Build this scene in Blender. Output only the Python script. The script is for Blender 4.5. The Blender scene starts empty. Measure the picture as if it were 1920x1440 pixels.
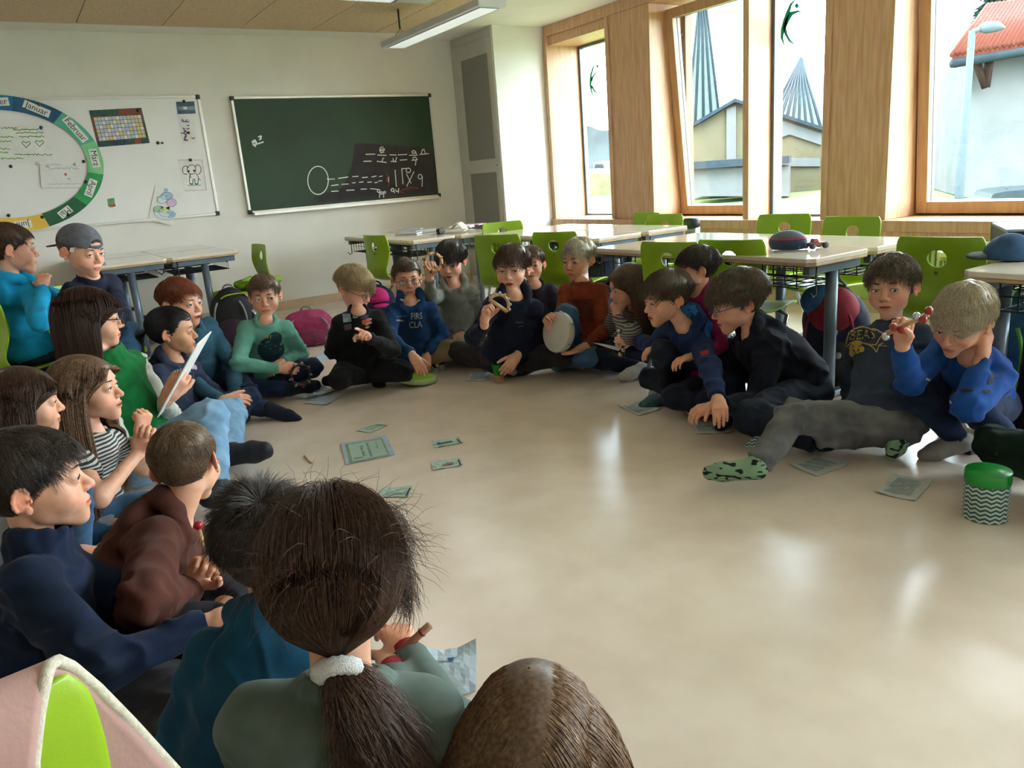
import bpy, bmesh, math, random
import numpy as np
from mathutils import Vector, Matrix
from mathutils.bvhtree import BVHTree
random.seed(7)
SC = bpy.context.scene
# ------------------------------------------------------------------ camera
FPX = 1445.28; YAW, PIT, ROL = 0.557152, 0.263528, -0.0793866; EYE = 1.08
_cy, _sy, _cp, _sp = math.cos(YAW), math.sin(YAW), math.cos(PIT), math.sin(PIT)
_F = np.array([_sy*_cp, _cy*_cp, -_sp]); _R = np.array([_cy, -_sy, 0.0]); _U = np.cross(_R, _F)
_cr, _sr = math.cos(ROL), math.sin(ROL)
CR = _R*_cr + _U*_sr; CU = -_R*_sr + _U*_cr; CF = _F
CO = np.array([0.0, 0.0, EYE])
cam_d = bpy.data.cameras.new('camera'); cam = bpy.data.objects.new('camera', cam_d)
SC.collection.objects.link(cam); SC.camera = cam
cam_d.sensor_width = 36; cam_d.sensor_fit = 'HORIZONTAL'; cam_d.lens = 36*FPX/1920; cam_d.clip_start = 0.02; cam_d.clip_end = 500
cam.matrix_world = Matrix(((CR[0], CU[0], -CF[0], 0), (CR[1], CU[1], -CF[1], 0), (CR[2], CU[2], -CF[2], EYE), (0, 0, 0, 1)))
# ------------------------------------------------------------------ world, light, exposure
SC.view_settings.view_transform = 'Standard'; SC.view_settings.look = 'None'
SC.view_settings.exposure = 0.8; SC.view_settings.gamma = 1.0; SC.view_settings.use_curve_mapping = False
W = bpy.data.worlds.new('overcast_sky'); SC.world = W; W.use_nodes = True
wn = W.node_tree.nodes; wl = W.node_tree.links; wn.clear()
wo = wn.new('ShaderNodeOutputWorld'); wb = wn.new('ShaderNodeBackground'); wb.inputs[1].default_value = 14.0
wtc = wn.new('ShaderNodeTexCoord'); wno = wn.new('ShaderNodeTexNoise'); wno.inputs['Scale'].default_value = 2.5; wno.inputs['Detail'].default_value = 5
wr = wn.new('ShaderNodeValToRGB'); wr.color_ramp.elements[0].color = (0.72, 0.86, 1.0, 1); wr.color_ramp.elements[1].color = (.93, .97, 1.0, 1)
wr.color_ramp.elements[0].position = .35; wr.color_ramp.elements[1].position = .65
wl.new(wtc.outputs['Generated'], wno.inputs['Vector']); wl.new(wno.outputs[0], wr.inputs[0]); wl.new(wr.outputs[0], wb.inputs[0]); wl.new(wb.outputs[0], wo.inputs[0])

# ------------------------------------------------------------------ pixel helpers (photo pixels -> points on real planes)
def ray(x, y): return ((x-960)/FPX)*CR - ((y-720)/FPX)*CU + CF
def onz(x, y, z=0.0): d = ray(x, y); return CO + d*((z-EYE)/d[2])
def ony(x, y, Y): d = ray(x, y); return CO + d*(Y/d[1])
def onx(x, y, X): d = ray(x, y); return CO + d*(X/d[0])
def at(x, y, t): return CO + ray(x, y)*t
def proj(p):
    v = np.asarray(p, float)-CO; return 960+FPX*(v@CR)/(v@CF), 720-FPX*(v@CU)/(v@CF)
def depth(p): return float((np.asarray(p, float)-CO)@CF)

# ------------------------------------------------------------------ materials
def lin(c):
    if isinstance(c, str):
        c = tuple(int(c[i:i+2], 16)/255 for i in (0, 2, 4))
        c = tuple(v/12.92 if v <= .04045 else ((v+.055)/1.055)**2.4 for v in c)
    return (c[0], c[1], c[2], 1)
MATS = {}
def mat(name, col, rough=.6, col2=None, scale=20, bump=0.0, bscale=None, metal=0, spec=.5, stretch=None, detail=4, attr=None, emis=None, sheen=0, coat=0, sss=0, lo=.35, hi=.65, alpha=None):
    if name in MATS: return MATS[name]
    m = bpy.data.materials.new(name); m.use_nodes = True; N = m.node_tree.nodes; L = m.node_tree.links
    b = N['Principled BSDF']; b.inputs['Roughness'].default_value = rough; b.inputs['Metallic'].default_value = metal
    b.inputs['Specular IOR Level'].default_value = spec
    if sheen: b.inputs['Sheen Weight'].default_value = sheen; b.inputs['Sheen Roughness'].default_value = .5
    if coat: b.inputs['Coat Weight'].default_value = coat; b.inputs['Coat Roughness'].default_value = .1
    if sss:
        b.inputs['Subsurface Weight'].default_value = sss; b.inputs['Subsurface Radius'].default_value = (.012, .004, .002); b.inputs['Subsurface Scale'].default_value = 1
    tc = N.new('ShaderNodeTexCoord'); mp = N.new('ShaderNodeMapping'); L.new(tc.outputs['Object'], mp.inputs[0])
    if stretch: mp.inputs['Scale'].default_value = stretch
    n = N.new('ShaderNodeTexNoise'); n.inputs['Scale'].default_value = scale; n.inputs['Detail'].default_value = detail; L.new(mp.outputs[0], n.inputs['Vector'])
    r = N.new('ShaderNodeValToRGB'); L.new(n.outputs[0], r.inputs[0]); r.color_ramp.elements[0].position = lo; r.color_ramp.elements[1].position = hi
    c1 = lin(col); c2 = lin(col2) if col2 is not None else tuple(min(1, v*1.08) for v in c1[:3])+(1,)
    r.color_ramp.elements[0].color = c1; r.color_ramp.elements[1].color = c2
    out = r.outputs[0]
    if attr:
        a = N.new('ShaderNodeAttribute'); a.attribute_name = attr; mx = N.new('ShaderNodeMix'); mx.data_type = 'RGBA'; mx.blend_type = 'MULTIPLY'; mx.inputs[0].default_value = 1
        L.new(out, mx.inputs[6]); L.new(a.outputs['Color'], mx.inputs[7]); out = mx.outputs[2]
    L.new(out, b.inputs['Base Color'])
    if emis: b.inputs['Emission Color'].default_value = lin(emis[0]); b.inputs['Emission Strength'].default_value = emis[1]
    if alpha is not None: b.inputs['Alpha'].default_value = alpha
    if bump:
        n2 = N.new('ShaderNodeTexNoise'); n2.inputs['Scale'].default_value = bscale or scale*4; n2.inputs['Detail'].default_value = 3; L.new(mp.outputs[0], n2.inputs['Vector'])
        bp = N.new('ShaderNodeBump'); bp.inputs['Strength'].default_value = bump; bp.inputs['Distance'].default_value = .004
        L.new(n2.outputs[0], bp.inputs['Height']); L.new(bp.outputs[0], b.inputs['Normal'])
    MATS[name] = m; return m
def glassmat():
    m = bpy.data.materials.new('window_glass'); m.use_nodes = True; N = m.node_tree.nodes; L = m.node_tree.links; N.clear()
    o = N.new('ShaderNodeOutputMaterial'); t = N.new('ShaderNodeBsdfTransparent'); t.inputs[0].default_value = (.93, .97, .96, 1)
    g = N.new('ShaderNodeBsdfGlossy'); g.inputs['Roughness'].default_value = .02; lw_ = N.new('ShaderNodeLayerWeight'); lw_.inputs[0].default_value = .5; pw = N.new('ShaderNodeMath'); pw.operation = 'POWER'; pw.inputs[1].default_value = 5; f = N.new('ShaderNodeMath'); f.operation = 'MULTIPLY_ADD'; f.inputs[1].default_value = .9; f.inputs[2].default_value = .04; L.new(lw_.outputs['Facing'], pw.inputs[0]); L.new(pw.outputs[0], f.inputs[0])
    n = N.new('ShaderNodeTexNoise'); n.inputs['Scale'].default_value = 1.5; bp = N.new('ShaderNodeBump'); bp.inputs['Strength'].default_value = .02
    L.new(n.outputs[0], bp.inputs['Height']); L.new(bp.outputs[0], g.inputs['Normal'])
    mx = N.new('ShaderNodeMixShader'); L.new(f.outputs[0], mx.inputs[0]); L.new(t.outputs[0], mx.inputs[1]); L.new(g.outputs[0], mx.inputs[2]); L.new(mx.outputs[0], o.inputs[0])
    MATS['glass'] = m; return m
def clearmat(name, tint, rough, mixf):
    m = bpy.data.materials.new(name); m.use_nodes = True; N = m.node_tree.nodes; L = m.node_tree.links; N.clear()
    o = N.new('ShaderNodeOutputMaterial'); t = N.new('ShaderNodeBsdfTransparent'); t.inputs[0].default_value = lin(tint)
    g = N.new('ShaderNodeBsdfGlossy'); g.inputs['Roughness'].default_value = rough
    n = N.new('ShaderNodeTexNoise'); n.inputs['Scale'].default_value = 30
    r = N.new('ShaderNodeMapRange'); r.inputs[3].default_value = mixf*.7; r.inputs[4].default_value = mixf*1.3; L.new(n.outputs[0], r.inputs[0])
    mx = N.new('ShaderNodeMixShader'); L.new(r.outputs[0], mx.inputs[0]); L.new(t.outputs[0], mx.inputs[1]); L.new(g.outputs[0], mx.inputs[2]); L.new(mx.outputs[0], o.inputs[0])
    return m

# ------------------------------------------------------------------ object helpers
COL = SC.collection
def props(o, label=None, cat=None, group=None, kind=None):
    if label: o['label'] = label
    if cat: o['category'] = cat
    if group: o['group'] = group
    if kind: o['kind'] = kind
    return o
def thing(name, label, cat, loc=(0, 0, 0), rz=0, group=None):
    o = bpy.data.objects.new(name, None); COL.objects.link(o); o.location = loc; o.rotation_euler = (0, 0, rz); o.empty_display_size = .05
    return props(o, label, cat, group)
def wm(o):
    m = o.matrix_parent_inverse @ Matrix.LocRotScale(o.location, o.rotation_euler, o.scale)
    return wm(o.parent) @ m if o.parent else Matrix.LocRotScale(o.location, o.rotation_euler, o.scale)
def link(name, me, m=None, parent=None, world=False, smooth=False):
    o = bpy.data.objects.new(name, me); COL.objects.link(o)
    if m is not None:
        for x in (m if isinstance(m, (list, tuple)) else [m]): me.materials.append(x)
    if parent is not None:
        o.parent = parent
        if world:   # vertices are in world space: counter the parent's placing
            o.matrix_parent_inverse = wm(parent).inverted()
    if smooth and len(me.polygons):
        me.polygons.foreach_set('use_smooth', np.ones(len(me.polygons), bool))
    return o

class MB:
    """collects primitives into one mesh"""
    def __init__(s): s.v = []; s.f = []; s.mi = []; s.sm = []; s.xf = None
    def add(s, vs, fs, mi=0, smooth=False):
        b = len(s.v)
        for p in vs:
            s.v.append(tuple(s.xf @ Vector(p)) if s.xf is not None else tuple(float(c) for c in p))
        for f in fs: s.f.append([i+b for i in f]); s.mi.append(mi); s.sm.append(smooth)
    def box(s, x0, x1, y0, y1, z0, z1, mi=0, M=None):
        vs = [Vector((x, y, z)) for z in (z0, z1) for y in (y0, y1) for x in (x0, x1)]
        if M is not None: vs = [M @ v for v in vs]
        s.add(vs, [(0, 2, 3, 1), (4, 5, 7, 6), (0, 1, 5, 4), (2, 6, 7, 3), (0, 4, 6, 2), (1, 3, 7, 5)], mi)
    def prism(s, poly, axis, a, b, mi=0):
        """poly: 2D points; extruded along axis ('x','y','z') from a to b"""
        def P(u, v, w): return {'x': (w, u, v), 'y': (u, w, v), 'z': (u, v, w)}[axis]
        n = len(poly); vs = [P(u, v, a) for u, v in poly]+[P(u, v, b) for u, v in poly]
        fs = [list(range(n))[::-1], list(range(n, 2*n))]+[(i, (i+1) % n, n+(i+1) % n, n+i) for i in range(n)]
        s.add(vs, fs, mi)
    def tube(s, pts, r, n=10, mi=0, caps=True, closed=False, smooth=True):
        P = [Vector(p) for p in pts]; k = len(P); rr = r if isinstance(r, (list, tuple)) else [r]*k
        up = None; vs = []
        for i in range(k):
            if closed: t = (P[(i+1) % k]-P[i-1]).normalized()
            else: t = (P[min(i+1, k-1)]-P[max(i-1, 0)]).normalized()
            if up is None: up = t.orthogonal().normalized()
            up = (up-t*up.dot(t)).normalized(); q = t.cross(up)
            for j in range(n):
                a = 2*math.pi*j/n; vs.append(P[i]+(up*math.cos(a)+q*math.sin(a))*rr[i])
        fs = []
        for i in range(k if closed else k-1):
            a, b = i*n, ((i+1) % k)*n
            for j in range(n): fs.append((a+j, a+(j+1) % n, b+(j+1) % n, b+j))
        if caps and not closed: fs += [list(range(n))[::-1], list(range((k-1)*n, k*n))]
        s.add(vs, fs, mi, smooth)
    def lathe(s, prof, n=24, c=(0, 0, 0), mi=0, M=None, smooth=True):
        vs = []; fs = []
        for r, z in prof:
            for j in range(n):
                a = 2*math.pi*j/n; v = Vector((r*math.cos(a), r*math.sin(a), z)); v = (M @ v if M is not None else v)+Vector(c); vs.append(v)
        for i in range(len(prof)-1):
            for j in range(n): fs.append((i*n+j, i*n+(j+1) % n, (i+1)*n+(j+1) % n, (i+1)*n+j))
        if prof[0][0] > 1e-6: fs.append(list(range(n))[::-1])
        if prof[-1][0] > 1e-6: fs.append(list(range((len(prof)-1)*n, len(prof)*n)))
        s.add(vs, fs, mi, smooth)
    def ball(s, c, r, n=12, mi=0, sc=(1, 1, 1)):
        m = n//2+1
        prof = [(max(1e-7, math.sin(math.pi*i/m))*r, -math.cos(math.pi*i/m)*r) for i in range(m+1)]
        s.lathe(prof, n, c, mi, Matrix.Diagonal(sc))
    def build(s, name, m, parent=None, bevel=0, world=False, seg=2):
        me = bpy.data.meshes.new(name); me.from_pydata(s.v, [], s.f)
        me.polygons.foreach_set('material_index', s.mi); me.polygons.foreach_set('use_smooth', s.sm); me.update()
        o = link(name, me, m, parent, world)
        if bevel:
            b = o.modifiers.new('bevel', 'BEVEL'); b.width = bevel; b.segments = seg; b.limit_method = 'ANGLE'; b.angle_limit = .7
        return o
def npmesh(name, V, Fq, smooth=True):
    V = np.asarray(V, np.float32); Fq = np.asarray(Fq, np.int32); me = bpy.data.meshes.new(name); k = Fq.shape[1]
    me.vertices.add(len(V)); me.vertices.foreach_set('co', V.ravel()); me.loops.add(Fq.size); me.loops.foreach_set('vertex_index', Fq.ravel())
    me.polygons.add(len(Fq)); me.polygons.foreach_set('loop_start', np.arange(0, Fq.size, k, dtype=np.int32)); me.polygons.foreach_set('use_smooth', np.full(len(Fq), smooth))
    me.update(calc_edges=True); return me
def children(o): return [c for c in bpy.data.objects if c.parent == o]
def dup(root, loc, rz, label, group=None):
    def cp(o, par):
        c = o.copy(); COL.objects.link(c)
        if par is not None: c.parent = par
        for ch in KIDS.get(o.name, []): cp(ch, c)
        return c
    r = cp(root, None); r.location = loc; r.rotation_euler = (0, 0, rz); r['label'] = label
    if group: r['group'] = group
    return r
KIDS = {}
def index_kids():
    KIDS.clear()
    for o in bpy.data.objects:
        if o.parent: KIDS.setdefault(o.parent.name, []).append(o)
def text_geo(txt, size=1.0, align='CENTER'):
    """glyph outlines of Blender's built-in font as flat triangles: (N,2) verts, faces"""
    c = bpy.data.curves.new('t', 'FONT'); c.body = txt; c.size = size; c.align_x = align; c.align_y = 'CENTER'; c.resolution_u = 2
    o = bpy.data.objects.new('t', c); me = o.to_mesh()
    V = np.array([v.co[:2] for v in me.vertices]).reshape(-1, 2); Fs = [list(p.vertices) for p in me.polygons]
    o.to_mesh_clear(); bpy.data.objects.remove(o); bpy.data.curves.remove(c); return V, Fs
# ================================================================== room
D = 7.41; WX = 4.79; GX = 5.19; CZ = 2.45; CX0, CY0 = 4.21, 6.615; LX = -3.4; RY = -4.2
M_wall = mat('plaster_cream', 'dedad0', .9, 'e4e0d6', 3, .25, 260)
M_wallw = mat('plaster_white', 'e6e7e6', .9, 'ebecea', 3, .2, 260)
M_ceil = mat('ceiling_paint', 'e4e2da', .95, 'e9e7df', 3, .1, 200)
M_greenw = mat('green_wall_paint', 'aec46a', .8, 'b6cc74', 4, .2, 200)
M_wwool = mat('wood_wool_panel', 'bd9f7e', .95, 'e2caab', 95, 1.0, 140, stretch=(1, 2.2, 1))
M_beech = mat('pine_laminate', 'c0926e', .45, 'd3aa87', 7, .05, 60, stretch=(6, 6, .55), detail=8)
M_beechd = mat('pine_edge', 'c98f55', .45, 'daa76e', 7, .05, 60, stretch=(4, 4, .5))
M_gray = mat('grey_metal_frame', '5f656b', .4, '6b7278', 12, metal=.4)
M_floor = mat('linoleum', 'dccbbb', .21, 'e6d6c8', 5.5, .01, 30, spec=.8, detail=10)
M_cab = mat('cabinet_door_paint', 'bdbab0', .7, 'c4c1b7', 5)
M_perf = mat('perforated_panel', '85837a', .8, '8f8d84', 90)
FILL_W = 2.5
def S(o, kind='structure'): o['kind'] = kind; return o
m = MB(); m.box(LX, GX+.1, RY, D+.1, -.12, 0); S(m.build('floor', M_floor))
m = MB(); m.box(LX, GX+.2, RY, D+.1, CZ, CZ+.15); S(m.build('ceiling', M_ceil))
# wood-wool acoustic panels on the ceiling, one thing each
px = [-3.32+.601*i for i in range(12)]; first = None
for j, (y0, y1) in enumerate(((6.95-1.2, 6.95), (6.95-2.4, 6.95-1.2), (6.95-3.6, 6.95-2.4))):
    for i in range(5, 11):
        x0 = -2.84+.601*i+.0; x0 = .166+.601*(i-5)
        if x0 > 3.1: continue
        m = MB(); m.box(x0+.002, x0+.597, y0+.002, y1-.003, CZ-.035, CZ-.001)
        o = m.build('ceiling_panel', M_wwool); S(o)
m = MB(); m.box(LX, .162, RY+.5, 6.947, CZ-.035, CZ-.001); o = m.build('ceiling_panel', M_wwool); S(o)
m = MB(); m.box(3.174, 3.56, 3.35, 6.947, CZ-.035, CZ-.001); o = m.build('ceiling_panel', M_wwool); S(o)
m = MB(); m.box(LX, CX0+.02, D, D+.12, 0, CZ); S(m.build('wall_back', M_wall))
m = MB(); m.box(LX-.12, LX, RY, D+.12, 0, CZ); S(m.build('wall_left', M_wall))
m = MB(); m.box(LX, GX+.03, RY-.12, RY, 0, CZ); S(m.build('wall_front', M_wall))
# installation shaft: its side face carries the cabinet doors, its front is white
m = MB(); m.box(CX0, GX+.031, CY0, D+.12, 0, CZ); S(m.build('wall_shaft', M_wallw))
cab = thing('wall_cabinet', 'tall grey built-in cabinet door with two perforated panels beside the chalkboard', 'cabinet', (CX0, 7.0, 0))
m = MB(); m.box(CX0-.012, CX0-.001, CY0+.02, D-.003, .06, CZ-.01); m.build('frame', M_cab, cab, world=True)
ydoor0, ydoor1 = 6.65, 7.33
m = MB(); m.box(CX0-.022, CX0-.013, ydoor0, ydoor1, .1, 2.36); dr = m.build('door', M_cab, cab, .002, world=True)
m = MB(); m.box(CX0-.026, CX0-.0225, 6.70, 7.20, 1.255, 2.22); m.build('perforated_panel', M_perf, dr, world=True)
m = MB(); m.box(CX0-.026, CX0-.0225, 6.70, 7.20, .16, 1.125); m.build('perforated_panel', M_perf, dr, world=True)
m = MB(); m.lathe([(.007, 0), (.007, .006), (.001, .007)], 10, (CX0-.022, 6.67, 1.19), M=Matrix.Rotation(-math.pi/2, 3, 'Y')); m.build('lock', M_gray, dr, world=True)
m = MB(); m.prism([(LX, D-.012), (CX0, D-.012), (CX0, D-.001), (LX, D-.001)], 'z', 0.001, .085); o = m.build('baseboard_back', mat('linoleum_base', 'c0a585', .5, 'c9b092', 6)); S(o)
m = MB(); m.box(WX+.0, WX+.015, RY, CY0, .001, .085); o = m.build('baseboard_right', MATS['linoleum_base']); S(o)
# ---- window wall
m = MB(); m.box(WX+.02, GX+.031, RY, CY0-.002, 0, .50); S(m.build('wall_right', M_greenw))
m = MB(); m.box(WX-.035, GX+.02, RY, CY0-.002, .545, .615); m.box(WX-.02, WX+.02, RY, CY0-.002, .50, .545); S(m.build('trim_1', M_beech, bevel=.004))
WT = 2.27  # window head
m = MB(); m.box(WX, GX+.031, RY, CY0-.002, 2.355, CZ-.001); S(m.build('trim_2', M_beech, bevel=.003))
m = MB(); m.box(WX+.02, GX+.031, 5.68, 6.56, WT, 2.354); S(m.build('trim_3', M_beech, bevel=.003))
def pier(n, y0, y1, z1=2.354, x1=GX+.031):
    m = MB(); m.box(WX, x1, y0, y1, .616, z1)
    m.box(WX-.012, WX-.001, y1-.055, y1-.004, .617, z1)   # edge strip
    S(m.build('trim_%d' % n, M_beech, bevel=.003))
pier(4, 6.56, CY0-.003); pier(5, 5.12, 5.68); pier(6, 2.97, 3.45)
m = MB(); m.box(WX+.0, 5.09, 4.085, 4.14, .616, 2.354); m.box(5.0905, GX+.031, 4.12, 4.14, .616, 2.354); S(m.build('trim_7', M_beech, bevel=.003))
pier(8, .75, 1.25); m = MB(); m.box(WX, GX+.12, -1.3, -.8, .616, 2.354); S(m.build('trim_9', M_beech, bevel=.003))
G = glassmat()
M_fr_in = mat('window_frame_wood', 'b08a62', .45, 'c09a72', 6, .05, 60, stretch=(5, 5, .6)); M_fr_out = mat('window_frame_aluminium', '5a6670', .35, '66727c', 10, metal=.5)
M_fr_dk = mat('window_frame_dark_wood', '6b4a30', .5, '7a5638', 8, .05, 60, stretch=(5, 5, .6)); M_seal = mat('rubber_seal', '202428', .7)  # darker brown wood for the outer frames of the sash windows
def fixed_pane(n, y0, y1, z1=WT, GX=GX):
    f = MB(); w = .028
    f.box(GX-.02, GX+.03, y0, y0+w, .617, z1); f.box(GX-.02, GX+.03, y1-w, y1, .617, z1); f.box(GX-.02, GX+.03, y0+w, y1-w, .617, .617+w*.6); f.box(GX-.02, GX+.03, y0+w, y1-w, z1-w, z1)
    o = S(f.build('window_%d' % n, M_fr_out, bevel=.003))
    g = MB(); g.box(GX, GX+.006, y0+w-.004, y1-w+.004, .617+w*.6-.004, z1-w+.004); g.build('window_pane', G, o); return o
def sash_window(n, y0, y1, z1, tilt):
    """outer frame in the wall and an opening sash tilted inwards at its top"""
    f = MB(); w = .045
    f.box(GX-.03, GX+.05, y0, y0+w, .617, z1); f.box(GX-.03, GX+.05, y1-w, y1, .617, z1); f.box(GX-.03, GX+.05, y0+w, y1-w, .617, .617+w); f.box(GX-.03, GX+.05, y0+w, y1-w, z1-w, z1)
    o = S(f.build('window_%d' % n, M_fr_dk, bevel=.003))
    T = Matrix.Translation((GX-.045, 0, .63)) @ Matrix.Rotation(-tilt, 4, 'Y')
    def sb(x0, x1, ya, yb, za, zb, name, mm, par):
        q = MB(); q.xf = T
        for r in zip(x0, x1, ya, yb, za, zb): q.box(*r)
        return q.build(name, mm, par, .004)
    hh = z1-.617-.03; a, b = y0+.012, y1-.012; w = .075
    s = sb([-.03]*4, [.02]*4, [a, b-w, a+w, a+w], [a+w, b, b-w, b-w], [0, 0, 0, hh-w], [hh, hh, w, hh], 'sash', M_fr_in, o)
    w2 = .03; c, d = a+w, b-w
    sb([.021]*4, [.052]*4, [a+.03, b-.03-w2*1.6, c, c], [a+.03+w2*1.6, b-.03, d, d], [.03, .03, .03, hh-.03-w2*1.6], [hh-.03, hh-.03, .03+w2*1.6, hh-.03], 'sash_cover', M_fr_out, s)
    sb([.002], [.010], [c-.003], [d+.003], [w-.003], [hh-w+.003], 'window_pane', G, s)
    q = MB(); q.xf = T; yh = a+.035
    q.box(-.045, -.03, yh-.012, yh+.012, .62, .70); q.tube([(-.04, yh, .66), (-.075, yh, .66), (-.078, yh+.02, .66), (-.078, yh+.12, .655)], .009, 8); q.build('window_handle', mat('brushed_steel', '8a8f94', .3, metal=.9), s)
    q = MB(); q.tube([(GX-.02, b-.01, z1-.2), T @ Vector((.02, b-.02, hh-.25))], .005, 6); q.build('stay_arm', M_fr_out, s)
    return o
fixed_pane(1, 5.68, 6.56); sash_window(2, 4.14, 5.12, 2.33, math.radians(5.2)); fixed_pane(3, 3.45, 4.085, 2.33, 5.06)
sash_window(4, 1.25, 2.97, 2.33, math.radians(4)); fixed_pane(5, -.8, .75, 2.33); fixed_pane(6, RY, -1.3, 2.33)
# green figure stickers on the panes
M_stick = mat('green_sticker_film', '0b8a6a', .5, '139775', 20); N_ = M_stick.node_tree.nodes; tl_ = N_.new('ShaderNodeBsdfTranslucent'); tl_.inputs[0].default_value = lin('0e7d62'); mx_ = N_.new('ShaderNodeMixShader'); mx_.inputs[0].default_value = .55
M_stick.node_tree.links.new(N_['Principled BSDF'].outputs[0], mx_.inputs[1]); M_stick.node_tree.links.new(tl_.outputs[0], mx_.inputs[2]); M_stick.node_tree.links.new(mx_.outputs[0], N_['Material Output'].inputs[0])
def figure_sticker(pts_list, head, hr, X, label):
    b = MB()
    def P(x, y, dx=0): return onx(x, y, X+dx)
    for pts in pts_list:
        n = len(pts); L = []; R = []
        for i, (x, y, w) in enumerate(pts):
            a = np.array(pts[max(i-1, 0)][:2], float); c = np.array(pts[min(i+1, n-1)][:2], float); t = (c-a)/np.linalg.norm(c-a); nn = np.array([-t[1], t[0]])
            L.append((x+nn[0]*w, y+nn[1]*w)); R.append((x-nn[0]*w, y-nn[1]*w))
        for i in range(n-1):
            q = [L[i], L[i+1], R[i+1], R[i]]
            f = [P(*p) for p in q]+[P(*p, .0015) for p in q]
            b.add(f, [(0, 1, 2, 3), (7, 6, 5, 4), (0, 4, 5, 1), (1, 5, 6, 2), (2, 6, 7, 3), (3, 7, 4, 0)])
    hc = [(head[0]+hr*math.cos(t*math.pi/8), head[1]+hr*1.25*math.sin(t*math.pi/8)) for t in range(16)]
    f = [P(*p) for p in hc]+[P(*p, .0015) for p in hc]; b.add(f, [list(range(16)), list(range(31, 15, -1))]+[(i, (i+1) % 16, 16+(i+1) % 16, 16+i) for i in range(16)])
    o = b.build('window_sticker', M_stick); return props(o, label, 'sticker', 'figure stickers on the window panes')
figure_sticker([[(1493, -2, .5), (1483, 8, 2.5), (1475, 30, 4), (1468, 55, 4), (1466, 70, 2.5), (1471, 88, .4)], [(1505, 25, .4), (1497, 21, 2), (1484, 25, 4), (1476, 38, 4), (1472, 50, 3)], [(1471, 50, 3), (1474, 65, 2.8), (1481, 77, 2.2), (1493, 85, .4)]],
    (1494, 11), 3.7, 5.057, 'large green leaping figure sticker on the middle fixed window pane')
figure_sticker([[(1120, 116, .4), (1113, 124, 1.2), (1108, 140, 2), (1107, 160, 2.2), (1110, 175, 1.2), (1116, 188, .3)], [(1124, 136, .4), (1118, 136, 1.2), (1112, 143, 1.6), (1109, 152, 2)], [(1109, 160, 1.8), (1114, 170, 1.6), (1126, 180, .4)]],
    (1120, 124), 2.4, GX-.003, 'small green leaping figure sticker on the narrow far window pane')
# ceiling luminaires
M_lampb = mat('luminaire_white', 'c8cccb', .4, 'd0d4d3', 8); M_diff = mat('luminaire_diffuser', 'e6ebe8', .6, emis=('f4fbff', .25))
M_wire = mat('steel_wire', '4c4d4d', .4, metal=.8)
def luminaire(x0, x1, y0, y1, z, label):
    t = thing('ceiling_light', label, 'lamp', ((x0+x1)/2, (y0+y1)/2, z), 0, 'hanging ceiling lights')
    w = (x1-x0)/2; l = (y1-y0)/2
    m = MB(); m.box(-w, w, -l, l, .0, .045); m.build('housing', M_lampb, t, .006)
    m = MB(); m.box(-w*.66, w*.66, -l*.945, l*.945, -.003, .0004); m.build('diffuser_frame', M_gray, t); m = MB(); m.box(-w*.62, w*.62, -l*.935, l*.935, -.0055, -.0032); m.build('diffuser', M_diff, t)
    m = MB()
    for s in (-1, 1):
        yy = s*l*.8; m.tube([(0, yy, CZ-z-.001), (0, yy, .12)], .0025, 6); m.tube([(-w*.6, yy, .045), (0, yy, .12), (w*.6, yy, .045)], .002, 6)
    m.tube([(0, l*.8, .12), (0, l*.8, .26)], .008, 8)
    m.build('suspension', M_wire, t)
    ld = bpy.data.lights.new('luminaire_fill', 'AREA'); ld.shape = 'RECTANGLE'; ld.size = w*1.3; ld.size_y = l*1.8; ld.energy = FILL_W; ld.color = (1.0, .96, .9)  # soft fill added under each fixture; the visible ones look switched off
    lo = bpy.data.objects.new('luminaire_fill', ld); COL.objects.link(lo); lo.parent = t; lo.location = (0, 0, -.012); return t
luminaire(2.85, 3.07, 4.62, 6.16, 2.15, 'hanging strip light in front of the chalkboard')
luminaire(1.15, 2.50, 4.36, 4.655, 2.15, 'hanging strip light cut by the top edge of the photo')
luminaire(-.75, -.53, 2.75, 4.38, 2.15, 'added fill strip light out of view above the left side of the room')  # this and the next two fixtures are unseen, added for soft fill
luminaire(.45, .67, -1.0, .6, 2.15, 'added fill strip light out of view behind the photographer')
luminaire(3.2, 3.42, -1.0, .6, 2.15, 'added fill strip light out of view beside the nearest window')
# socket on the back wall
s = thing('wall_socket', 'pale double socket low on the wall under the desk with papers', 'socket', (*ony(787, 494, D-.001)[:2], ony(787, 494, D)[2]))
for k in (-.04, .04):
    m = MB(); m.lathe([(.036, 0), (.036, .01), (.026, .012), (.024, .004), (.001, .004)], 20, (k, -.003, 0), M=Matrix.Rotation(math.pi/2, 3, 'X')); m.build('socket_outlet', M_wallw, s)
# radiator on the green wall
rad = thing('radiator', 'green ribbed radiator under the window sill', 'radiator', (WX-.03, 1.7, .12))
m = MB()
for i in range(66):
    y = -1.2+i*.036; m.tube([(0, y, 0), (0, y, .33)], .012, 6)
m.build('ribs', M_greenw, rad)
m = MB(); m.box(-.018, .03, -1.22, 1.18, .325, .35); m.box(-.018, .03, -1.22, 1.18, -.01, .01); m.build('header', M_greenw, rad, .004)
m = MB(); m.box(.0, .045, -1.0, -.96, .1, .2); m.box(.0, .045, .9, .94, .1, .2); m.build('bracket', M_greenw, rad)
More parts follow.
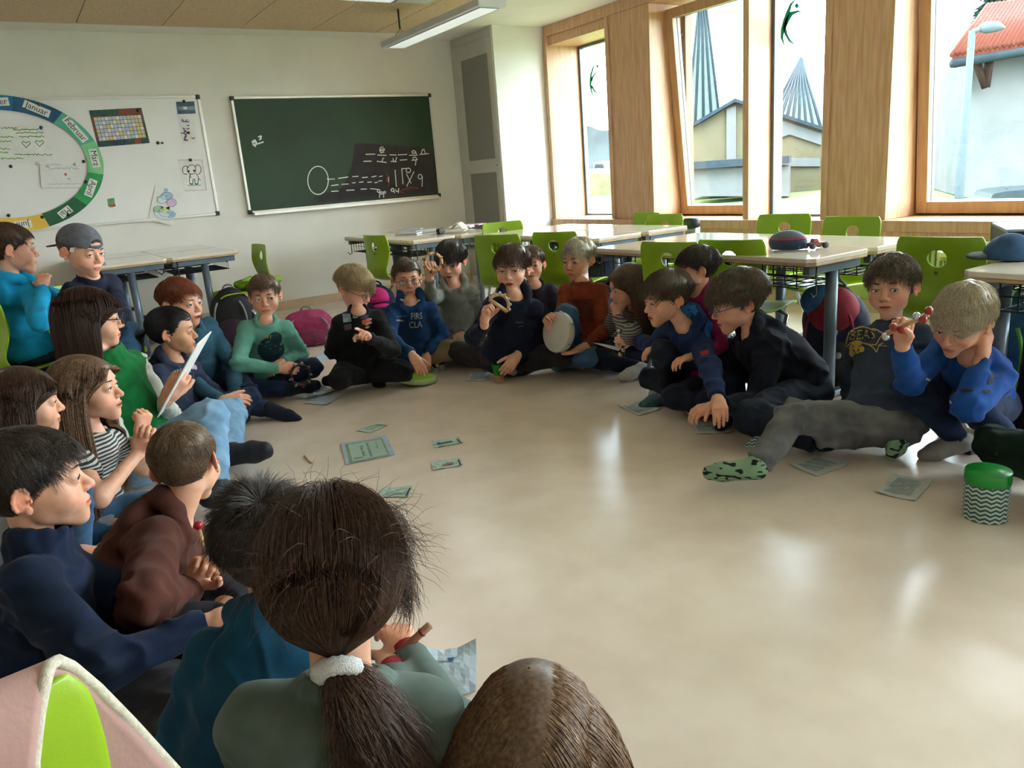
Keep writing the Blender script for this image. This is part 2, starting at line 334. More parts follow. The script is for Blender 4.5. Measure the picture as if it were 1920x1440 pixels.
# ================================================================== boards on the back wall
M_wb = mat('whiteboard_enamel', 'e6e4e0', .25, 'eae8e4', 3); M_alu = mat('aluminium_edge', 'd6d3cc', .35, metal=.5, scale=10); M_blk = mat('black_plastic', '191a1c', .45, '202123', 20)
M_chalkb = mat('chalkboard_green', '123017', .55, '1a3b1f', 2.2, detail=8); M_chalk = mat('chalk_white', 'd3d8cf', .95, 'eef0ea', 300, lo=.3, hi=.7)
M_smear = mat('chalk_dust', '322e31', .9, '3c373a', 8, detail=8); M_redch = mat('chalk_red', '8a3527', .95, 'a04433', 200)
def board(name, label, cat, x0, x1, z0, z1, surf):
    t = thing(name, label, cat, ((x0+x1)/2, D-.001, (z0+z1)/2)); w = .022
    m = MB(); m.box(x0+w, x1-w, D-.022, D-.001, z0+w, z1-w); p = m.build('board_surface', surf, t, world=True)
    m = MB(); m.box(x0+w, x1-w, D-.03, D-.001, z1-w, z1); m.box(x0+w, x1-w, D-.03, D-.001, z0, z0+w); m.box(x0, x0+w, D-.03, D-.001, z0+w, z1-w); m.box(x1-w, x1, D-.03, D-.001, z0+w, z1-w)
    m.build('frame', M_alu, t, .003, world=True)
    for x in (x0, x1):
        for z in (z0, z1):
            m = MB(); c = .034; sx = 1 if x == x0 else -1; sz = 1 if z == z0 else -1
            xa, xb = sorted((x-sx*.004, x+sx*c)); za, zb = sorted((z-sz*.004, z+sz*c)); m.box(xa, xb, D-.033, D-.001, za, zb); m.build('corner_cap', M_blk, t, .006, world=True)
    return t, p
wbd, wbs = board('whiteboard', 'wide whiteboard with a calendar ring and drawings left of the chalkboard', 'whiteboard', -.46, 1.655, .94, 1.955, M_wb)
cbd, cbs = board('chalkboard', 'green chalkboard with white chalk letter blanks and a circle', 'chalkboard', 1.915, 3.905, .925, 1.94, M_chalkb)
m = MB(); m.box(1.95, 3.87, D-.075, D-.031, .905, .935); m.build('chalk_tray', M_alu, cbd, .004, world=True)
YB = D-.0235
def stroke_mesh(strokes, Y, r, conv=None):
    """flat ribbons along pixel polylines lying on the wall plane Y"""
    m = MB()
    for pts in strokes:
        P = [ony(x, y, Y) for x, y in pts]
        for sg_, (a, b) in enumerate(zip(P[:-1], P[1:])):
            jj = np.array([0, -.00012*((sg_+len(pts)) % 9), 0]); a = a+jj; b = b+jj
            d = b-a; L_ = np.linalg.norm(d)
            if L_ < 1e-5: continue
            d /= L_; n = np.array([-d[2], 0, d[0]])*r; a2 = a-d*r*.4; b2 = b+d*r*.4
            q = [a2+n, b2+n, b2-n, a2-n]; f = [v for v in q]+[v+np.array([0, -.001, 0]) for v in q]
            m.add(f, [(0, 1, 2, 3), (7, 6, 5, 4), (0, 4, 5, 1), (1, 5, 6, 2), (2, 6, 7, 3), (3, 7, 4, 0)])
    return m
def cz(pts): return [(400+x/3.2, y/3.2) for x, y in pts]     # coordinates read in an enlarged crop
def circ(cx, cy, rx, ry, n=16, a0=0, a1=360): return [(cx+rx*math.cos(math.radians(a0+(a1-a0)*i/n)), cy+ry*math.sin(math.radians(a0+(a1-a0)*i/n))) for i in range(n+1)]
cs = [circ(628, 1082, 62, 85, 20), [(682, 1075), (728, 1074)], [(750, 1070), (808, 1062)], [(835, 1060), (870, 1058)], [(893, 1066), (925, 1063)], [(950, 1062), (978, 1056)], [(995, 1060), (1015, 1056)],
      [(708, 1114), (750, 1108)], [(770, 1106), (810, 1104)], [(833, 1098), (852, 1096)], [(875, 1094), (900, 1091)], [(925, 1094), (950, 1092)], [(968, 1096), (985, 1094)], [(990, 1087), (1012, 1084)],
      [(708, 1149), (750, 1146)], [(798, 1142), (845, 1140)], [(885, 1135), (920, 1134)], [(942, 1132), (985, 1136)],
      [(915, 926), (970, 925)], [(985, 930), (1038, 932)], [(1058, 929), (1098, 930)], [(1108, 929), (1162, 926)], [(1175, 932), (1225, 930)], [(1238, 927), (1293, 922)],
      [(902, 968), (948, 967)], [(982, 968), (1038, 975)], [(1065, 968), (1098, 970)], [(1120, 961), (1162, 958)], [(1190, 962), (1226, 958)],
      circ(1013, 894, 14, 12, 10, 0, 300), [(998, 900), (1026, 892)], [(998, 905), (1006, 918), (1024, 912)], circ(1202, 912, 11, 8, 10), [(1212, 908), (1218, 924)], [(1248, 924), (1252, 900), (1264, 896), (1272, 922)],
      [(1012, 972), (1016, 952), (1024, 948)], [(1078, 950), (1080, 968), (1092, 968), (1100, 944)], circ(1208, 952, 11, 10, 10), [(1218, 950), (1212, 992)],
      [(1050, 1060), (1052, 1092)], [(1090, 1020), (1098, 1120)], [(1138, 1104), (1130, 1012), (1172, 1010)], circ(1170, 1022, 14, 14, 10), [(1158, 1042), (1186, 1100)], [(1204, 1030), (1160, 1118)], circ(1240, 1060, 12, 14, 10), [(1254, 1058), (1252, 1120)],
      circ(992, 1146, 8, 9, 8), [(1000, 1146), (996, 1184)], circ(1010, 1158, 6, 8, 8), [(1022, 1150), (1022, 1184)], circ(1028, 1154, 6, 6, 8), circ(1075, 1140, 9, 9, 8), [(1084, 1138), (1086, 1158)], [(1094, 1136), (1098, 1150), (1110, 1146), (1112, 1130), (1110, 1158)]]
stroke_mesh([cz(s) for s in cs], YB, .0042).build('chalk_writing', M_chalk, cbs, world=True)
blob = [[(232, 850), (250, 840), (262, 862), (240, 872), (236, 855), (258, 850), (250, 880), (255, 866), (300, 852)], [(270, 822), (290, 818)], [(282, 814), (286, 832), (276, 838)]]
stroke_mesh([cz(s) for s in blob], YB, .006).build('chalk_writing', M_chalk, cbs, world=True)
stroke_mesh([cz(s) for s in [[(1040, 1040), (1048, 1060), (1040, 1080), (1054, 1100), (1048, 1120)], [(1130, 1140), (1180, 1124), (1230, 1130)], [(1120, 1150), (1140, 1156)]]], YB, .005).build('chalk_writing', M_redch, cbs, world=True)
sm = MB()
poly = [cz([p])[0] for p in [(850, 860), (960, 862), (1180, 880), (1306, 890), (1338, 1150), (900, 1195), (640, 1215), (600, 1190), (780, 1120), (830, 1000)]]
P = [ony(x, y, D-.0226) for x, y in poly]; sm.add(P+[p+np.array([0, -.0004, 0]) for p in P], [list(range(len(P))), list(range(2*len(P)-1, len(P)-1, -1))]); sm.build('chalk_smear', M_smear, cbs, world=True)
# ---- sheets and magnets on the whiteboard
YW = D-.0235; YR = D-.032; M_paper = mat('paper_white', 'dedcd6', .8, 'e4e2dd', 30); M_ink = mat('ink_black', '24262a', .8); M_mag = mat('magnet_black', '1b1c1f', .4)
def sheet(name, label, cat, corners, m=M_paper, th=.001, group=None, Y=YW, off=0.001):
    t = thing(name, label, cat, tuple(ony(*corners[0], Y-off)), 0, group); b = MB()
    P = [ony(x, y, Y-off) for x, y in corners]; b.add(P+[p+np.array([0, -th, 0]) for p in P], [(0, 1, 2, 3), (7, 6, 5, 4), (0, 4, 5, 1), (1, 5, 6, 2), (2, 6, 7, 3), (3, 7, 4, 0)]); b.build('sheet', m, t, world=True); return t
def quads(cells, Y):
    """list of (pixel quad, material index) as flat patches on the wall"""
    b = MB()
    for ci_, (q, mi) in enumerate(cells):
        P = [ony(x, y, Y-.00015*min(ci_, 9)) for x, y in q]; b.add(P+[p+np.array([0, -.0005, 0]) for p in P], [list(range(len(q)))[::1], list(range(2*len(q)-1, len(q)-1, -1))], mi)
    return b
def magnet(x, y, m, label, r=.013):
    p = ony(x, y, (YR if (' card' in label and 'photo' not in label) or 'label' in label else YW)-.0035); b = MB(); b.lathe([(r, 0), (r, .005), (r*.8, .008), (.001, .008)], 14, (0, 0, 0), M=Matrix.Rotation(math.pi/2, 3, 'X')); o = b.build('magnet', m); o.location = p; props(o, label, 'magnet', 'round magnets on the whiteboard'); return o
YR = D-.032
# year ring: one segment a month with its name card
cxr, czr = .12, 1.462; RO, RI = .688, .55
ringm = [mat('card_'+n, c, .6, c2, 9) for n, c, c2 in (('december', '0d6b93', '1a7ba3'), ('january', '12496b', '1a587c'), ('february', '4aa58c', '5eb89d'), ('march', '6dbd86', '8fce94'), ('april', '1c8545', '2b9a55'), ('may', '124f31', '1a5f3c'), ('june', 'e2b23a', 'ecc155'), ('july', 'de6a24', 'e97a33'), ('august', 'c8401f', 'd64f2c'), ('september', '9c2f4a', 'ab3d58'), ('october', '6a3a80', '78488e'), ('november', '3a4b96', '485aa5'))]
names = ['Dezember', 'Januar', 'Februar', 'März', 'April', 'Mai', 'Juni', 'Juli', 'August', 'September', 'Oktober', 'November']
ring = thing('calendar_ring', 'round ring of coloured month cards on the whiteboard', 'calendar', (cxr, YR, czr))
for i in range(12):
    a0 = math.radians(107-30*i); a1 = a0-math.radians(30); b = MB(); n = 10; rO = .54*1.0
    O_ = []; I_ = []
    for k in range(n+1):
        a = a0+(a1-a0)*k/n; O_.append((cxr+.685*math.cos(a), YR-.001, czr+.515*math.sin(a))); I_.append((cxr+.57*math.cos(a), YR-.001, czr+.405*math.sin(a)))
    for k in range(n):
        q = [O_[k], O_[k+1], I_[k+1], I_[k]]; b.add(q+[(x, y-.0015, z) for x, y, z in q], [(0, 1, 2, 3), (7, 6, 5, 4), (0, 4, 5, 1), (2, 6, 7, 3)])
    seg = b.build('month_card', ringm[i], ring, world=True); seg['label'] = 'card reading '+names[i]
    am = (a0+a1)/2; c = np.array([cxr+.628*math.cos(am), czr+.46*math.sin(am)]); rot = am-math.pi/2
    V, Fs = text_geo(names[i], .066); V = V*np.array([.92, 1]); w = abs(V[:, 0]).max()+.012; h = .030
    cr, sr = math.cos(rot), math.sin(rot); R2 = np.array([[cr, -sr], [sr, cr]])
    bq = np.array([[-w, -h], [w, -h], [w, h], [-w, h]])@R2.T+c; q = [(x, YR-.0035, z) for x, z in bq]
    b = MB(); b.add(q+[(x, y+.0009, z) for x, y, z in q], [(0, 1, 2, 3), (7, 6, 5, 4)]); b.build('name_label', M_paper, seg, world=True)
    V2 = V@R2.T+c; b = MB(); b.add([(x, YR-.0042, z) for x, z in V2], Fs); b.build('lettering', M_ink, seg, world=True)
for x, y, mm, lb in ((73, 196, mat('magnet_brown', '5a4632', .4), 'brown magnet on the Januar card'), (142, 238, M_paper, 'white magnet on the Februar card'), (157, 303, M_mag, 'black magnet beside the März label'), (161, 341, M_mag, 'black magnet beside the April label'), (128, 403, M_mag, 'black magnet on the dark green Mai card'), (79, 407, M_mag, 'black magnet on the yellow Juni card'), (16, 404, M_mag, 'black magnet on the orange Juli card'), (77, 239, mat('magnet_blue', '163a73', .35), 'blue magnet above the green handwritten letter'), (20, 312, M_mag, 'black magnet inside the ring below the green letter'), (296, 268, M_mag, 'larger of two spare black magnets right of the printed calendar'), (304.5, 268, M_mag, 'smaller of two spare black magnets right of the printed calendar'), (345, 190, M_mag, 'black magnet on the blue photo card'), (357, 300, M_mag, 'black magnet on the elephant drawing'), (70, 306, M_paper, 'pale magnet at left corner of the faint pink letter'), (143, 308, M_paper, 'pale magnet at right corner of the faint pink letter'), (258, 207, M_mag, 'black magnet on the printed two-page calendar')):
    magnet(x, y, mm, lb, .009 if x == 304.5 else .013)
cal = sheet('wall_calendar', 'two-page printed calendar with colourful borders on the whiteboard', 'calendar', [(167, 207), (265, 202), (281, 268), (184, 276)], mat('calendar_border', '27503a', .6, '7a4a3f', 16, lo=.4, hi=.55, detail=2))
def quadgrid(c, u0, u1, v0, v1):
    def L(u, v): a = [(c[0][i]*(1-u)+c[1][i]*u)*(1-v)+(c[3][i]*(1-u)+c[2][i]*u)*v for i in (0, 1)]; return tuple(a)
    return [L(u0, v0), L(u1, v0), L(u1, v1), L(u0, v1)]
cc = [(167, 207), (265, 202), (281, 268), (184, 276)]; cells = [(quadgrid(cc, 0, .53, 0, .17), 3), (quadgrid(cc, .01, .99, .86, 1), 3), (quadgrid(cc, .6, .72, .03, .17), 4), (quadgrid(cc, .8, .92, .03, .17), 4), (quadgrid(cc, .72, .84, .86, .99), 4)]
for i in range(13):
    for j in range(6): cells.append((quadgrid(cc, .05+i*.07, .112+i*.07, .2+j*.108, .295+j*.108), 2 if (i*7+j*3) % 9 == 0 or i == 11 else (1 if (i+j) % 3 else 0)))
quads(cells, YW-.0022).build('date_grid', [M_paper, mat('pale_blue_print', 'b9c2cf', .7), mat('pale_yellow_print', 'd6c183', .7), mat('navy_print', '22385a', .7, '2f5d40', 25), mat('red_print', '8e4334', .7)], cal, world=True)
l1 = sheet('handwritten_letter', 'letter in green handwriting with two hearts inside the ring', 'letter', [(-8, 236), (86, 234), (101, 303), (-4, 308)])
hs = []
def scrawl(x0, x1, y, amp=1.6, step=2.2):
    rr = random.Random(int(x0*7+y)); p = []; x = x0
    while x < x1: p.append((x, y+rr.uniform(-amp, amp))); x += step*rr.uniform(.5, 1.2)
    return p
for y, a, b in ((240, 2, 34), (243, 24, 80), (249, 30, 84), (257, 0, 26), (256, 36, 84), (265, 0, 22), (279, 0, 20), (286, 0, 16), (290, 28, 98), (297, 2, 46)): hs.append(scrawl(a, b, y))
for hx, hy in ((49, 271), (74, 269)): hs.append([(hx, hy+6), (hx-8, hy-3), (hx-5, hy-6), (hx, hy-3), (hx+5, hy-6), (hx+8, hy-2), (hx, hy+6)])
stroke_mesh(hs, YW-.0028, .0026).build('handwriting', mat('ink_green', '6d9c4e', .8), l1, world=True)
l2 = sheet('handwritten_letter', 'faint pink framed letter pinned below the green one', 'letter', [(74, 307), (153, 311), (155, 352), (78, 354)], off=.004)
stroke_mesh([scrawl(86, 117, 309), scrawl(92, 148, 316, 2.5), scrawl(92, 150, 345, 1)], YW-.0055, .0016).build('handwriting', mat('ink_pale', 'a9a2b5', .8), l2, world=True)
stroke_mesh([circ(123, 327, 1.8, 1.8, 6), circ(123, 327, .8, .8, 6), [(128, 335), (131, 336)], [(86, 312), (92, 313)]], YW-.0056, .004).build('doodle', mat('ink_coral', 'e08a7e', .8), l2, world=True)
stroke_mesh([[(75, 309), (74, 320), (77, 349), (80, 353), (154, 352)]], YW-.0054, .0015).build('border', mat('ink_mauve', 'b090a0', .8), l2, world=True)
ph = sheet('postcard', 'small dark blue landscape postcard at the top of the whiteboard', 'card', [(330, 191), (364, 190), (367, 213), (333, 214)], mat('postcard_blue', '22405c', .4, '48627c', 14))
quads([([(332, 200), (365, 199), (366, 206), (333, 207)], 0), ([(343, 200), (351, 200), (351, 205), (344, 205)], 1)], YW-.0022).build('picture', [mat('postcard_pale', '8397ab', .5, '5a7088', 30), M_paper], ph, world=True)
st = sheet('sticker_sheet', 'narrow white sheet of small blue and red doodles under the postcard', 'sheet', [(335, 218), (362, 218), (370, 268), (344, 270)])
rr = random.Random(4)
stroke_mesh([circ(rr.uniform(340, 364), rr.uniform(223, 265), rr.uniform(1, 3), rr.uniform(1, 2.5), 6, 0, rr.uniform(150, 350)) for _ in range(14)], YW-.0023, .0032).build('doodle', mat('ink_navy', '2f3a66', .8), st, world=True)
stroke_mesh([circ(353, 249, 1.8, 1.6, 6), circ(353, 249, .9, .8, 6)], YW-.0024, .006).build('doodle', mat('ink_red', '8e1f33', .8), st, world=True)
el = sheet('drawing', 'elephant colouring page pinned near the right edge of the whiteboard', 'drawing', [(333, 298), (380, 297), (389, 357), (345, 359)])
stroke_mesh([circ(359, 318, 8, 9, 14), circ(348, 319, 6, 8, 12, 60, 330), circ(371, 318, 6, 9, 12, -150, 130), [(357, 324), (356, 331), (359, 333)], [(356, 328), (355, 340), (357, 345), (361, 346), (362, 336), (365, 336), (366, 345), (371, 345), (372, 332), (369, 328)], [(372, 334), (376, 338)]], YW-.0023, .0022).build('pencil_lines', M_ink, el, world=True)
stroke_mesh([circ(354, 321, 1, 1, 6), circ(364, 320, 1, 1, 6), [(356, 345), (361, 345)], [(366, 345), (371, 345)]], YW-.0024, .004).build('pencil_lines', M_ink, el, world=True)
stroke_mesh([[(335, 300), (379, 300)], [(379, 300), (387, 356), (347, 358)]], YW-.0023, .002).build('pink_border', mat('ink_pink', 'c69ab8', .8), el, world=True)
stroke_mesh([[(352, 348), (376, 347)]], YW-.0023, .005).build('green_ground', mat('ink_mint', '8fc3ad', .8), el, world=True)
dr = sheet('drawing', 'watercolour drawing of a small animal in a blue cap, hanging off the board edge', 'drawing', [(291, 348), (340, 361), (325, 423), (278, 412)], off=.004)
dq = []
for cx_, cy_, rx_, ry_, mi in ((313, 367, 11, 7, 0), (311, 357, 4, 4, 0), (304, 374, 9, 8, 1), (322, 380, 9, 8, 2), (297, 392, 9, 6, 3), (311, 396, 10, 8, 4), (320, 402, 10, 7, 0), (305, 404, 12, 5, 1)): dq.append((circ(cx_, cy_, rx_, ry_, 14)[:-1], mi))
quads(dq, YW-.0062).build('painting', [mat('wc_blue', '8fb3cc', .8, 'a9c6d8', 60), mat('wc_pale', 'ccd6de', .8), mat('wc_lilac', 'd3b6d2', .8), mat('wc_green', '9cc0a0', .8), mat('wc_yellow', 'cfd59c', .8)], dr, world=True)
quads([([(302, 386), (302, 393), (310, 390)], 0), ([(318, 387), (318, 394), (310, 390)], 0)], YW-.0068).build('bow_tie', M_ink, dr, world=True)
stroke_mesh([circ(313, 367, 11, 7, 16), circ(304, 374, 9, 8, 14), circ(322, 380, 9, 8, 14), circ(311, 396, 13, 11, 16, 0, 200), [(287, 396), (296, 410), (318, 413)], circ(297, 392, 9, 6, 12)], YW-.0069, .0012).build('pencil_lines', mat('ink_slate', '5f6c7c', .8), dr, world=True)
fr = sheet('paper_cutout', 'small green cactus-like cutout on the whiteboard', 'cutout', [(201, 373), (214, 371), (216, 386), (204, 388)], mat('cutout_green', '4d8a54', .7, '7fae76', 40))
quads([([(205, 384), (216, 382), (217, 387), (207, 389)], 0)], YW-.0022).build('red_pot', mat('cutout_red', 'a35a4c', .7), fr, world=True)

# ================================================================== furniture
M_top = mat('desk_laminate', 'd8cbb8', .07, 'dfd3c2', 8, spec=.7); M_edge = mat('desk_edge', 'b3936e', .4, 'bd9e79', 30); M_leg = mat('blue_grey_tube', '5d6b79', .35, '657381', 20, metal=.35)
M_wirebl = mat('black_wire', '141518', .4); M_chair = mat('lime_plastic', '86a812', .32, '8db018', 12, .06, 500); M_chrome = mat('silver_tube', '8f9aa5', .25, metal=.7); M_foot = mat('black_foot', '15161a', .5)
def make_desk(h):
    t = thing('school_desk', 'x', 'desk', (0, 0, 0), 0, 'single pupil desks pushed together'); w, d = (.25 if h > .68 else .207), .35   # x half, y half
    m = MB(); c = .03
    m.prism([(-w+c, -d), (w-c, -d), (w, -d+c), (w, d-c), (w-c, d), (-w+c, d), (-w, d-c), (-w, -d+c)], 'z', h-.022, h-.001); m.build('table_top', M_top, t, .004)
    m = MB(); m.prism([(-w+c+.001, -d+.001), (w-c-.001, -d+.001), (w-.001, -d+c), (w-.001, d-c), (w-c, d-.001), (-w+c, d-.001), (-w+.001, d-c), (-w+.001, -d+c)], 'z', h-.034, h-.0225); m.build('edge_band', M_edge, t, .002)
    m = MB()
    for s in (-1, 1): m.box(-w+.03, w-.03, s*(d-.05)-.018, s*(d-.05)+.018, h-.075, h-.035)
    m.box(-.02, .02, -d+.068, d-.068, h-.07, h-.035); m.build('frame', M_leg, t, .004)
    for s in (-1, 1):
        g = MB(); y = s*(d-.05)
        g.tube([(0, y, h-.076), (0, y, .03)], .026, 14); L_ = g.build('leg', M_leg, t)
        g = MB(); g.box(-w+.03, w-.04, y-.022, y+.022, .012, .04); g.build('foot_rail', M_leg, t, .008)
        g = MB(); g.box(-w+.025, -w+.07, y-.024, y+.024, .0005, .018); g.box(w-.085, w-.035, y-.024, y+.024, .0005, .018); g.build('foot_cap', M_foot, t, .004)
        g = MB(); g.ball((.03, y, .30), .016, 10); g.build('height_knob', M_foot, L_)
    m = MB(); z0, z1 = h-.135, h-.036     # wire book basket
    for k in range(9):
        y = -.24+k*.06; m.tube([(w-.07, y, z1), (w-.07, y, z0), (-w+.05, y, z0), (-w+.05, y, z1)], .0032, 5)
    for x in (-w+.05, -.1, 0, .1, w-.07): m.tube([(x, -.25, z0), (x, .25, z0)], .0032, 5)
    for x in (-w+.05, w-.07): m.tube([(x, -.25, (z0+z1)/2), (x, .25, (z0+z1)/2)], .0028, 5)
    m.build('wire_basket', M_wirebl, t)
    for s in (-1, 1): m = MB(); m.tube([(-w+.06, s*(d-.02), z1), (-w+.06, s*(d-.02), z0-.02), (-w+.04, s*(d-.02), z0-.03), (-w+.02, s*(d-.02), z0-.01)], .004, 6); m.build('bag_hook', M_wirebl, t)
    return t
def chair_shell():
    """swept plastic shell: profile in y (forward) / z with changing width, one drop-shaped hole"""
    prof = [(-.215, .725), (-.213, .70), (-.208, .66), (-.203, .62), (-.200, .58), (-.200, .54), (-.204, .50), (-.208, .465), (-.204, .43), (-.188, .40), (-.158, .383), (-.118, .377), (-.07, .378), (-.02, .382), (.03, .386), (.08, .388), (.125, .386), (.16, .378), (.183, .364)]
    wid = [.155, .168, .172, .172, .168, .160, .150, .142, .140, .146, .158, .168, .175, .178, .178, .176, .172, .165, .150]
    # refine
    k = 4; ps = []
    for i in range(len(prof)-1):
        p0 = np.array(prof[max(i-1, 0)]+(wid[max(i-1, 0)],)); p1 = np.array(prof[i]+(wid[i],)); p2 = np.array(prof[i+1]+(wid[i+1],)); p3 = np.array(prof[min(i+2, len(prof)-1)]+(wid[min(i+2, len(prof)-1)],))
        for j in range(k):
            t = j/k; ps.append(.5*((2*p1)+(-p0+p2)*t+(2*p0-5*p1+4*p2-p3)*t*t+(-p0+3*p1-3*p2+p3)*t**3))
    ps.append(np.array(prof[-1]+(wid[-1],))); ps = np.array(ps); n = len(ps); mcols = 30
    V = []; idx = {}
    s_ = np.r_[0, np.cumsum(np.hypot(np.diff(ps[:, 0]), np.diff(ps[:, 1])))]
    for i in range(n):
        for j in range(mcols+1):
            u = -1+2*j/mcols; y, z, w = ps[i]
            back = max(0, min(1, (z-.45)/.15)); curve = .022*u*u*back; seat = .012*u*u*(1-back)
            x = u*w; idx[i, j] = len(V); V.append([x, y+curve, z+seat])
    # hole region in (x, s)
    hc, ha, hb = .085, .036, .034
    keep = []
    for i in range(n-1):
        for j in range(mcols):
            cs_ = [(V[idx[a, b]][0], s_[a]) for a, b in ((i, j), (i+1, j), (i+1, j+1), (i, j+1))]
            cx_ = sum(c[0] for c in cs_)/4; cs2 = sum(c[1] for c in cs_)/4
            if (cx_/ha)**2+((cs2-hc)/hb)**2 < 1: continue
            keep.append((idx[i, j], idx[i+1, j], idx[i+1, j+1], idx[i, j+1]))
    used = {}
    for f in keep:
        for a in range(4): e = tuple(sorted((f[a], f[(a+1) % 4]))); used[e] = used.get(e, 0)+1
    ii = {v: k_ for k_, v in idx.items()}
    for e, c in used.items():
        if c == 1:
            for v in e:
                i, j = ii[v]
                if 0 < i < n-1 and 0 < j < mcols:   # rim of the hole: snap to the ellipse
                    x, s0 = V[v][0], s_[i]; r = math.hypot(x/ha, (s0-hc)/hb)
                    if r > 0:
                        x2 = x/r; s2 = hc+(s0-hc)/r; V[v][0] = x2; V[v][1] = np.interp(s2, s_, ps[:, 0])+.022*(x2/.17)**2; V[v][2] = np.interp(s2, s_, ps[:, 1])
                        s_i = s2
    return V, keep
_sv, _sf = chair_shell()
def make_chair():
    t = thing('school_chair', 'x', 'chair', (0, 0, 0), 0, 'lime green school chairs')
    me = bpy.data.meshes.new('shell'); me.from_pydata(_sv, [], _sf); me.update(); o = link('shell', me, M_chair, t, smooth=True)
    s = o.modifiers.new('thick', 'SOLIDIFY'); s.thickness = .011; s.offset = 0; b = o.modifiers.new('sub', 'SUBSURF'); b.levels = b.render_levels = 1
    m = MB()
    for s_ in (-1, 1):
        m.tube([(s_*.06, .03, .370), (s_*.12, .05, .362), (s_*.165, .045, .34), (s_*.175, -.05, .21), (s_*.18, -.155, .07), (s_*.182, -.185, .035), (s_*.182, -.16, .014), (s_*.182, -.05, .012), (s_*.18, .14, .012), (s_*.165, .175, .012)], .0105, 10)
    m.tube([(-.165, .175, .012), (.165, .175, .012)], .0105, 10); m.build('sled_frame', M_chrome, t)
    for s_ in (-1, 1):
        g = MB(); g.tube([(s_*.182, -.205, .018), (s_*.182, -.13, .0125)], [.012, .012], 10); g.tube([(s_*.182, .11, .0125), (s_*.181, .15, .0125)], .0122, 10); g.build('foot_cap', M_foot, t)
    m = MB(); m.box(-.08, .08, -.01, .075, .358, .376); m.build('seat_mount', M_foot, t, .004)
    m = MB(); m.lathe([(.0075, 0), (.0075, .002), (.001, .003)], 10, (0, -.2085, .585), M=Matrix.Rotation(math.pi/2, 3, 'X')); m.build('maker_mark', mat('mark_dark', '5a6a18', .5), t)
    return t
desk0 = {}
DESKS = []
def desk(cx_, cy_, h, label, rz=0):
    k = round(h, 3)
    if k not in desk0:
        desk0[k] = make_desk(h); t = desk0[k]; t.location = (cx_, cy_, 0); t.rotation_euler = (0, 0, rz); t['label'] = label; index_kids(); return t
    return dup(desk0[k], (cx_, cy_, 0), rz, label)
for a in ((1.19, 6.36, .70, 'near right one of the two desks standing by the wall under the whiteboard'), (1.19, 7.03, .70, 'desk against the wall at the right end of the left cluster'), (.69, 6.36, .70, 'near left desk of the left cluster behind the boy in the cap'), (.69, 7.03, .70, 'wall-side left desk of the left cluster, behind the grey cap'),
          (2.81, 5.85, .655, 'nearest left desk under the chalkboard, papers at its back'), (2.81, 6.56, .655, 'far left desk under the chalkboard, nearest the socket'), (3.235, 5.85, .655, 'near right desk under the chalkboard with the curved folder'), (3.235, 6.56, .655, 'far right desk under the chalkboard'),
          (3.33, 4.23, .655, 'near left desk of the middle cluster, behind the blond boy in rust'), (3.33, 4.95, .655, 'far left desk of the middle cluster by the tall chair back'), (3.755, 4.23, .655, 'near right desk of the middle cluster, towards the windows'), (3.755, 4.95, .655, 'far right desk of the middle cluster, towards the windows'),
          (2.95, 2.36, .655, 'near left desk of the right cluster carrying the pencil case and toy'), (2.95, 3.08, .655, 'far left desk of the right cluster with window reflections'), (3.375, 2.36, .655, 'near right desk of the right cluster, beside the radiator'), (3.375, 3.08, .655, 'far right desk of the right cluster, nearest the window post'),
          (2.88, 1.03, .655, 'desk at the right photo edge under the blue cap'), (3.305, 1.36, .655, 'desk at the right photo edge carrying the black box file')): desk(*a)
ch0 = make_chair(); index_kids(); CH = 0
def chair(x, y, rz, label):
    global CH
    CH += 1
    if CH == 1: ch0.location = (x, y, 0); ch0.rotation_euler = (0, 0, math.radians(rz)); ch0['label'] = label; return ch0
    return dup(ch0, (x, y, 0), math.radians(rz), label)
# rz: 0 = seat faces +y (the chalkboard wall); -90 = faces the windows
def chair_at(px_, py_, t, rz, label):
    p = at(px_, py_, t); a = math.radians(rz); return chair(p[0]-.21*math.sin(a), p[1]+.21*math.cos(a), rz, label)
chair_at(928, 435, 4.9, -62, 'lime chair seen from behind left of the tall chair, near the papers desk')
chair_at(1035, 418, 4.75, -70, 'lime chair right behind the blond boy in rust')
chair_at(700, 455, 5.85, -82, 'lime chair in side view pulled up to the papers desk, above the pink cap')
chair_at(487, 450, 5.85, 92, 'lime chair in side view beside the left desks, behind the boy in green')
chair_at(940, 412, 6.25, 160, 'lime chair behind the papers desk by the white wall corner')
chair_at(1215, 384, 5.95, 84, 'farther of the two lime chairs by the far window post')
chair_at(1248, 390, 5.6, 97, 'lime chair with pierced back nearer of the two by the window post')
chair_at(1250, 440, 3.6, -80, 'lime chair with round hole left of the magenta boy')
chair_at(1366, 462, 3.5, -76, 'lime chair right behind the magenta boy')
chair_at(1472, 414, 4.75, 105, 'lime chair on the window side behind the pencil case')
chair_at(1600, 418, 4.2, 92, 'wide lime chair back on the window side right of the toy car')
chair_at(1757, 472, 3.0, -86, 'large lime chair back between the two boys at right')
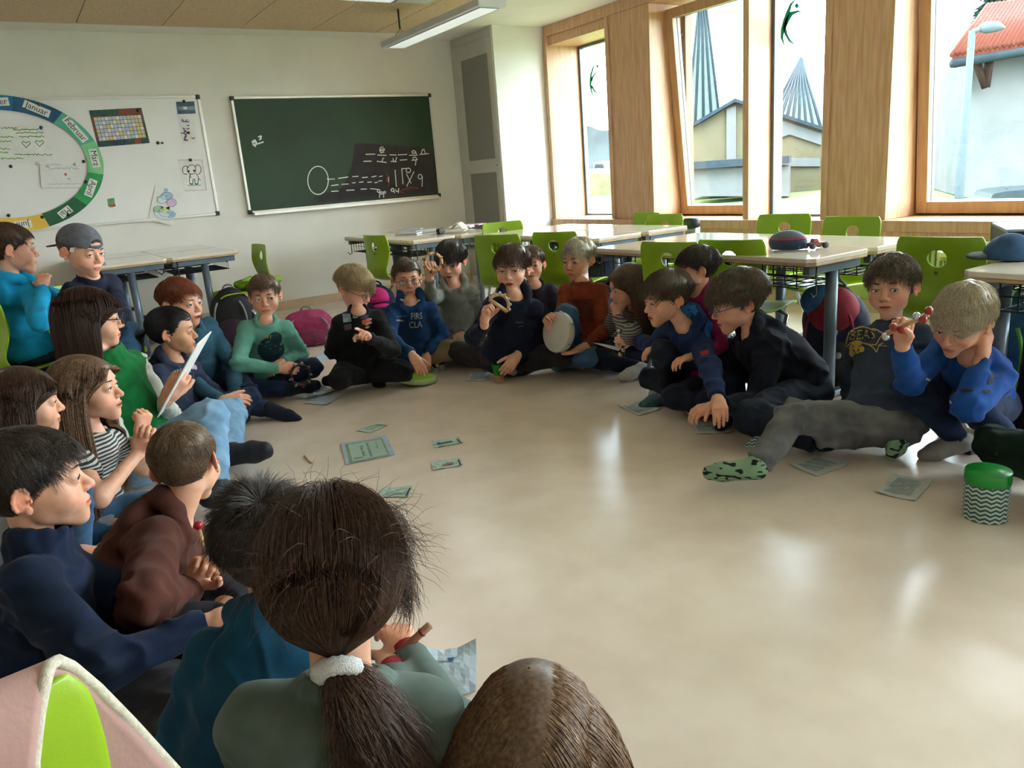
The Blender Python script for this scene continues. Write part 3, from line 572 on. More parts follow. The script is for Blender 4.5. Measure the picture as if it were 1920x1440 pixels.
# ================================================================== outdoors, beyond the panes
_mat0 = mat
def mat(*a, **k): k.setdefault('spec', .05); return _mat0(*a, **k)
GZ = -.15
def tg(x, y): return (GZ-EYE)/ray(x, y)[2]
M_lawn = mat('lawn_grass', '4c6038', .95, '65784a', 3, .4, 60, detail=8); M_cream = mat('render_cream', '494334', .9, '4c4939', 2); M_wht = mat('render_white', '4c4e4e', .9, '525353', 2)
M_zinc = mat('zinc_roof', '404946', .5, '464f4c', 3); M_dkb = mat('slate_fascia', '1d252b', .6, '212b31', 5); M_tile = mat('clay_tile', '401d14', .85, '4e2b21', 14, .5, 40); M_hill = mat('distant_woods', '262e31', .95, '343c3d', .25, detail=8); M_brown = mat('brown_timber', '231814', .8, '291c18', 9)
m = MB(); m.box(GX+.2, 70, -30, 90, GZ-.1, GZ); o = m.build('lawn', M_lawn); S(o)
def slab(b, pts, t, dep, mi=0):
    """outline in photo pixels at distance t, given real depth dep away from the room"""
    P = [at(x, y, t) for x, y in pts]; dv = np.array([.80, .60, 0])*dep; n = len(P)
    b.add(P+[p+dv for p in P], [list(range(n)), list(range(2*n-1, n-1, -1))]+[(i, n+i, n+(i+1) % n, (i+1) % n) for i in range(n)], mi)
t1 = tg(1420, 366)
ch = thing('church', 'cream parish church hall with gabled roof seen through the middle windows', 'building', tuple(at(1420, 366, t1)))
b = MB(); slab(b, [(1290, 368), (1290, 243), (1378, 191), (1542, 245), (1542, 368)], t1, 8); b.build('gable_wall', M_cream, ch, world=True)
b = MB(); slab(b, [(1290, 243), (1290, 236), (1378, 184), (1544, 238), (1544, 245), (1378, 191)], t1-.3, 9); b.build('roof', M_dkb, ch, world=True)
b = MB(); slab(b, [(1362, 320), (1362, 205), (1380, 198), (1380, 320)], t1-.1, .2); slab(b, [(1455, 262), (1455, 222), (1540, 250), (1540, 272), (1480, 252)], t1-.1, .2); slab(b, [(1455, 312), (1455, 296), (1538, 296), (1538, 312)], t1-.1, .2); b.build('white_band', M_wht, ch, world=True)
b = MB(); slab(b, [(1290, 368), (1290, 316), (1480, 312), (1480, 368)], t1-3, 2.5); an = b.build('annex', M_wht, ch, world=True)
b = MB(); slab(b, [(1290, 318), (1290, 304), (1480, 292), (1480, 306)], t1-3.3, 3.2); b.build('flat_roof', M_dkb, an, world=True)
b = MB(); ap = at(1502, 106, t1+9)
base = [at(1418, 262, t1+4), at(1545, 262, t1+4), at(1640, 260, t1+12), at(1500, 260, t1+16)]
b.add([ap]+base, [(0, 1, 2), (0, 2, 3), (0, 3, 4), (0, 4, 1), (4, 3, 2, 1)]); rf = b.build('pyramid_roof', M_zinc, ch, world=True)
b = MB()
for k in range(9):
    f_ = k/8; p = base[0]*(1-f_)+base[1]*f_; b.tube([ap+(p-ap)*.02, p-np.array([.05, .05, 0])], .06, 4)
b.build('standing_seams', M_dkb, rf, world=True)
b = MB(); ap = at(1316, -60, t1+10); base = [at(1288, 235, t1+8), at(1350, 228, t1+8), at(1352, 228, t1+13), at(1290, 235, t1+13)]; b.add([ap]+base, [(0, 1, 2), (0, 2, 3), (0, 3, 4), (0, 4, 1), (4, 3, 2, 1)]); sp = b.build('spire', M_zinc, ch, world=True)
b = MB()
for k in range(5): p = base[0]*(1-k/4)+base[1]*k/4; b.tube([ap, p-np.array([.05, .05, 0])], .05, 4)
b.build('standing_seams', M_dkb, sp, world=True)
t2 = tg(1840, 369)
hs_ = thing('house', 'white rendered house with red tiled roof seen through the right window', 'building', tuple(at(1860, 369, t2)))
b = MB(); slab(b, [(1806, 370), (1826, 106), (1960, 84), (2060, 70), (2060, 380)], t2, 7); b.build('wall', M_wht, hs_, world=True)
b = MB(); e0, e1 = at(1784, 116, t2-.8), at(2080, 66, t2-.8); r0, r1 = at(1852, 18, t2+4.5), at(2100, -16, t2+4.5); u = np.array([0, 0, .12])
b.add([e0, e1, r1, r0, e0+u, e1+u, r1+u, r0+u], [(0, 1, 2, 3), (7, 6, 5, 4), (0, 4, 5, 1), (1, 5, 6, 2), (2, 6, 7, 3), (3, 7, 4, 0)]); rf = b.build('tiled_roof', M_tile, hs_, world=True)
b = MB()
for k in range(34):
    f_ = k/34; a_ = e0*(1-f_)+e1*f_+u*1.1; c_ = r0*(1-f_)+r1*f_+u*1.1; b.tube([a_+(c_-a_)*q for q in (0, .5, 1)], .055, 6)
for k in range(1, 13):
    f_ = k/13; a_ = e0*(1-f_)+r0*f_+u*1.25; c_ = e1*(1-f_)+r1*f_+u*1.25; b.tube([a_, c_], .03, 4)
b.build('tile_rows', M_tile, rf, world=True)
b = MB(); b.tube([e0-u*.3, e1-u*.3], .09, 8); b.build('gutter', M_dkb, hs_, world=True)
b = MB(); A_, B_, C_ = at(1830, 114, t2-.5), at(1856, 110, t2-.5), at(1848, 164, t2-.3); b.tube([A_, B_], .09, 4); b.tube([B_, C_], .09, 4); b.tube([A_, C_], .08, 4); b.build('eave_bracket', M_brown, hs_, world=True)
b = MB(); slab(b, [(1768, 303), (1776, 226), (1822, 186), (1822, 303)], t2+3, .3); b.build('lower_roof', M_tile, hs_, world=True)
b = MB(); slab(b, [(1766, 372), (1768, 303), (1822, 303), (1822, 372)], t2+3.3, 3); b.build('lower_wall', M_wht, hs_, world=True)
t3 = tg(1799, 372)-1.5; lp = thing('street_lamp', 'pale grey street lamp in front of the red-roofed house', 'lamp', tuple(at(1797, 378, t3)))
b = MB(); b.tube([at(1796, 400, t3), at(1799, 367, t3), at(1823, 58, t3)], [.085, .085, .06], 10); b.build('post', mat('galvanised_post', '384043', .5, '3d434a', 20), lp, world=True)
b = MB(); b.tube([at(1823, 60, t3), at(1838, 54, t3)], .05, 8); b.tube([at(1836, 54, t3), at(1850, 51, t3), at(1870, 50, t3), at(1884, 52, t3)], [.06, .12, .10, .02], 10); b.build('lamp_head', mat('lamp_head_grey', '42494e', .4, '474e54', 20), lp, world=True)
t4 = tg(1890, 372)-3.2; cr_ = thing('parked_car', 'roof of a dark parked car at the bottom of the right window', 'car', tuple(at(1890, 372, t4)))
b = MB(); slab(b, [(1858, 372), (1862, 364), (1885, 359), (1930, 355), (1990, 352), (1990, 378)], t4, 1.4); b.build('car_body', mat('car_paint', '1e272b', .3, '232b30', 6), cr_, world=True)
b = MB(); b.tube([at(1890, 359, t4+.5), at(1886, 346, t4+.5)], .012, 5); b.build('aerial', M_blk, cr_, world=True)
# conifer and bare shrub by the house
r = random.Random(5); tr = thing('conifer', 'dark green conifer top behind the tiled roof', 'tree', tuple(at(1858, 30, t2+9)))
b = MB()
for i in range(260):
    z = r.random(); w = (1-z)*.55+.05; a_ = r.uniform(0, 6.28); c_ = at(1860, 8, t2+9)+np.array([math.cos(a_)*w*r.random()**.5, math.sin(a_)*w*r.random()**.5, z*1.6-.9]); d_ = np.array([math.cos(a_), math.sin(a_), -.3])*.25
    b.tube([c_, c_+d_], [.07, .015], 4)
b.build('foliage', mat('conifer_green', '0f1c18', .9, '14251d', 6), tr, world=True)
tr = thing('bare_tree', 'bare winter twigs between the two red roofs', 'tree', tuple(at(1790, 230, t2+8.5))); b = MB()
for i in range(70):
    x = r.uniform(1770, 1806); y0 = r.uniform(190, 240); p0 = at(x, y0+r.uniform(20, 50), t2+8.5+r.random()); p1 = at(x+r.uniform(-8, 10), y0-r.uniform(20, 90), t2+8.5+r.random()); mid = (p0+p1)/2+np.array([r.uniform(-.1, .1)]*3); b.tube([p0, mid, p1], [.03, .02, .008], 4)
b.build('twigs', mat('twig_brown', '2c2923', .9, '342f29', 9), tr, world=True)
# rising meadow and far view through the narrow window
b = MB(); slab(b, [(1040, 372), (1040, 322), (1100, 325), (1180, 328), (1262, 334), (1262, 372)], 36, 9); S(b.build('trim_11', M_lawn)).name = 'rising_meadow'
fv = thing('parked_van', 'white parked vehicles far outside the narrow window', 'car', tuple(at(1128, 325, 44)))
b = MB(); slab(b, [(1112, 331), (1112, 306), (1122, 302), (1150, 304), (1152, 332)], 44, 2); b.build('car_body', mat('car_white', '555c61', .4), fv, world=True)
b = MB(); slab(b, [(1114, 318), (1116, 308), (1130, 308), (1132, 318)], 43.9, .2); b.build('car_window', M_dkb, fv, world=True)
m = MB(); m.v = []; H_ = [(x, 243+5*math.sin(x*.05)+3*math.sin(x*.13)) for x in range(1060, 1560, 12)]; H2 = [at(x, y, 120) for x, y in H_]
m.add([p for p in H2]+[np.array([p[0], p[1], -1]) for p in H2]+[p+np.array([20, 20, 0]) for p in H2], [(i, i+1, len(H2)+i+1, len(H2)+i) for i in range(len(H2)-1)]+[(i, 2*len(H2)+i, 2*len(H2)+i+1, i+1) for i in range(len(H2)-1)]); S(m.build('trim_10', M_hill)).name = 'distant_hill'

mat = _mat0
# ================================================================== people: signed-distance bodies meshed as one surface
def nrm(v): v = np.asarray(v, float); return v/(np.linalg.norm(v)+1e-12)
def frame(y, z):
    """rotation whose columns are x,y,z with y exact and z as close as possible"""
    y = nrm(y); z = np.asarray(z, float); z = nrm(z-y*(z@y)); return np.stack([np.cross(y, z), y, z], 1)
class Prim:
    __slots__ = ('kind', 'a', 'b', 'ra', 'rb', 'R', 'rad', 'k', 'sub', 'planes', 'side', 'w', 'lo', 'hi')
def cap(a, b, ra, rb=None, k=.02, sub=False, planes=(), side=None, w=1.0):
    p = Prim(); p.kind = 0; p.a = np.array(a, float); p.b = np.array(b, float); p.ra = ra; p.rb = ra if rb is None else rb; p.k = k; p.sub = sub; p.planes = planes; p.w = w
    p.side = None if side is None else nrm(side); m = max(p.ra, p.rb)*max(w, 1); p.lo = np.minimum(p.a, p.b)-m; p.hi = np.maximum(p.a, p.b)+m; return p
def ell(c, rad, R=None, k=.02, sub=False, planes=()):
    p = Prim(); p.kind = 1; p.a = np.array(c, float); p.rad = np.array(rad, float); p.R = np.eye(3) if R is None else R; p.k = k; p.sub = sub; p.planes = planes
    e = np.sqrt(((p.R*p.rad)**2).sum(1)); p.lo = p.a-e; p.hi = p.a+e; return p
def pdist(p, P):
    if p.kind == 0:
        ab = p.b-p.a; L2 = float(ab@ab)+1e-12; v = P-p.a; t = np.clip(v@ab/L2, 0, 1); v = v-t[:, None]*ab
        if p.side is not None:
            s = v@p.side; v = v-np.outer(s*(1-1/p.w), p.side)
        d = np.sqrt((v*v).sum(1))-(p.ra+(p.rb-p.ra)*t)
    else:
        q = (P-p.a)@p.R; k0 = np.sqrt(((q/p.rad)**2).sum(1)); k1 = np.sqrt(((q/p.rad**2)**2).sum(1)); d = k0*(k0-1)/(k1+1e-9)
    for o, n in p.planes: d = np.maximum(d, (P-o)@n)
    return d
def field(prims, xs, ys, zs):
    V = np.full((len(xs), len(ys), len(zs)), .06, np.float32); h = xs[1]-xs[0]
    for p in prims:
        mg = max(p.k, 2.5*h)+.002; sl = []
        for ax, lo, hi in zip((xs, ys, zs), p.lo-mg, p.hi+mg):
            i0 = int(np.searchsorted(ax, lo)); i1 = int(np.searchsorted(ax, hi)); sl.append(slice(i0, i1))
        if any(s.stop <= s.start for s in sl): continue
        X, Y, Z = np.meshgrid(xs[sl[0]], ys[sl[1]], zs[sl[2]], indexing='ij'); P = np.stack([X.ravel(), Y.ravel(), Z.ravel()], 1)
        d = pdist(p, P).astype(np.float32).reshape(X.shape); A = V[sl[0], sl[1], sl[2]]; k = max(p.k, 1e-5)
        if p.sub:
            hh = np.maximum(k-np.abs(A+d), 0)/k; R_ = np.maximum(A, -d)+hh*hh*k*.25
        else:
            hh = np.maximum(k-np.abs(A-d), 0)/k; R_ = np.minimum(A, d)-hh*hh*k*.25
        V[sl[0], sl[1], sl[2]] = R_
    return V
_C8 = np.array([(i, j, k) for i in (0, 1) for j in (0, 1) for k in (0, 1)])
_E12 = [(a, b) for a in range(8) for b in range(a+1, 8) if abs(_C8[a]-_C8[b]).sum() == 1]
def nets(V, xs, ys, zs):
    S_ = V < 0; nx, ny, nz = V.shape; cnt = np.zeros((nx-1, ny-1, nz-1), np.int8)
    for c in _C8: cnt += S_[c[0]:nx-1+c[0], c[1]:ny-1+c[1], c[2]:nz-1+c[2]]
    act = (cnt > 0) & (cnt < 8); I = np.argwhere(act)
    if len(I) == 0: return np.zeros((0, 3)), np.zeros((0, 4), int)
    vals = np.stack([V[I[:, 0]+c[0], I[:, 1]+c[1], I[:, 2]+c[2]] for c in _C8], 1)
    acc = np.zeros((len(I), 3)); n = np.zeros(len(I))
    for a, b in _E12:
        va, vb = vals[:, a], vals[:, b]; m = (va < 0) != (vb < 0); t = np.where(m, va/(va-vb+1e-12), 0)
        acc += (m[:, None])*(_C8[a]+t[:, None]*(_C8[b]-_C8[a])); n += m
    P = I+acc/n[:, None]; h = np.array([xs[1]-xs[0], ys[1]-ys[0], zs[1]-zs[0]]); P = np.array([xs[0], ys[0], zs[0]])+P*h
    idx = np.full(act.shape, -1, np.int64); idx[act] = np.arange(len(I)); F = []
    for ax in range(3):
        sa = [slice(0, None)]*3; sb = [slice(0, None)]*3; sa[ax] = slice(0, -1); sb[ax] = slice(1, None)
        A = S_[tuple(sa)]; B = S_[tuple(sb)]; E = np.argwhere(A != B); o1, o2 = [(1, 2), (2, 0), (0, 1)][ax]
        sh = act.shape; ok = (E[:, o1] > 0) & (E[:, o2] > 0) & (E[:, o1] < sh[o1]) & (E[:, o2] < sh[o2]); E = E[ok]
        if len(E) == 0: continue
        q = []
        for d1, d2 in ((-1, -1), (0, -1), (0, 0), (-1, 0)):
            e = E.copy(); e[:, o1] += d1; e[:, o2] += d2; q.append(idx[e[:, 0], e[:, 1], e[:, 2]])
        q = np.stack(q, 1); flip = A[E[:, 0], E[:, 1], E[:, 2]]; q[~flip] = q[~flip][:, ::-1]; F.append(q)
    return P, np.concatenate(F)
def sdf_mesh(prims, h, fine=()):
    """coarse mesh everywhere, finer grids inside the given boxes (lo, hi, h)"""
    pos = [p for p in prims if not p.sub]; lo = np.min([p.lo for p in pos], 0)-2*h; hi = np.max([p.hi for p in pos], 0)+2*h
    xs, ys, zs = [np.arange(lo[i], hi[i]+h, h) for i in range(3)]
    P, F = nets(field(prims, xs, ys, zs), xs, ys, zs); Vs = []; Fs = []; used = 0
    if len(fine) and len(F):
        c = P[F].mean(1); keep = np.ones(len(F), bool)
        for l, u, _ in fine: keep &= ~((c > l) & (c < u)).all(1)
        F = F[keep]
    Vs.append(P); Fs.append(F); used = len(P); boxes = list(fine)
    for bi, (l, u, hf) in enumerate(boxes):
        l = np.maximum(l, lo); u = np.minimum(u, hi)
        if (u <= l).any(): continue
        xs, ys, zs = [np.arange(l[i]-hf, u[i]+hf*2, hf) for i in range(3)]
        P, F = nets(field(prims, xs, ys, zs), xs, ys, zs)
        if len(F):
            if bi:
                c = P[F].mean(1); keep = np.ones(len(F), bool)
                for l2, u2, _ in boxes[:bi]: keep &= ~((c > l2) & (c < u2)).all(1)
                F = F[keep]
            Vs.append(P); Fs.append(F+used); used += len(P)
    V = np.concatenate(Vs); F = np.concatenate(Fs); u, inv = np.unique(F, return_inverse=True); return V[u], inv.reshape(F.shape)
def vnormals(V, F):
    n = np.cross(V[F[:, 2]]-V[F[:, 0]], V[F[:, 3]]-V[F[:, 1]]); N = np.zeros_like(V)
    for i in range(4): np.add.at(N, F[:, i], n)
    return N/(np.linalg.norm(N, axis=1, keepdims=True)+1e-12)
def wavy(P, seed, sc=1.0, n=9):
    """smooth pseudo-noise in -1..1"""
    r = np.random.RandomState(seed); o = np.zeros(len(P))
    for i in range(n):
        d = nrm(r.randn(3))*r.uniform(12, 38)*sc; ph = r.uniform(0, 6.28); w = .6*np.sin(P@(nrm(r.randn(3))*r.uniform(8, 22)*sc)+r.uniform(0, 6.28)); o += np.sin(P@d+ph+w*2)
    return o/n**.5/1.2
def folds(V, F, seed, amp=.005, sc=1.0, joints=(), calm=None):
    N = vnormals(V, F); a = wavy(V, seed, sc); b = wavy(V, seed+1, sc*2.2); d = amp*(.55*a+.9*(1-np.abs(b))**2*.9-.35)
    g = np.full(len(V), .5)
    for j, r in joints:
        q = np.linalg.norm(V-j, axis=1); g = np.maximum(g, 1.6*np.exp(-(q/r)**2))
    d = d*g
    if calm is not None: cq = np.clip(np.linalg.norm(V-calm[0], axis=1)/calm[1]-.6, 0, 1); g = g*cq
    ridge = np.zeros(len(V))
    for j, r in joints:      # tight wrinkles around the bend of a joint
        q = np.linalg.norm(V-j, axis=1); ridge += np.exp(-(q/r)**2)*np.sin(V@(nrm(np.array([.3, .2, 1.0])+.4*a[0])*115)+3*a)
    return V+N*(d+ridge*amp*.42)[:, None]
# ---------------- head
HLA = [0, 28, 46, 58, 72, 86, 98, 112, 128, 180]
HLZ = [.061, .058, .048, .022, .004, -.020, .002, -.004, -.048, -.066]
def head_prims(c, R, s, mouth=0, nose=1.0, jaw=1.0):
    """c: centre, R: columns x(side) y(face) z(up)"""
    T = lambda x, y, z: c+R@(np.array([x, y, z])*s)
    e = lambda p, r, k=.02, sub=False, Q=None: ell(T(*p), np.array(r)*s, R if Q is None else R@Q, k*s, sub)
    cp = lambda a, b, ra, rb=None, k=.01, sub=False, side=None, w=1: cap(T(*a), T(*b), ra*s, None if rb is None else rb*s, k*s, sub, (), None if side is None else R@np.array(side, float), w)
    L = [e((0, -.014, .030), (.0725, .090, .080)), e((0, .030, .036), (.060, .052, .055), .03), e((0, .026, -.022), (.0560*jaw, .055, .060), .028),
         cp((-.034*jaw, .016, -.056), (0, .060, -.084), .017, .0155, .022), cp((.034*jaw, .016, -.056), (0, .060, -.084), .017, .0155, .022), e((0, .070, -.088), (.0165, .015, .0155), .015),
         e((-.034, .054, -.034), (.026, .026, .026), .025), e((.034, .054, -.034), (.026, .026, .026), .025), e((0, .072, -.055), (.026, .018, .022), .02),
         cp((-.030, .078, .022), (.030, .078, .022), .008, None, .018)]
    for q in (-1, 1): L.append(e((q*.031, .094, .002), (.019, .012, .0125), .012, True))
    L += [cp((0, .083, .006), (0, .099, -.024), .0055*nose, .0095*nose, .010), e((0, .101, -.028), (.0095, .0085, .0080), .006), e((-.0105, .092, -.031), (.0065, .0075, .0065), .005), e((.0105, .092, -.031), (.0065, .0075, .0065), .005)]
    for q in (-1, 1):   # lids around the eyeball, then the opening
        L.append(e((q*.031, .0745, .001), (.0158, .0152, .0142), .006)); L.append(e((q*.031, .0925, -.0006), (.0138, .0110, .0047), .0015, True))
    L += [e((0, .0895, -.0535), (.0185, .0062, .0042), .004), e((0, .0880, -.0640), (.0155, .0070, .0052), .004)]
    if mouth: L.append(e((0, .098, -.0590), (.0135, .018, .0022+.0035*mouth), .002, True))
    else: L.append(cp((-.019, .0965, -.0590), (.019, .0965, -.0590), .0022, None, .0025, True))
    for q in (-1, 1):   # ears
        a = q*math.radians(24); Q = np.array([[math.cos(a), -math.sin(a), 0], [math.sin(a), math.cos(a), 0], [0, 0, 1]]); b = math.radians(-12); Q = Q@np.array([[1, 0, 0], [0, math.cos(b), -math.sin(b)], [0, math.sin(b), math.cos(b)]])
        L.append(e((q*.0755, -.012, -.003), (.0045, .0155, .0250), .006, False, Q)); L.append(e((q*.0765, -.004, -.027), (.0048, .0070, .0085), .005, False, Q))
        pt = [np.array([q*.0790, -.012, -.003])+Q@np.array([0, .0150*math.sin(t), .0240*math.cos(t)]) for t in np.linspace(-2.6, 1.0, 8)[::1]]
        for u, v in zip(pt[:-1], pt[1:]): L.append(cp(tuple(u), tuple(v), .0030, .0030, .003))
        L.append(e((q*.0830, -.009, -.002), (.0050, .0085, .0125), .003, True, Q)); L.append(e((q*.0790, .003, -.008), (.0040, .0035, .0055), .003, False, Q))
    return L
# ---------------- hand
FB = [(.0235, .069, .056), (.008, .073, .064), (-.0080, .071, .060), (-.0225, .064, .047)]
def hand_prims(w, R, s, side, pose):
    """w: wrist, R: columns x (towards thumb for side=+1), y along the hand, z back of hand"""
    T = lambda p: w+R@(np.array([p[0]*side, p[1], p[2]])*s)
    C = {'open': (8, 10, 8), 'relax': (28, 30, 18), 'grip': (62, 78, 45), 'fist': (75, 90, 55), 'flat': (2, 4, 2), 'point': (70, 85, 50), 'pinch': (48, 42, 25)}[pose]
    L = [cap(T((0, -.012, 0)), T((0, .02, 0)), .0185*s, .020*s, .01*s, side=R[:, 0], w=1.15)]
    for i, (x, y, l) in enumerate(FB): L.append(cap(T((x*.55, .015, 0)), T((x*.95, y-.004, 0)), .0125*s, .0100*s, .012*s))
    for i, (x, y, l) in enumerate(FB):
        c3 = (6, 8, 5) if (pose == 'point' and i == 0) else C; v = i*3 if pose in ('relax', 'pinch') else 0
        P = np.array([x, y, 0.]); ang = 0; sp = x*(2.6 if pose in ('open',) else 1.2); r = .0078 if i < 3 else .0068
        for j, f in enumerate((.46, .31, .25)):
            ang += math.radians(c3[j]+(v if j == 0 else 0)); d = np.array([math.sin(sp)*math.cos(ang), math.cos(sp)*math.cos(ang), -math.sin(ang)]); Q = P+d*l*f
            L.append(cap(T(P), T(Q), (r-.0006*j)*s, (r-.0006*(j+1))*s, .0025*s)); P = Q
    th = {'open': [(.9, .62, -.25), (.75, .85, -.15)], 'flat': [(.9, .6, -.1), (.7, .9, -.1)], 'relax': [(.62, .75, -.45), (.35, .95, -.4)], 'pinch': [(.5, .8, -.65), (.1, .9, -.6)], 'grip': [(.55, .65, -.75), (-.45, .75, -.62)], 'fist': [(.55, .6, -.7), (-.75, .55, -.45)], 'point': [(.55, .6, -.7), (-.6, .6, -.5)]}[pose]
    P = np.array([.016, .014, -.006]); Q = P+nrm(th[0])*.036; Rr = Q+nrm(th[0])*.003; E_ = Q+nrm(np.array(th[0])+np.array(th[1]))*.024; G_ = E_+nrm(th[1])*.022
    L += [cap(T(P), T(Q), .0125*s, .0098*s, .010*s), cap(T(Q), T(E_), .0095*s, .0086*s, .003*s), cap(T(E_), T(G_), .0086*s, .0070*s, .0025*s)]
    return L
# ---------------- skin, hair, cloth materials
M_skin = mat('skin_fair', 'd9a184', .48, 'e0ab90', 45, .12, 240, attr='tint', sss=.15, spec=.35)
M_skin2 = mat('skin_warm', 'c48f6c', .48, 'cd9a77', 45, .12, 240, attr='tint', sss=.15, spec=.35)
M_scl = mat('eye_white', 'd8d5d0', .25, 'e0ddd9', 50); M_pup = mat('eye_pupil', '0c0b0b', .08, '0e0d0d', 50); M_lash = mat('eyelash', '1d1512', .7)
def irism(c): return mat('iris_'+c, c, .12, None, 90)
def hairmat(name, c1, c2): return mat('hair_'+name, c1, .42, c2, 160, 0, spec=.45, attr='tint', detail=2)
def tint_attr(me, col):
    a = me.color_attributes.new('tint', 'FLOAT_COLOR', 'POINT'); a.data.foreach_set('color', np.concatenate([col, np.ones((len(col), 1))], 1).astype(np.float32).ravel())
def strands(me_name, P, rad, tintv, parent, m, taper=True):
    """P: (n strands, k points, 3) -> three-sided hair tubes"""
    n, k, _ = P.shape; T = np.gradient(P, axis=1); T /= np.linalg.norm(T, axis=2, keepdims=True)+1e-9
    ref = np.zeros_like(T); ref[..., 2] = 1; ref[np.abs(T[..., 2]) > .9] = (1, 0, 0); A = np.cross(T, ref); A /= np.linalg.norm(A, axis=2, keepdims=True)+1e-9; B = np.cross(T, A)
    r = rad if np.ndim(rad) else np.full(n, rad); w = np.linspace(1, 0, k)**.5*.85+.15 if taper else np.ones(k); rr = r[:, None]*w[None]
    V = np.stack([P+(A*math.cos(a)+B*math.sin(a))*rr[..., None] for a in (0, 2.094, 4.189)], 2).reshape(-1, 3)
    base = (np.arange(n)[:, None]*k+np.arange(k-1)[None])*3; F = []
    for j in range(3): F.append(np.stack([base+j, base+(j+1) % 3, base+3+(j+1) % 3, base+3+j], -1).reshape(-1, 4))
    me = npmesh(me_name, V, np.concatenate(F)); tint_attr(me, np.repeat(tintv, k*3, 0)); return me
EC = np.array([0, -.014, .030])
def ERA(C, add=.003):
    e = np.tile(np.array([.0725, .090, .080])+add, (len(C), 1)); e[:, 1] = np.where(C[:, 1] > EC[1], .104+add, .090+add); return e
def groom(c, R, s, style, n, length, rad, seed, fringe=.5, part=0, coll=(), tie=None, vol=.010, messy=.3, k=11, grav=None, ymax=.035):
    """walks hair strands from scalp roots over the skull; returns (n,k,3) world points"""
    r = np.random.RandomState(seed); ec = EC
    # roots by rejection inside the hairline
    U = r.randn(n*6, 3); U /= np.linalg.norm(U, axis=1, keepdims=True); P = ec+U*ERA(U+EC); er = ERA(P); az = np.degrees(np.abs(np.arctan2(P[:, 0], P[:, 1])))
    zl = np.interp(az, HLA, HLZ); P = P[P[:, 2] > zl][:n]; n = len(P); er = ERA(P); az = np.degrees(np.abs(np.arctan2(P[:, 0], P[:, 1])))
    Nn = (P-ec)/er**2; Nn /= np.linalg.norm(Nn, axis=1, keepdims=True)
    up = (R.T@np.array([0, 0, 1.0])) if grav is None else grav
    crown = np.array([.012 if part == 0 else part*.3, -.052, .100]); g = -up
    if style == 'short':
        d = P-crown; d[:, 2] *= .4; front = np.clip((P[:, 1]+.03)/.08, 0, 1)[:, None]; d = d/(np.linalg.norm(d, axis=1, keepdims=True)+1e-6)
        d = d*(1-front*.4)+front*np.array([part*10, 1., -.1])*fringe+np.array([0, 0, -.5])*(1-front)
    elif style == 'spiky':
        d = P-crown; d /= np.linalg.norm(d, axis=1, keepdims=True)+1e-6; front = np.clip((P[:, 1]+.02)/.06, 0, 1)[:, None]; top = np.clip((P[:, 2]-.05)/.05, 0, 1)[:, None]
        d = d*(1-top*.5)+front*np.array([.3, .6, 0])+Nn*top*.42+np.array([0, 0, -.5])*(1-top)
    elif style == 'pony':
        tl = R.T@(tie-c)/s; d = tl-P; d /= np.linalg.norm(d, axis=1, keepdims=True)
    else:   # long: falls away from the parting
        d = np.stack([(P[:, 0]-part)*16, -P[:, 1]*3-.15, -np.ones(n)*.35], 1); d[:, 0] += np.where(P[:, 0] > part, .35, -.35); d /= np.linalg.norm(d, axis=1, keepdims=True)
    d += r.randn(n, 3)*messy*.35; clump = np.array([wavy(P*3, seed+5+i, 1.0) for i in range(3)]).T; d += clump*messy*.7
    L_ = length*(1+.25*r.randn(n)*messy+.12*clump[:, 0]); st = (L_/(k-1))[:, None]; off = (.3+.7*r.rand(n))*vol
    if style in ('short', 'spiky'):
        low = np.clip((P[:, 2]-.0)/.06, .18, 1); side_ = np.where(az > 60, low, 1); L_ = L_*side_; off = off*side_; st = (L_/(k-1))[:, None]
    C = P.copy(); out = [(R@(C.T*s)).T+c]; dd = d.copy()
    for i in range(1, k):
        f = i/(k-1); er = ERA(C); q = (C-ec)/er; lv = np.linalg.norm(q, axis=1); nn = q/er; nn /= np.linalg.norm(nn, axis=1, keepdims=True)
        if style == 'pony':
            tl = R.T@(tie-c)/s; v = tl-C; dist = np.linalg.norm(v, axis=1, keepdims=True); rem = (k-i); C = C+v/np.maximum(rem, 1)*1.0; er = ERA(C); q = (C-ec)/er; lv = np.linalg.norm(q, axis=1); tgt = 1+off*min(1, f*4)*min(1, (1-f)*2+.15)/.08; need = lv < tgt; C[need] = (ec+q*(tgt/np.maximum(lv, 1e-6))[:, None]*er)[need]
            out.append((R@(C.T*s)).T+c); continue
        ym = ymax+.02*np.clip((C[:, 2]-.02)/.04, 0, 1)
        if style == 'long': bad = (C[:, 2] < .050) & (C[:, 1] > ym); C[bad, 1] -= (C[bad, 1]-ym[bad])*.45; dd[bad, 1] -= .35
        gw = {'short': .13, 'spiky': .09}.get(style, .35+.5*f); dd = dd+g*gw; near = lv < 1.35
        tang = dd-nn*np.minimum(0, (dd*nn).sum(1))[:, None]; dd = np.where(near[:, None], tang, dd); dd /= np.linalg.norm(dd, axis=1, keepdims=True)+1e-9
        if style in ('short',): dd2 = dd-nn*np.maximum(0, (dd*nn).sum(1)-.15)[:, None]; dd = dd2/np.linalg.norm(dd2, axis=1, keepdims=True)
        C = C+dd*st; er = ERA(C); q = (C-ec)/er; lv = np.linalg.norm(q, axis=1); tgt = 1+off*min(1, f*5)/.08; need = lv < tgt; C[need] = (ec+q*(tgt/np.maximum(lv, 1e-6))[:, None]*er)[need]
        if style not in ('short', 'spiky'):
            fc = (np.abs(C[:, 0]) < .052) & (C[:, 1] > .045) & (C[:, 2] < .055); C[fc, 0] = np.where(C[fc, 0] > part, .056, -.056)+r.randn(fc.sum())*.003   # keep the face free
        Wd = (R@(C.T*s)).T+c
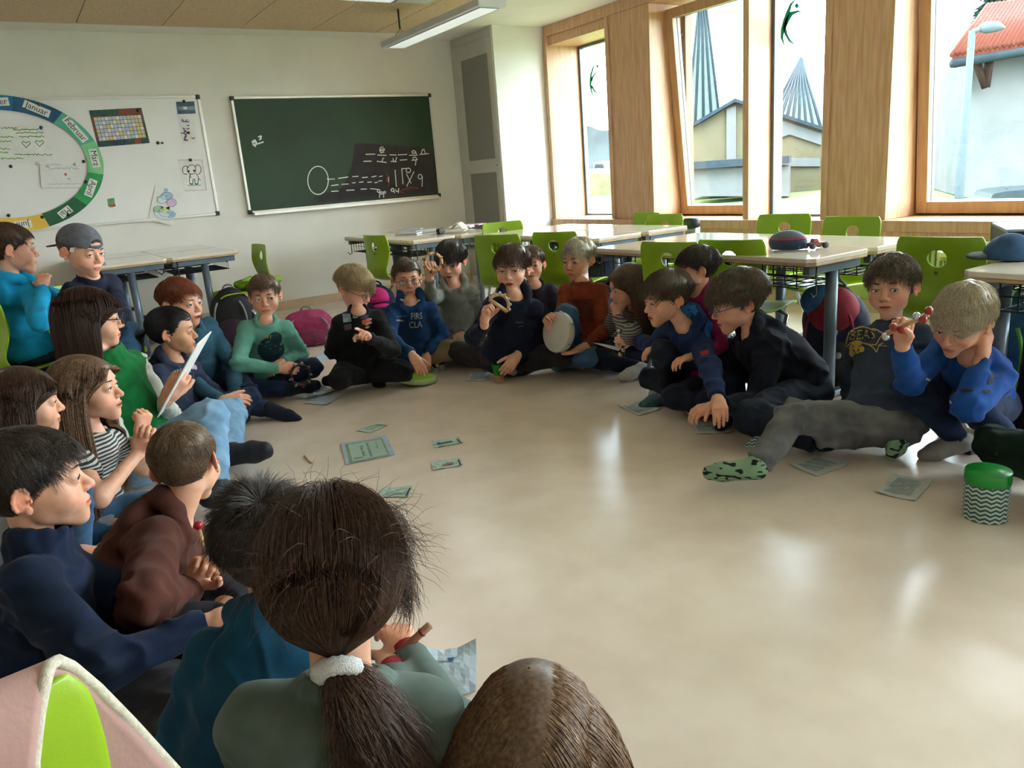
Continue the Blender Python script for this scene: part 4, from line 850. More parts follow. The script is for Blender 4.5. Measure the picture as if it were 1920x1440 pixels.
        for a, b, rr_ in coll:
            ab = b-a; t = np.clip((Wd-a)@ab/(ab@ab+1e-9), 0, 1); v = Wd-(a+t[:, None]*ab); l = np.linalg.norm(v, axis=1); nd = l < rr_+off; Wd[nd] = (a+t[:, None]*ab+v/np.maximum(l, 1e-6)[:, None]*(rr_+off)[:, None])[nd]
        if len(coll): C = ((Wd-c)@R)/s
        out.append(Wd)
    return np.stack(out, 1)
# ---------------- a whole person
def solve(par, px, py, L, sel, tag=''):
    d = ray(px, py)
    if not isinstance(sel, str):
        q = CO+d*((sel-EYE)/d[2]); dz = min(abs(sel-par[2]), L*.95); e = (q-par)[:2]; l = np.linalg.norm(e)+1e-9; r0 = math.sqrt(max(0, (L*LMIN)**2-dz*dz)); r1 = math.sqrt((L*1.05)**2-dz*dz); r = min(max(l, r0), r1)
        out = np.array([par[0]+e[0]/l*r, par[1]+e[1]/l*r, sel])
        if REPORT and abs(l-r) > .01: u, v = proj(out); print('   shift %s %.0f,%.0f' % (tag, u-px, v-py))
        return out
    v = CO-par; a = d@d; b = 2*v@d; c = v@v-L*L; disc = b*b-4*a*c
    if disc < 0:
        q = CO+d*(-b/(2*a)); e = q-par; r = par+e*L/np.linalg.norm(e)
        if REPORT: print('   miss %s %.0fpx' % (tag, (np.linalg.norm(e)-L)*FPX/depth(q)))
        return r
    t = (-b-math.sqrt(disc))/(2*a) if sel[0] == 'n' else (-b+math.sqrt(disc))/(2*a); return CO+d*t
REPORT = False; LMIN = .78
def azv(p, az):
    v = np.array([p[0], p[1], 0.]); v /= np.linalg.norm(v); r = np.array([v[1], -v[0], 0]); a = math.radians(az); return -v*math.cos(a)+r*math.sin(a)
def camv(p, t):
    v = np.array([p[0], p[1], 0.]); v /= np.linalg.norm(v); r = np.array([v[1], -v[0], 0]); return nrm(r*t[0]+np.array([0, 0, 1.])*t[1]-v*t[2])
PEOPLE = {}
def hair_cap(c, R, s, vol, seed, spiky=0, low=0, flat=0):
    ec = EC; nu, nv = 84, 52; th = np.linspace(0, 2*math.pi, nu, endpoint=False); ph = np.linspace(.02, math.pi-.02, nv)
    A, B = np.meshgrid(th, ph, indexing='ij'); U = np.stack([np.sin(B)*np.sin(A), np.sin(B)*np.cos(A), np.cos(B)], -1).reshape(-1, 3); P = ec+U*ERA(U+EC, .0015); er = ERA(P, .0015)
    az = np.degrees(np.abs(np.arctan2(P[:, 0], P[:, 1]))); zl = np.interp(az, HLA, HLZ)-low-np.where(az < 60, .008, 0)
    e = np.clip((P[:, 2]-zl)/.018, 0, 1); lat = np.clip((P[:, 2]+.02)/.08, .25, 1) if low == 0 else 1; g = wavy(P*3.2, seed, 1.0); g2 = wavy(P*6, seed+1, 1.0)
    off = (.0015+vol*(.75*(1+.35*g+.2*g2*(1+spiky)) if not flat else .40))*e**.6*lat; Nn = (P-ec)/er**2; Nn /= np.linalg.norm(Nn, axis=1, keepdims=True); V = P+Nn*off[:, None]-Nn*(e <= 0)[:, None]*.006
    F = [];
    i = np.arange(nu)[:, None]; j = np.arange(nv-1)[None]; F = np.stack([i*nv+j, i*nv+j+1, ((i+1) % nu)*nv+j+1, ((i+1) % nu)*nv+j], -1).reshape(-1, 4)
    keep = (P[F][:, :, 2] > zl[F]-.004).any(1); F = F[keep]; u, inv = np.unique(F, return_inverse=True); return (R@(V[u].T*s)).T+c, inv.reshape(F.shape)
def hair_part(parent, c, R, s, H, seed, coll):
    if H.get('tiel'): H['tie'] = c+R@(np.array(H['tiel'])*s)
    style = H.get('style', 'short'); n = H.get('n', 4200); ln = H.get('len', .045); rad = H.get('r', .0010)*s; hm = H['m']; vol = H.get('vol', .010)
    Vc, Fc = hair_cap(c, R, s, vol, seed, style == 'spiky', H.get('low', 0), style in ('long', 'pony')); rr = np.random.RandomState(seed); Vs = [Vc]; Fs = [Fc]; ct = [np.full((len(Vc), 3), .50)]
    if H.get('vols'):
        vp = [cap(c+R@(np.array(a)*s), c+R@(np.array(b)*s), ra*s, rb*s, .03, side=R[:, 0], w=w) for a, b, ra, rb, w in H['vols']]
        v, f = sdf_mesh(vp, .008*s); v = v+vnormals(v, f)*(wavy(v*2.4, seed)*.004)[:, None]; Fs.append(f+sum(map(len, Vs))); Vs.append(v); ct.append(np.full((len(v), 3), .6))
    P = groom(c, R, s, style, n, ln, rad, seed, H.get('fringe', .5), H.get('part', 0), coll, H.get('tie'), vol, H.get('messy', .3), H.get('k', 9 if style in ('short', 'spiky') else 16), None, H.get('ymax', .035))
    me = strands('h', P, rad, (.72+.55*rr.rand(len(P)))[:, None]*np.ones(3), None, hm)
    def grab(me):
        nv = len(me.vertices); co = np.empty(nv*3, np.float32); me.vertices.foreach_get('co', co); fi = np.empty(len(me.polygons)*4, np.int32); me.polygons.foreach_get('vertices', fi) if False else me.loops.foreach_get('vertex_index', fi)
        cl = np.empty(nv*4, np.float32); me.color_attributes['tint'].data.foreach_get('color', cl); bpy.data.meshes.remove(me); return co.reshape(-1, 3), fi.reshape(-1, 4), cl.reshape(-1, 4)[:, :3]
    for m_ in [me]+([strands('h', T_, rad, (.7+.6*rr.rand(len(T_)))[:, None]*np.ones(3), None, hm) for T_ in (H['fn'](c, R, s) if H.get('fn') else [])]):
        co, fi, cl = grab(m_); Fs.append(fi+sum(map(len, Vs))); Vs.append(co); ct.append(cl)
    me = npmesh('hair', np.concatenate(Vs), np.concatenate(Fs)); tint_attr(me, np.concatenate(ct)); return link('hair', me, hm, parent, world=True)
def lock(guides, n, r0, r1, seed, k=18, wob=.006):
    """a tail or lock of hair that follows world guide points and fans out from r0 to r1"""
    g = np.array(guides, float); r = np.random.RandomState(seed); t = np.linspace(0, 1, k); u = np.linspace(0, 1, len(g)); C = np.stack([np.interp(t, u, g[:, i]) for i in range(3)], 1)
    for _ in range(3): C[1:-1] = (C[:-2]+2*C[1:-1]+C[2:])/4
    a = r.rand(n)*6.283; q = r.rand(n)**.5; T_ = nrm(g[-1]-g[0]); A = nrm(np.cross(T_, [.3, .9, .1])); B = np.cross(T_, A); rad = (r0+(r1-r0)*np.sin(np.minimum(t*1.5, 1.25))[None]*1.0)*q[:, None]
    O_ = (A[None, None]*np.cos(a)[:, None, None]+B[None, None]*np.sin(a)[:, None, None])*rad[..., None]; cut = (.72+.28*r.rand(n))
    P = np.stack([np.stack([np.interp(t*cu, t, C[:, i]) for i in range(3)], 1) for cu in cut]); w = np.cumsum(r.randn(n, k, 3)*wob*.35, 1)*t[None, :, None]; return P+O_+w
def person(key, label, s=1.0, pel=None, neck=None, head=None, haz=0, hp=0, hr=0, taz=0, la=None, ra=None, ll=None, rl=None, lh=('relax',), rh=('relax',), skin=None, hair=None, top=None, pants=None, feet=None, mouth=0, gaze=(0, 0), nose=1.0, jaw=1.0,
           glasses=None, face=True, slouch=.02, vest=None, adult=False, fine=.0032, cloth=.0075, trunk=.375, nk=.145, group='pupils sitting in the circle on the floor', cap_=False, ht=None, hs=None):
    seed = sum(map(ord, key))*7 % 9973; A = 1.0; T = {}
    hs = hs or s*1.05
    if pel[0] == 'u':      # head first: pelvis given as metres to the right and towards the camera of the head, and its height
        Hc = at(head[0], head[1], ht); v = nrm(np.array([Hc[0], Hc[1], 0])); r_ = np.array([v[1], -v[0], 0]); P = Hc+r_*pel[1]-v*pel[2]; P[2] = pel[3]; N = Hc+nk*s*nrm((P-Hc)*np.array([.55, .55, 1]))
    else:
        P = CO+ray(pel[0], pel[1])*((pel[2]-EYE)/ray(pel[0], pel[1])[2])
        N = solve(P, neck[0], neck[1], trunk*s, neck[2], 'neck'); Hc = solve(N, head[0], head[1], nk*s, head[2], 'head')
    f = azv(P, taz); up = nrm(N-P); left = nrm(np.cross(up, f)); fw = np.cross(left, up)
    f2 = azv(Hc, haz); y = nrm(f2*math.cos(math.radians(hp))+np.array([0, 0, -math.sin(math.radians(hp))])); z = np.cross(nrm(np.cross(y, [0, 0, 1])), y); x0 = np.cross(y, z); a = math.radians(hr); z = z*math.cos(a)+x0*math.sin(a); R = frame(y, z)
    sh = {}; ash = .099 if not adult else .118
    for q, sg in (('l', 1), ('r', -1)): sh[q] = N-up*.052*s+left*sg*ash*s+fw*.005*s
    UA, FA, TH, SHN = .235*s, .205*s, .335*s, .325*s; arms = {}; legs = {}
    for q, spec in (('l', la), ('r', ra)):
        if spec is None:
            e = sh[q]-up*UA*.9+left*(1 if q == 'l' else -1)*.05; w = e+fw*FA*.9; arms[q] = (e, w); continue
        e = solve(sh[q], spec[0][0], spec[0][1], UA, spec[0][2], q+'elbow')
        if spec[1][0] == 'H': tg_ = Hc+R@(np.array(spec[1][1:4])*hs); w = e+nrm(tg_-e)*FA; arms[q] = (e, w); continue
        w = solve(e, spec[1][0], spec[1][1], FA, spec[1][2], q+'wrist'); arms[q] = (e, w)
    for q, spec in (('l', ll), ('r', rl)):
        hip = P+left*(1 if q == 'l' else -1)*.072*s
        if spec is None:
            sg = 1 if q == 'l' else -1; k = hip+fw*[1, 1, 0]*.22*s+left*sg*.22*s; k[2] = .10; an = P+fw*[1, 1, 0]*.22*s-left*sg*.06*s; an[2] = .055; toe = an+left*-sg*.12+fw*.02; toe[2] = .04; legs[q] = (hip, k, an, toe); continue
        k = solve(hip, spec[0][0], spec[0][1], TH, spec[0][2], q+'knee'); an = solve(k, spec[1][0], spec[1][1], SHN, spec[1][2], q+'ankle')
        toe = solve(an, spec[2][0], spec[2][1], .15*s, spec[2][2], q+'toe') if len(spec) > 2 else an+fw*.15; legs[q] = (hip, k, an, an+nrm(toe-an)*.135*s)
    if REPORT:
        dd = lambda a, b: np.linalg.norm(a-b)/s
        print('%-10s t=%.2f trunk %.2f headpx %.0f arms %s legs %s neckz %.2f pel %s hd %s' % (key, depth(P), dd(P, N), .22*hs*FPX/depth(Hc), ['%.2f/%.2f' % (dd(sh[q], arms[q][0]), dd(*arms[q])) for q in 'lr'], ['%.2f/%.2f' % (dd(legs[q][0], legs[q][1]), dd(legs[q][1], legs[q][2])) for q in 'lr'], N[2], [int(v) for v in proj(P)], [int(v) for v in proj(Hc)]))
    root = thing('person', label, 'person', (P[0], P[1], 0), 0, None)
    if group: root['group'] = group
    skin = skin or M_skin; hn = Hc+R@(np.array([0, -.018, -.05])*hs); mid = (P+N)/2-fw*slouch*s
    # ---- body
    B = [ell(P, np.array([.105, .075, .08])*s, np.stack([left, fw, up], 1)), cap(P, mid, .070*s, .066*s, .03, side=left, w=1.3), cap(mid, N-up*.06*s, .066*s, .066*s, .03, side=left, w=1.35), cap(sh['l'], sh['r'], .034*s, None, .03),
         cap(N-up*.05*s, N+up*.0, .050*s, .040*s, .02)]
    hands = {}
    for q, sg in (('l', 1), ('r', -1)):
        e, w = arms[q]; B += [cap(sh[q], e, .033*s, .028*s, .02), cap(e, w, .029*s, .0195*s, .012, side=None)]
        sp = lh if q == 'l' else rh; dr_ = camv(w, sp[1]) if len(sp) > 1 and sp[1] else nrm(w-e); bk = camv(w, sp[2]) if len(sp) > 2 and sp[2] else np.array([0, 0, 1.])
        if abs(dr_@bk) > .95: bk = fw
        HR = frame(dr_, bk); hands[q] = (w, HR); B += hand_prims(w+dr_*.012*s, HR, s, sg, sp[0])
        hip, k, an, toe = legs[q]; B += [cap(hip, k, .058*s, .042*s, .03), cap(k, an, .040*s, .026*s, .02), cap(an-nrm(an-k)*.0*s, an+nrm(toe-an)*.105*s+nrm(an-k)*.016*s, .022*s, .015*s, .015)]
    B += head_prims(Hc, R, hs, mouth, nose, jaw)+[cap(N-up*.02*s, hn, .0375*s*(1.12 if adult else 1), .0365*s*(1.1 if adult else 1), .012)]
    hb = .135*hs; fb = [(Hc-np.array([hb, hb, hb*1.12]), Hc+hb, fine)]
    for q in 'lr':
        w, HR = hands[q]; cc_ = w+HR[:, 1]*.085*s; fb.append((cc_-.105*s, cc_+.105*s, min(fine, .0034)))
    V, F = sdf_mesh(B, .0105, fb); q_ = (V-Hc)@R/hs; tint = np.ones((len(V), 3)); hd = np.linalg.norm(q_, axis=1) < .135
    def blend(m, c): tint[:] = tint*(1-m[:, None])+np.array(c)*m[:, None]
    g = lambda cx_, cy_, cz_, r: np.exp(-((q_-np.array([cx_, cy_, cz_]))**2).sum(1)/r**2)*hd
    blend(np.clip(g(.037, .07, -.032, .024)+g(-.037, .07, -.032, .024), 0, 1)*.55, (1.02, .76, .70)); blend(g(0, .108, -.028, .013)*.5, (1.02, .78, .72)); blend(np.clip(g(.082, -.01, -.004, .026)+g(-.082, -.01, -.004, .026), 0, 1)*.75, (1.1, .66, .56))
    lip = np.clip(1.35-((q_[:, 0]/.0205)**2+((q_[:, 2]+.0588)/.0088)**2), 0, 1)*hd*(q_[:, 1] > .07); blend(np.minimum(lip*2.2, 1)*.85, (.80, .42, .42))
    li = np.clip(1.3-((q_[:, 0]/.018)**2+((q_[:, 2]+.0590)/(.0018+.004*mouth))**2), 0, 1)*hd*(q_[:, 1] > .06); blend(np.minimum(li*2, 1)*.85, (.26, .10, .10))
    for q in 'lr':
        w, HR = hands[q]; blend(np.exp(-((V-(w+HR[:, 1]*.1*s))**2).sum(1)/(.06*s)**2)*.5, (1.03, .84, .80))
    me = npmesh('body', V, F); tint_attr(me, tint); body = link('body', me, skin, root, world=True)
    bvh = BVHTree.FromPolygons(V.tolist(), F.tolist())
    LW = lambda x, y, z: Hc+R@(np.array([x, y, z])*hs)
    if face:
        for sg in (-1, 1):
            ec = LW(sg*.031, .0745, .001); gd = nrm(R@np.array([gaze[0]+sg*-.02, 1, gaze[1]])); E_ = frame(gd, R[:, 2]); m = MB(); rr_ = .0136*hs
            rings = [(0, 2), (12, 2), (13, 1), (25.5, 1), (27, 0), (45, 0), (70, 0), (100, 0)]; n = 14; vs = []; fs = []; mi = []
            for a_, _ in rings:
                for j in range(n): t = 6.2832*j/n; vs.append(ec+E_@(np.array([math.sin(math.radians(a_))*math.cos(t), math.cos(math.radians(a_)), math.sin(math.radians(a_))*math.sin(t)])*rr_))
            for i in range(len(rings)-1):
                for j in range(n): m_i = rings[i][1] if i != 1 else 1; fs.append((i*n+j, i*n+(j+1) % n, (i+1)*n+(j+1) % n, (i+1)*n+j)); mi.append({2: 2, 1: 1, 0: 0}[m_i if i != 3 else 0])
            m.v = [tuple(v) for v in vs]; m.f = [list(x)[::-1] for x in fs]; m.mi = mi; m.sm = [True]*len(fs); m.build('eye', [M_scl, irism(face if isinstance(face, str) else '4a6a86'), M_pup], root, world=True)
            m = MB(); pts = []
            for t in np.linspace(-1, 1, 9): p = LW(sg*.031+t*.0150, .0900-.004*t*t-.001, -.0006+.0060*math.sqrt(max(0, 1-t*t))); pts.append(p)
            m.tube(pts, [.0006*s]+[.0014*s]*7+[.0006*s], 5); m.build('eyelashes', M_lash, root, world=True)
            m = MB(); pts = []
            for t in np.linspace(0, 1, 7):
                p = Vector(LW(sg*(.017+.031*t), .112-.03*t*t, .0195+.0065*math.sin(t*2.2))); loc, nn, _, _ = bvh.find_nearest(p); pts.append(np.array(loc)+np.array(nn)*.0006)
            m.tube(pts, [.0014*s, .0024*s, .0026*s, .0024*s, .002*s, .0015*s, .0008*s], 6); m.build('eyebrow', hair['m'] if hair else M_lash, root, world=True); 
            o_ = m
    if glasses:
        m = MB()
        for sg in (-1, 1):
            pts = [LW(sg*.034+.0215*math.cos(t)*(1 if abs(math.cos(t)) < .8 else .95), .1085-.006*abs(math.cos(t)), -.002+.0165*math.sin(t)) for t in np.linspace(0, 6.2832, 21)[:-1]]
            m.tube(pts, .0016*s, 6, closed=True); m.tube([LW(sg*.0555, .103, .003), LW(sg*.074, .085, .004), LW(sg*.083, .0, .004), LW(sg*.083, -.012, -.006)], .0017*s, 6)
        m.tube([LW(-.013, .1085, .002), LW(0, .112, .005), LW(.013, .1085, .002)], .0015*s, 6); gl = m.build('glasses', glasses, root, world=True)
        for sg in (-1, 1):
            m = MB(); pts = [LW(sg*.034+.0205*math.cos(t), .1085-.006*abs(math.cos(t)), -.002+.0155*math.sin(t)) for t in np.linspace(0, 6.2832, 21)[:-1]]; m.add(pts+[p+R[:, 1]*.0006 for p in pts], [list(range(20)), list(range(39, 19, -1))]); m.build('lens', M_lens, gl, world=True)
    # ---- clothes
    tp = top or dict(m=None); off = tp.get('off', .013)*s; ao = tp.get('arm', .010)*s; TFm = np.stack([left, fw, up], 1)
    if tp.get('m'):
        C = [cap(P+up*.045*s, mid, .078*s+off, .073*s+off, .03, side=left, w=1.18), cap(mid, N-up*.075*s, .073*s+off, .069*s+off*.8, .03, side=left, w=1.20), cap(sh['l'], sh['r'], .037*s+ao*.7, None, .03),
             cap(N-up*.045*s, N+up*.002*s, .056*s+off*.4, .049*s, .02)]
        if not tp.get('crop'): C.append(ell(P+up*.045*s, np.array([.114*s+off, .092*s+off, .060*s]), TFm, .03))
        joints = []
        for q in 'lr':
            e, w = arms[q]; hnd = hands[q]; d_ = nrm(w-e); d1 = nrm(e-sh[q])
            if tp.get('short'):
                o = sh[q]+(e-sh[q])*.52; C.append(cap(sh[q], e, .037*s+ao, .036*s+ao, .02, planes=((o, d1),)))
            else:
                cu = w-d_*tp.get('cuff', .0)*s
                C += [cap(sh[q], e, .036*s+ao, .032*s+ao, .02), cap(e, w, .033*s+ao, .0225*s+ao*.55, .015, planes=((cu, d_),))]
                C.append(cap(cu-d_*.035*s, cu, .0255*s+ao*.35, .0245*s+ao*.3, .004, planes=((cu, d_),))); joints.append((e, .07*s)); joints.append((w-d_*.06*s, .04*s)); joints.append((sh[q]-up*.03, .06*s))
        joints.append((P+up*.08, .10*s))
        if tp.get('hood'):
            for t0, t1 in zip(np.linspace(-2.5, 2.5, 11)[:-1], np.linspace(-2.5, 2.5, 11)[1:]):
                pt = lambda t: N+(-fw*math.cos(t)*.066+left*math.sin(t)*.066)*s+up*(.026+.022*math.cos(t)-.022*(abs(t) > 1.9))*s
                C.append(cap(pt(t0), pt(t1), (.019+.006*math.cos(t0))*s, (.019+.006*math.cos(t1))*s, .015))
            C.append(ell(N-fw*.078*s-up*.035*s, np.array([.085, .034, .075])*s, TFm, .03))
        elif tp.get('collar'):
            for t0, t1 in zip(np.linspace(0, 6.283, 13)[:-1], np.linspace(0, 6.283, 13)[1:]):
                pt = lambda t: N+(fw*math.cos(t)*.052+left*math.sin(t)*.052)*s+up*.008*s; [C.append(cap(pt(t0)+up*hh*s, pt(t1)+up*hh*s, .0095*s, None, .012)) for hh in (-.012, 0, tp['collar']*.35, tp['collar']*.7, tp['collar'])]
        else:
            for t0, t1 in zip(np.linspace(0, 6.283, 17)[:-1], np.linspace(0, 6.283, 17)[1:]):
                pt = lambda t: N+(fw*math.cos(t)*.051+left*math.sin(t)*.049)*s+up*(.008-.012*math.cos(t))*s; C.append(cap(pt(t0), pt(t1), .0085*s, None, .010))
        C.append(cap(N+up*.016*s+fw*.006*s, N+up*.16*s+fw*.03*s, .0405*s, .056*s, .014, True))
        if tp.get('vneck'): C.append(cap(N+up*.0*s+fw*.075*s, N-up*.06*s+fw*.12*s, .035*s, .02*s, .008, True))
        V, F = sdf_mesh(C, cloth*max(1, s*.9)); V = folds(V, F, seed, tp.get('fold', .011)*s, .8, joints, (N+up*.03*s, .10*s)); me = npmesh('top', V, F); T['top'] = link(tp.get('name', 'sweater'), me, tp['m'], root, world=True); T['topVF'] = (V, F)
    if vest:
        m_ = vest; C = [cap(P+up*.02*s, mid, .078*s+off*2.2, .073*s+off*2, .03, side=left, w=1.26), cap(mid, N-up*.06*s, .073*s+off*2, .069*s+off*1.7, .03, side=left, w=1.32), cap(sh['l']-left*.01, sh['r']+left*.01, .037*s+ao*1.5, None, .03)]
        for t0, t1 in zip(np.linspace(0, 6.283, 17)[:-1], np.linspace(0, 6.283, 17)[1:]):
            pt = lambda t: N+(fw*math.cos(t)*.062+left*math.sin(t)*.062)*s; [C.append(cap(pt(t0)+up*hh*s, pt(t1)+up*hh*s, .0115*s, None, .012)) for hh in (-.02, .0, .018, .034)]
        for q in 'lr': e, w = arms[q]; d1 = nrm(e-sh[q]); C.append(cap(sh[q], e, .030*s, .0, .01)); C.append(cap(sh[q]+d1*.045*s, e, .060*s, .06*s, .01, True))
        C.append(cap(N-up*.008*s, N+up*.16*s+fw*.02*s, .052*s, .062*s, .008, True)); o = N+fw*.02*s-up*.02*s
        C.append(cap(N+fw*.14*s, P+fw*.17*s, .045*s, .075*s, .01, True))
        V, F = sdf_mesh(C, cloth); V = folds(V, F, seed+3, .006, .8, [(mid, .1)], (N+up*.03*s, .10*s)); link('vest', npmesh('vest', V, F), m_, root, world=True)
    pn = pants
    if pn:
        po = pn.get('off', .009)*s; C = [ell(P, np.array([.118*s+po, .088*s+po, .088*s]), TFm, .03)]; joints = []
        for q in 'lr':
            hip, k, an, toe = legs[q]; d_ = nrm(an-k); o = k+(an-k)*pn.get('cut', .96); C.append(cap(hip, k, .066*s+po, .047*s+po, .03))
            if pn.get('cut', 1) > .05: C.append(cap(k, an, .046*s+po, (.030*s+po) if not pn.get('wide') else .045*s+po, .02, planes=((o, d_),)))
            joints += [(k, .09*s), ((hip+P)/2, .1*s), (an, .06*s)]
        V, F = sdf_mesh(C, cloth*max(1, s*.9)); V = folds(V, F, seed+9, pn.get('fold', .010)*s, .9, joints)
        V[:, 2] = np.maximum(V[:, 2], .003); T['pants'] = link(pn.get('name', 'trousers'), npmesh('trousers', V, F), pn['m'], root, world=True); T['pantsVF'] = (V, F)
    if feet:
        for q in 'lr':
            fm = feet if not isinstance(feet, (list, tuple)) else feet[0]; hip, k, an, toe = legs[q]; d_ = nrm(toe-an); u_ = nrm(k-an); shoe = isinstance(feet, (list, tuple)) and feet[1] == 'shoe'; e_ = .008 if shoe else .003
            heel = an-d_*.02*s-u_*.022*s; ball = an+d_*.095*s-u_*.022*s; C = [cap(an+u_*.055*s, an, .029*s+e_, .031*s+e_, .02, planes=((an+u_*.055*s, u_),)), cap(heel, ball, .026*s+e_, .027*s+e_, .02), cap(ball, an+d_*.14*s-u_*.026*s, .027*s+e_, .019*s+e_, .015, side=np.cross(d_, u_), w=1.3), cap(an, ball, .028*s+e_, .022*s+e_, .02)]
            V, F = sdf_mesh(C, .0065); V = folds(V, F, seed+11, .003, 1, [(an, .05)]); V[:, 2] = np.maximum(V[:, 2], .002); T['foot_'+q] = link('shoe' if shoe else 'sock', npmesh('sock', V, F), fm, root, world=True); T['footVF_'+q] = (V, F)
    coll = [(mid, N-up*.03*s, .095*s), (sh['l'], sh['r'], .052*s)]
    if hair: T['hair'] = hair_part(root, Hc, R, hs, hair, seed, coll if hair.get('style') == 'long' else [])
    T.update(P=P, N=N, Hc=Hc, R=R, s=s, sh=sh, arms=arms, legs=legs, hands=hands, up=up, left=left, fw=fw, root=root, mid=mid, seed=seed); PEOPLE[key] = T; return T
M_lens = clearmat('spectacle_lens', 'f4f8fa', .03, .10)
ONLY = None
# ================================================================== who sits where
def cl(name, c, c2=None, b=.14, **k): return mat(name, c, .95, c2, 18, b, 700, sheen=.04, spec=.25, **k)
H_br = hairmat('brown', '4a3527', '634a37'); H_dk = hairmat('dark', '30251f', '463931'); H_bl = hairmat('blond', 'a08a66', 'c4ab80'); H_lb = hairmat('light_brown', '66503c', '84694f'); H_rd = hairmat('red', '74361c', '914b28'); H_au = hairmat('auburn', '2f1b15', '4e2d20')
H_bk = hairmat('black', '0f0d0e', '1b1819'); H_pb = hairmat('pale_blond', 'a99a7f', 'cfc2a6'); H_gb = hairmat('ash', '4b3d30', '6e5d4a'); H_gl = hairmat('golden_brown', '644733', '937357'); H_cb = hairmat('chestnut', '3a251b', '5c3f2e')
M_jean = cl('denim_dark', '1a2740', '243452'); M_jeanl = cl('denim_light', '6d92b3', '84a8c6'); M_jeanm = cl('denim_mid', '35597c', '46698c'); M_blkc = cl('black_cloth', '121315', '18191c'); M_char = cl('charcoal_cloth', '2a272b', '343136'); M_navyp = cl('navy_trousers', '191f2e', '212838')
M_gjean = mat('grey_denim', '4d4d51', .92, '77777b', 9, .14, 700, sheen=.04)
M_khaki = cl('khaki_cloth', '8a7458', '998366'); M_sockg = cl('sock_grey', '8f8d8b', 'a19f9c'); M_sockn = cl('sock_navy', '161b29', '1e2434'); M_sockw = cl('sock_white', 'b9b6b4', 'cac7c5'); M_sockt = cl('sock_teal', '3d5a63', '4a6a72')
M_navyh = cl('navy_hoodie', '141a2c', '1a2136'); M_glb = mat('glasses_black', '141416', .3); M_glr = mat('glasses_red_brown', '6b2e24', .3); M_glbl = mat('glasses_blue', '234a70', .3)
def stripes(name, c1, c2, freq, axis=2):
    m = mat(name, c1, .92, c1, 18, .14, 700, sheen=.04); N = m.node_tree.nodes; L = m.node_tree.links; b = N['Principled BSDF']; w = N.new('ShaderNodeTexWave'); w.bands_direction = 'XYZ'[axis]; w.inputs['Scale'].default_value = freq; w.inputs['Distortion'].default_value = .6; w.inputs['Detail Scale'].default_value = 2
    tc = N.new('ShaderNodeTexCoord'); L.new(tc.outputs['Object'], w.inputs['Vector']); r = N.new('ShaderNodeValToRGB'); r.color_ramp.interpolation = 'CONSTANT'; r.color_ramp.elements[0].color = lin(c1); r.color_ramp.elements[1].color = lin(c2); r.color_ramp.elements[1].position = .5
    L.new(w.outputs['Fac'], r.inputs[0]); L.new(r.outputs[0], b.inputs['Base Color']); return m
def want(k): return ONLY is None or k in ONLY
if want('green'): person('green', 'boy in mint green sweater with a dark print and jeans, holding a bell strap', 1.0, (500, 700, .10), (498, 602, 'n'), (497, 556, 'f'), haz=-4, hp=2, taz=0, la=((566, 662, 'f'), (530, 678, 'n')), ra=((446, 682, 'n'), (536, 694, 'n')), rh=('grip', (.9, -.1, .1), (0, .3, 1)),
    ll=((583, 688, .14), (520, 722, .06), (590, 722, .05)), rl=((448, 712, .11), (560, 728, .06), (600, 718, .05)), hair=dict(style='short', m=H_lb, len=.034, vol=.008), gaze=(-.35, 0), top=dict(m=cl('mint_sweater', '5f9c8c', '6fab9b'), off=.02), pants=dict(m=M_jean), feet=M_sockn)
if want('blackg'): person('blackg', 'blond boy with red glasses in black sweater with small colour prints', 1.0, (677, 690, .10), (672, 585, 'n'), (664, 541, 'f'), haz=48, hp=22, hr=-6, taz=8, la=((736, 655, 'n'), (690, 632, 'n')), ra=((622, 660, 'f'), (655, 622, 'n')), rh=('open', (.7, .4, .5), (-.3, .4, .8)), lh=('point', (-.2, .45, .8), (.4, .8, .1)),
    ll=((730, 692, .10), (640, 708, .05), (612, 714, .04)), rl=((640, 705, .12), (700, 700, .06)), hair=dict(style='short', m=H_bl, len=.055, vol=.014, fringe=.8), glasses=M_glr, top=dict(m=M_blkc, off=.022), pants=dict(m=M_blkc), feet=M_sockn, gaze=(0, -.3))
if want('firstc'): person('firstc', 'boy with glasses in blue hoodie lettered in white, khaki shorts and checked socks', 1.0, (775, 662, .10), (770, 566, 'n'), (763, 524, 'f'), haz=6, taz=2, la=((828, 626, 'f'), (800, 662, 'n')), ra=((728, 632, 'n'), (772, 664, 'n')), lh=('relax', (-.15, -.9, .4), (.1, .3, 1)), rh=('relax', (.4, -.8, .4), (.1, .4, 1)),
    ll=((836, 652, .13), (765, 682, .05), (745, 690, .04)), rl=((716, 655, .13), (800, 678, .05), (835, 680, .04)), hair=dict(style='short', m=H_br, len=.024, vol=.006, messy=.7, fringe=.1), face='5a4632', glasses=M_glb, gaze=(.1, .2), top=dict(m=cl('blue_hoodie', '143562', '1b406f'), hood=1, name='hoodie', off=.02), pants=dict(m=M_khaki), feet=mat('checked_sock', '1b1b1d', .9, 'c9c7c2', 45, 0, lo=.49, hi=.51, detail=0))
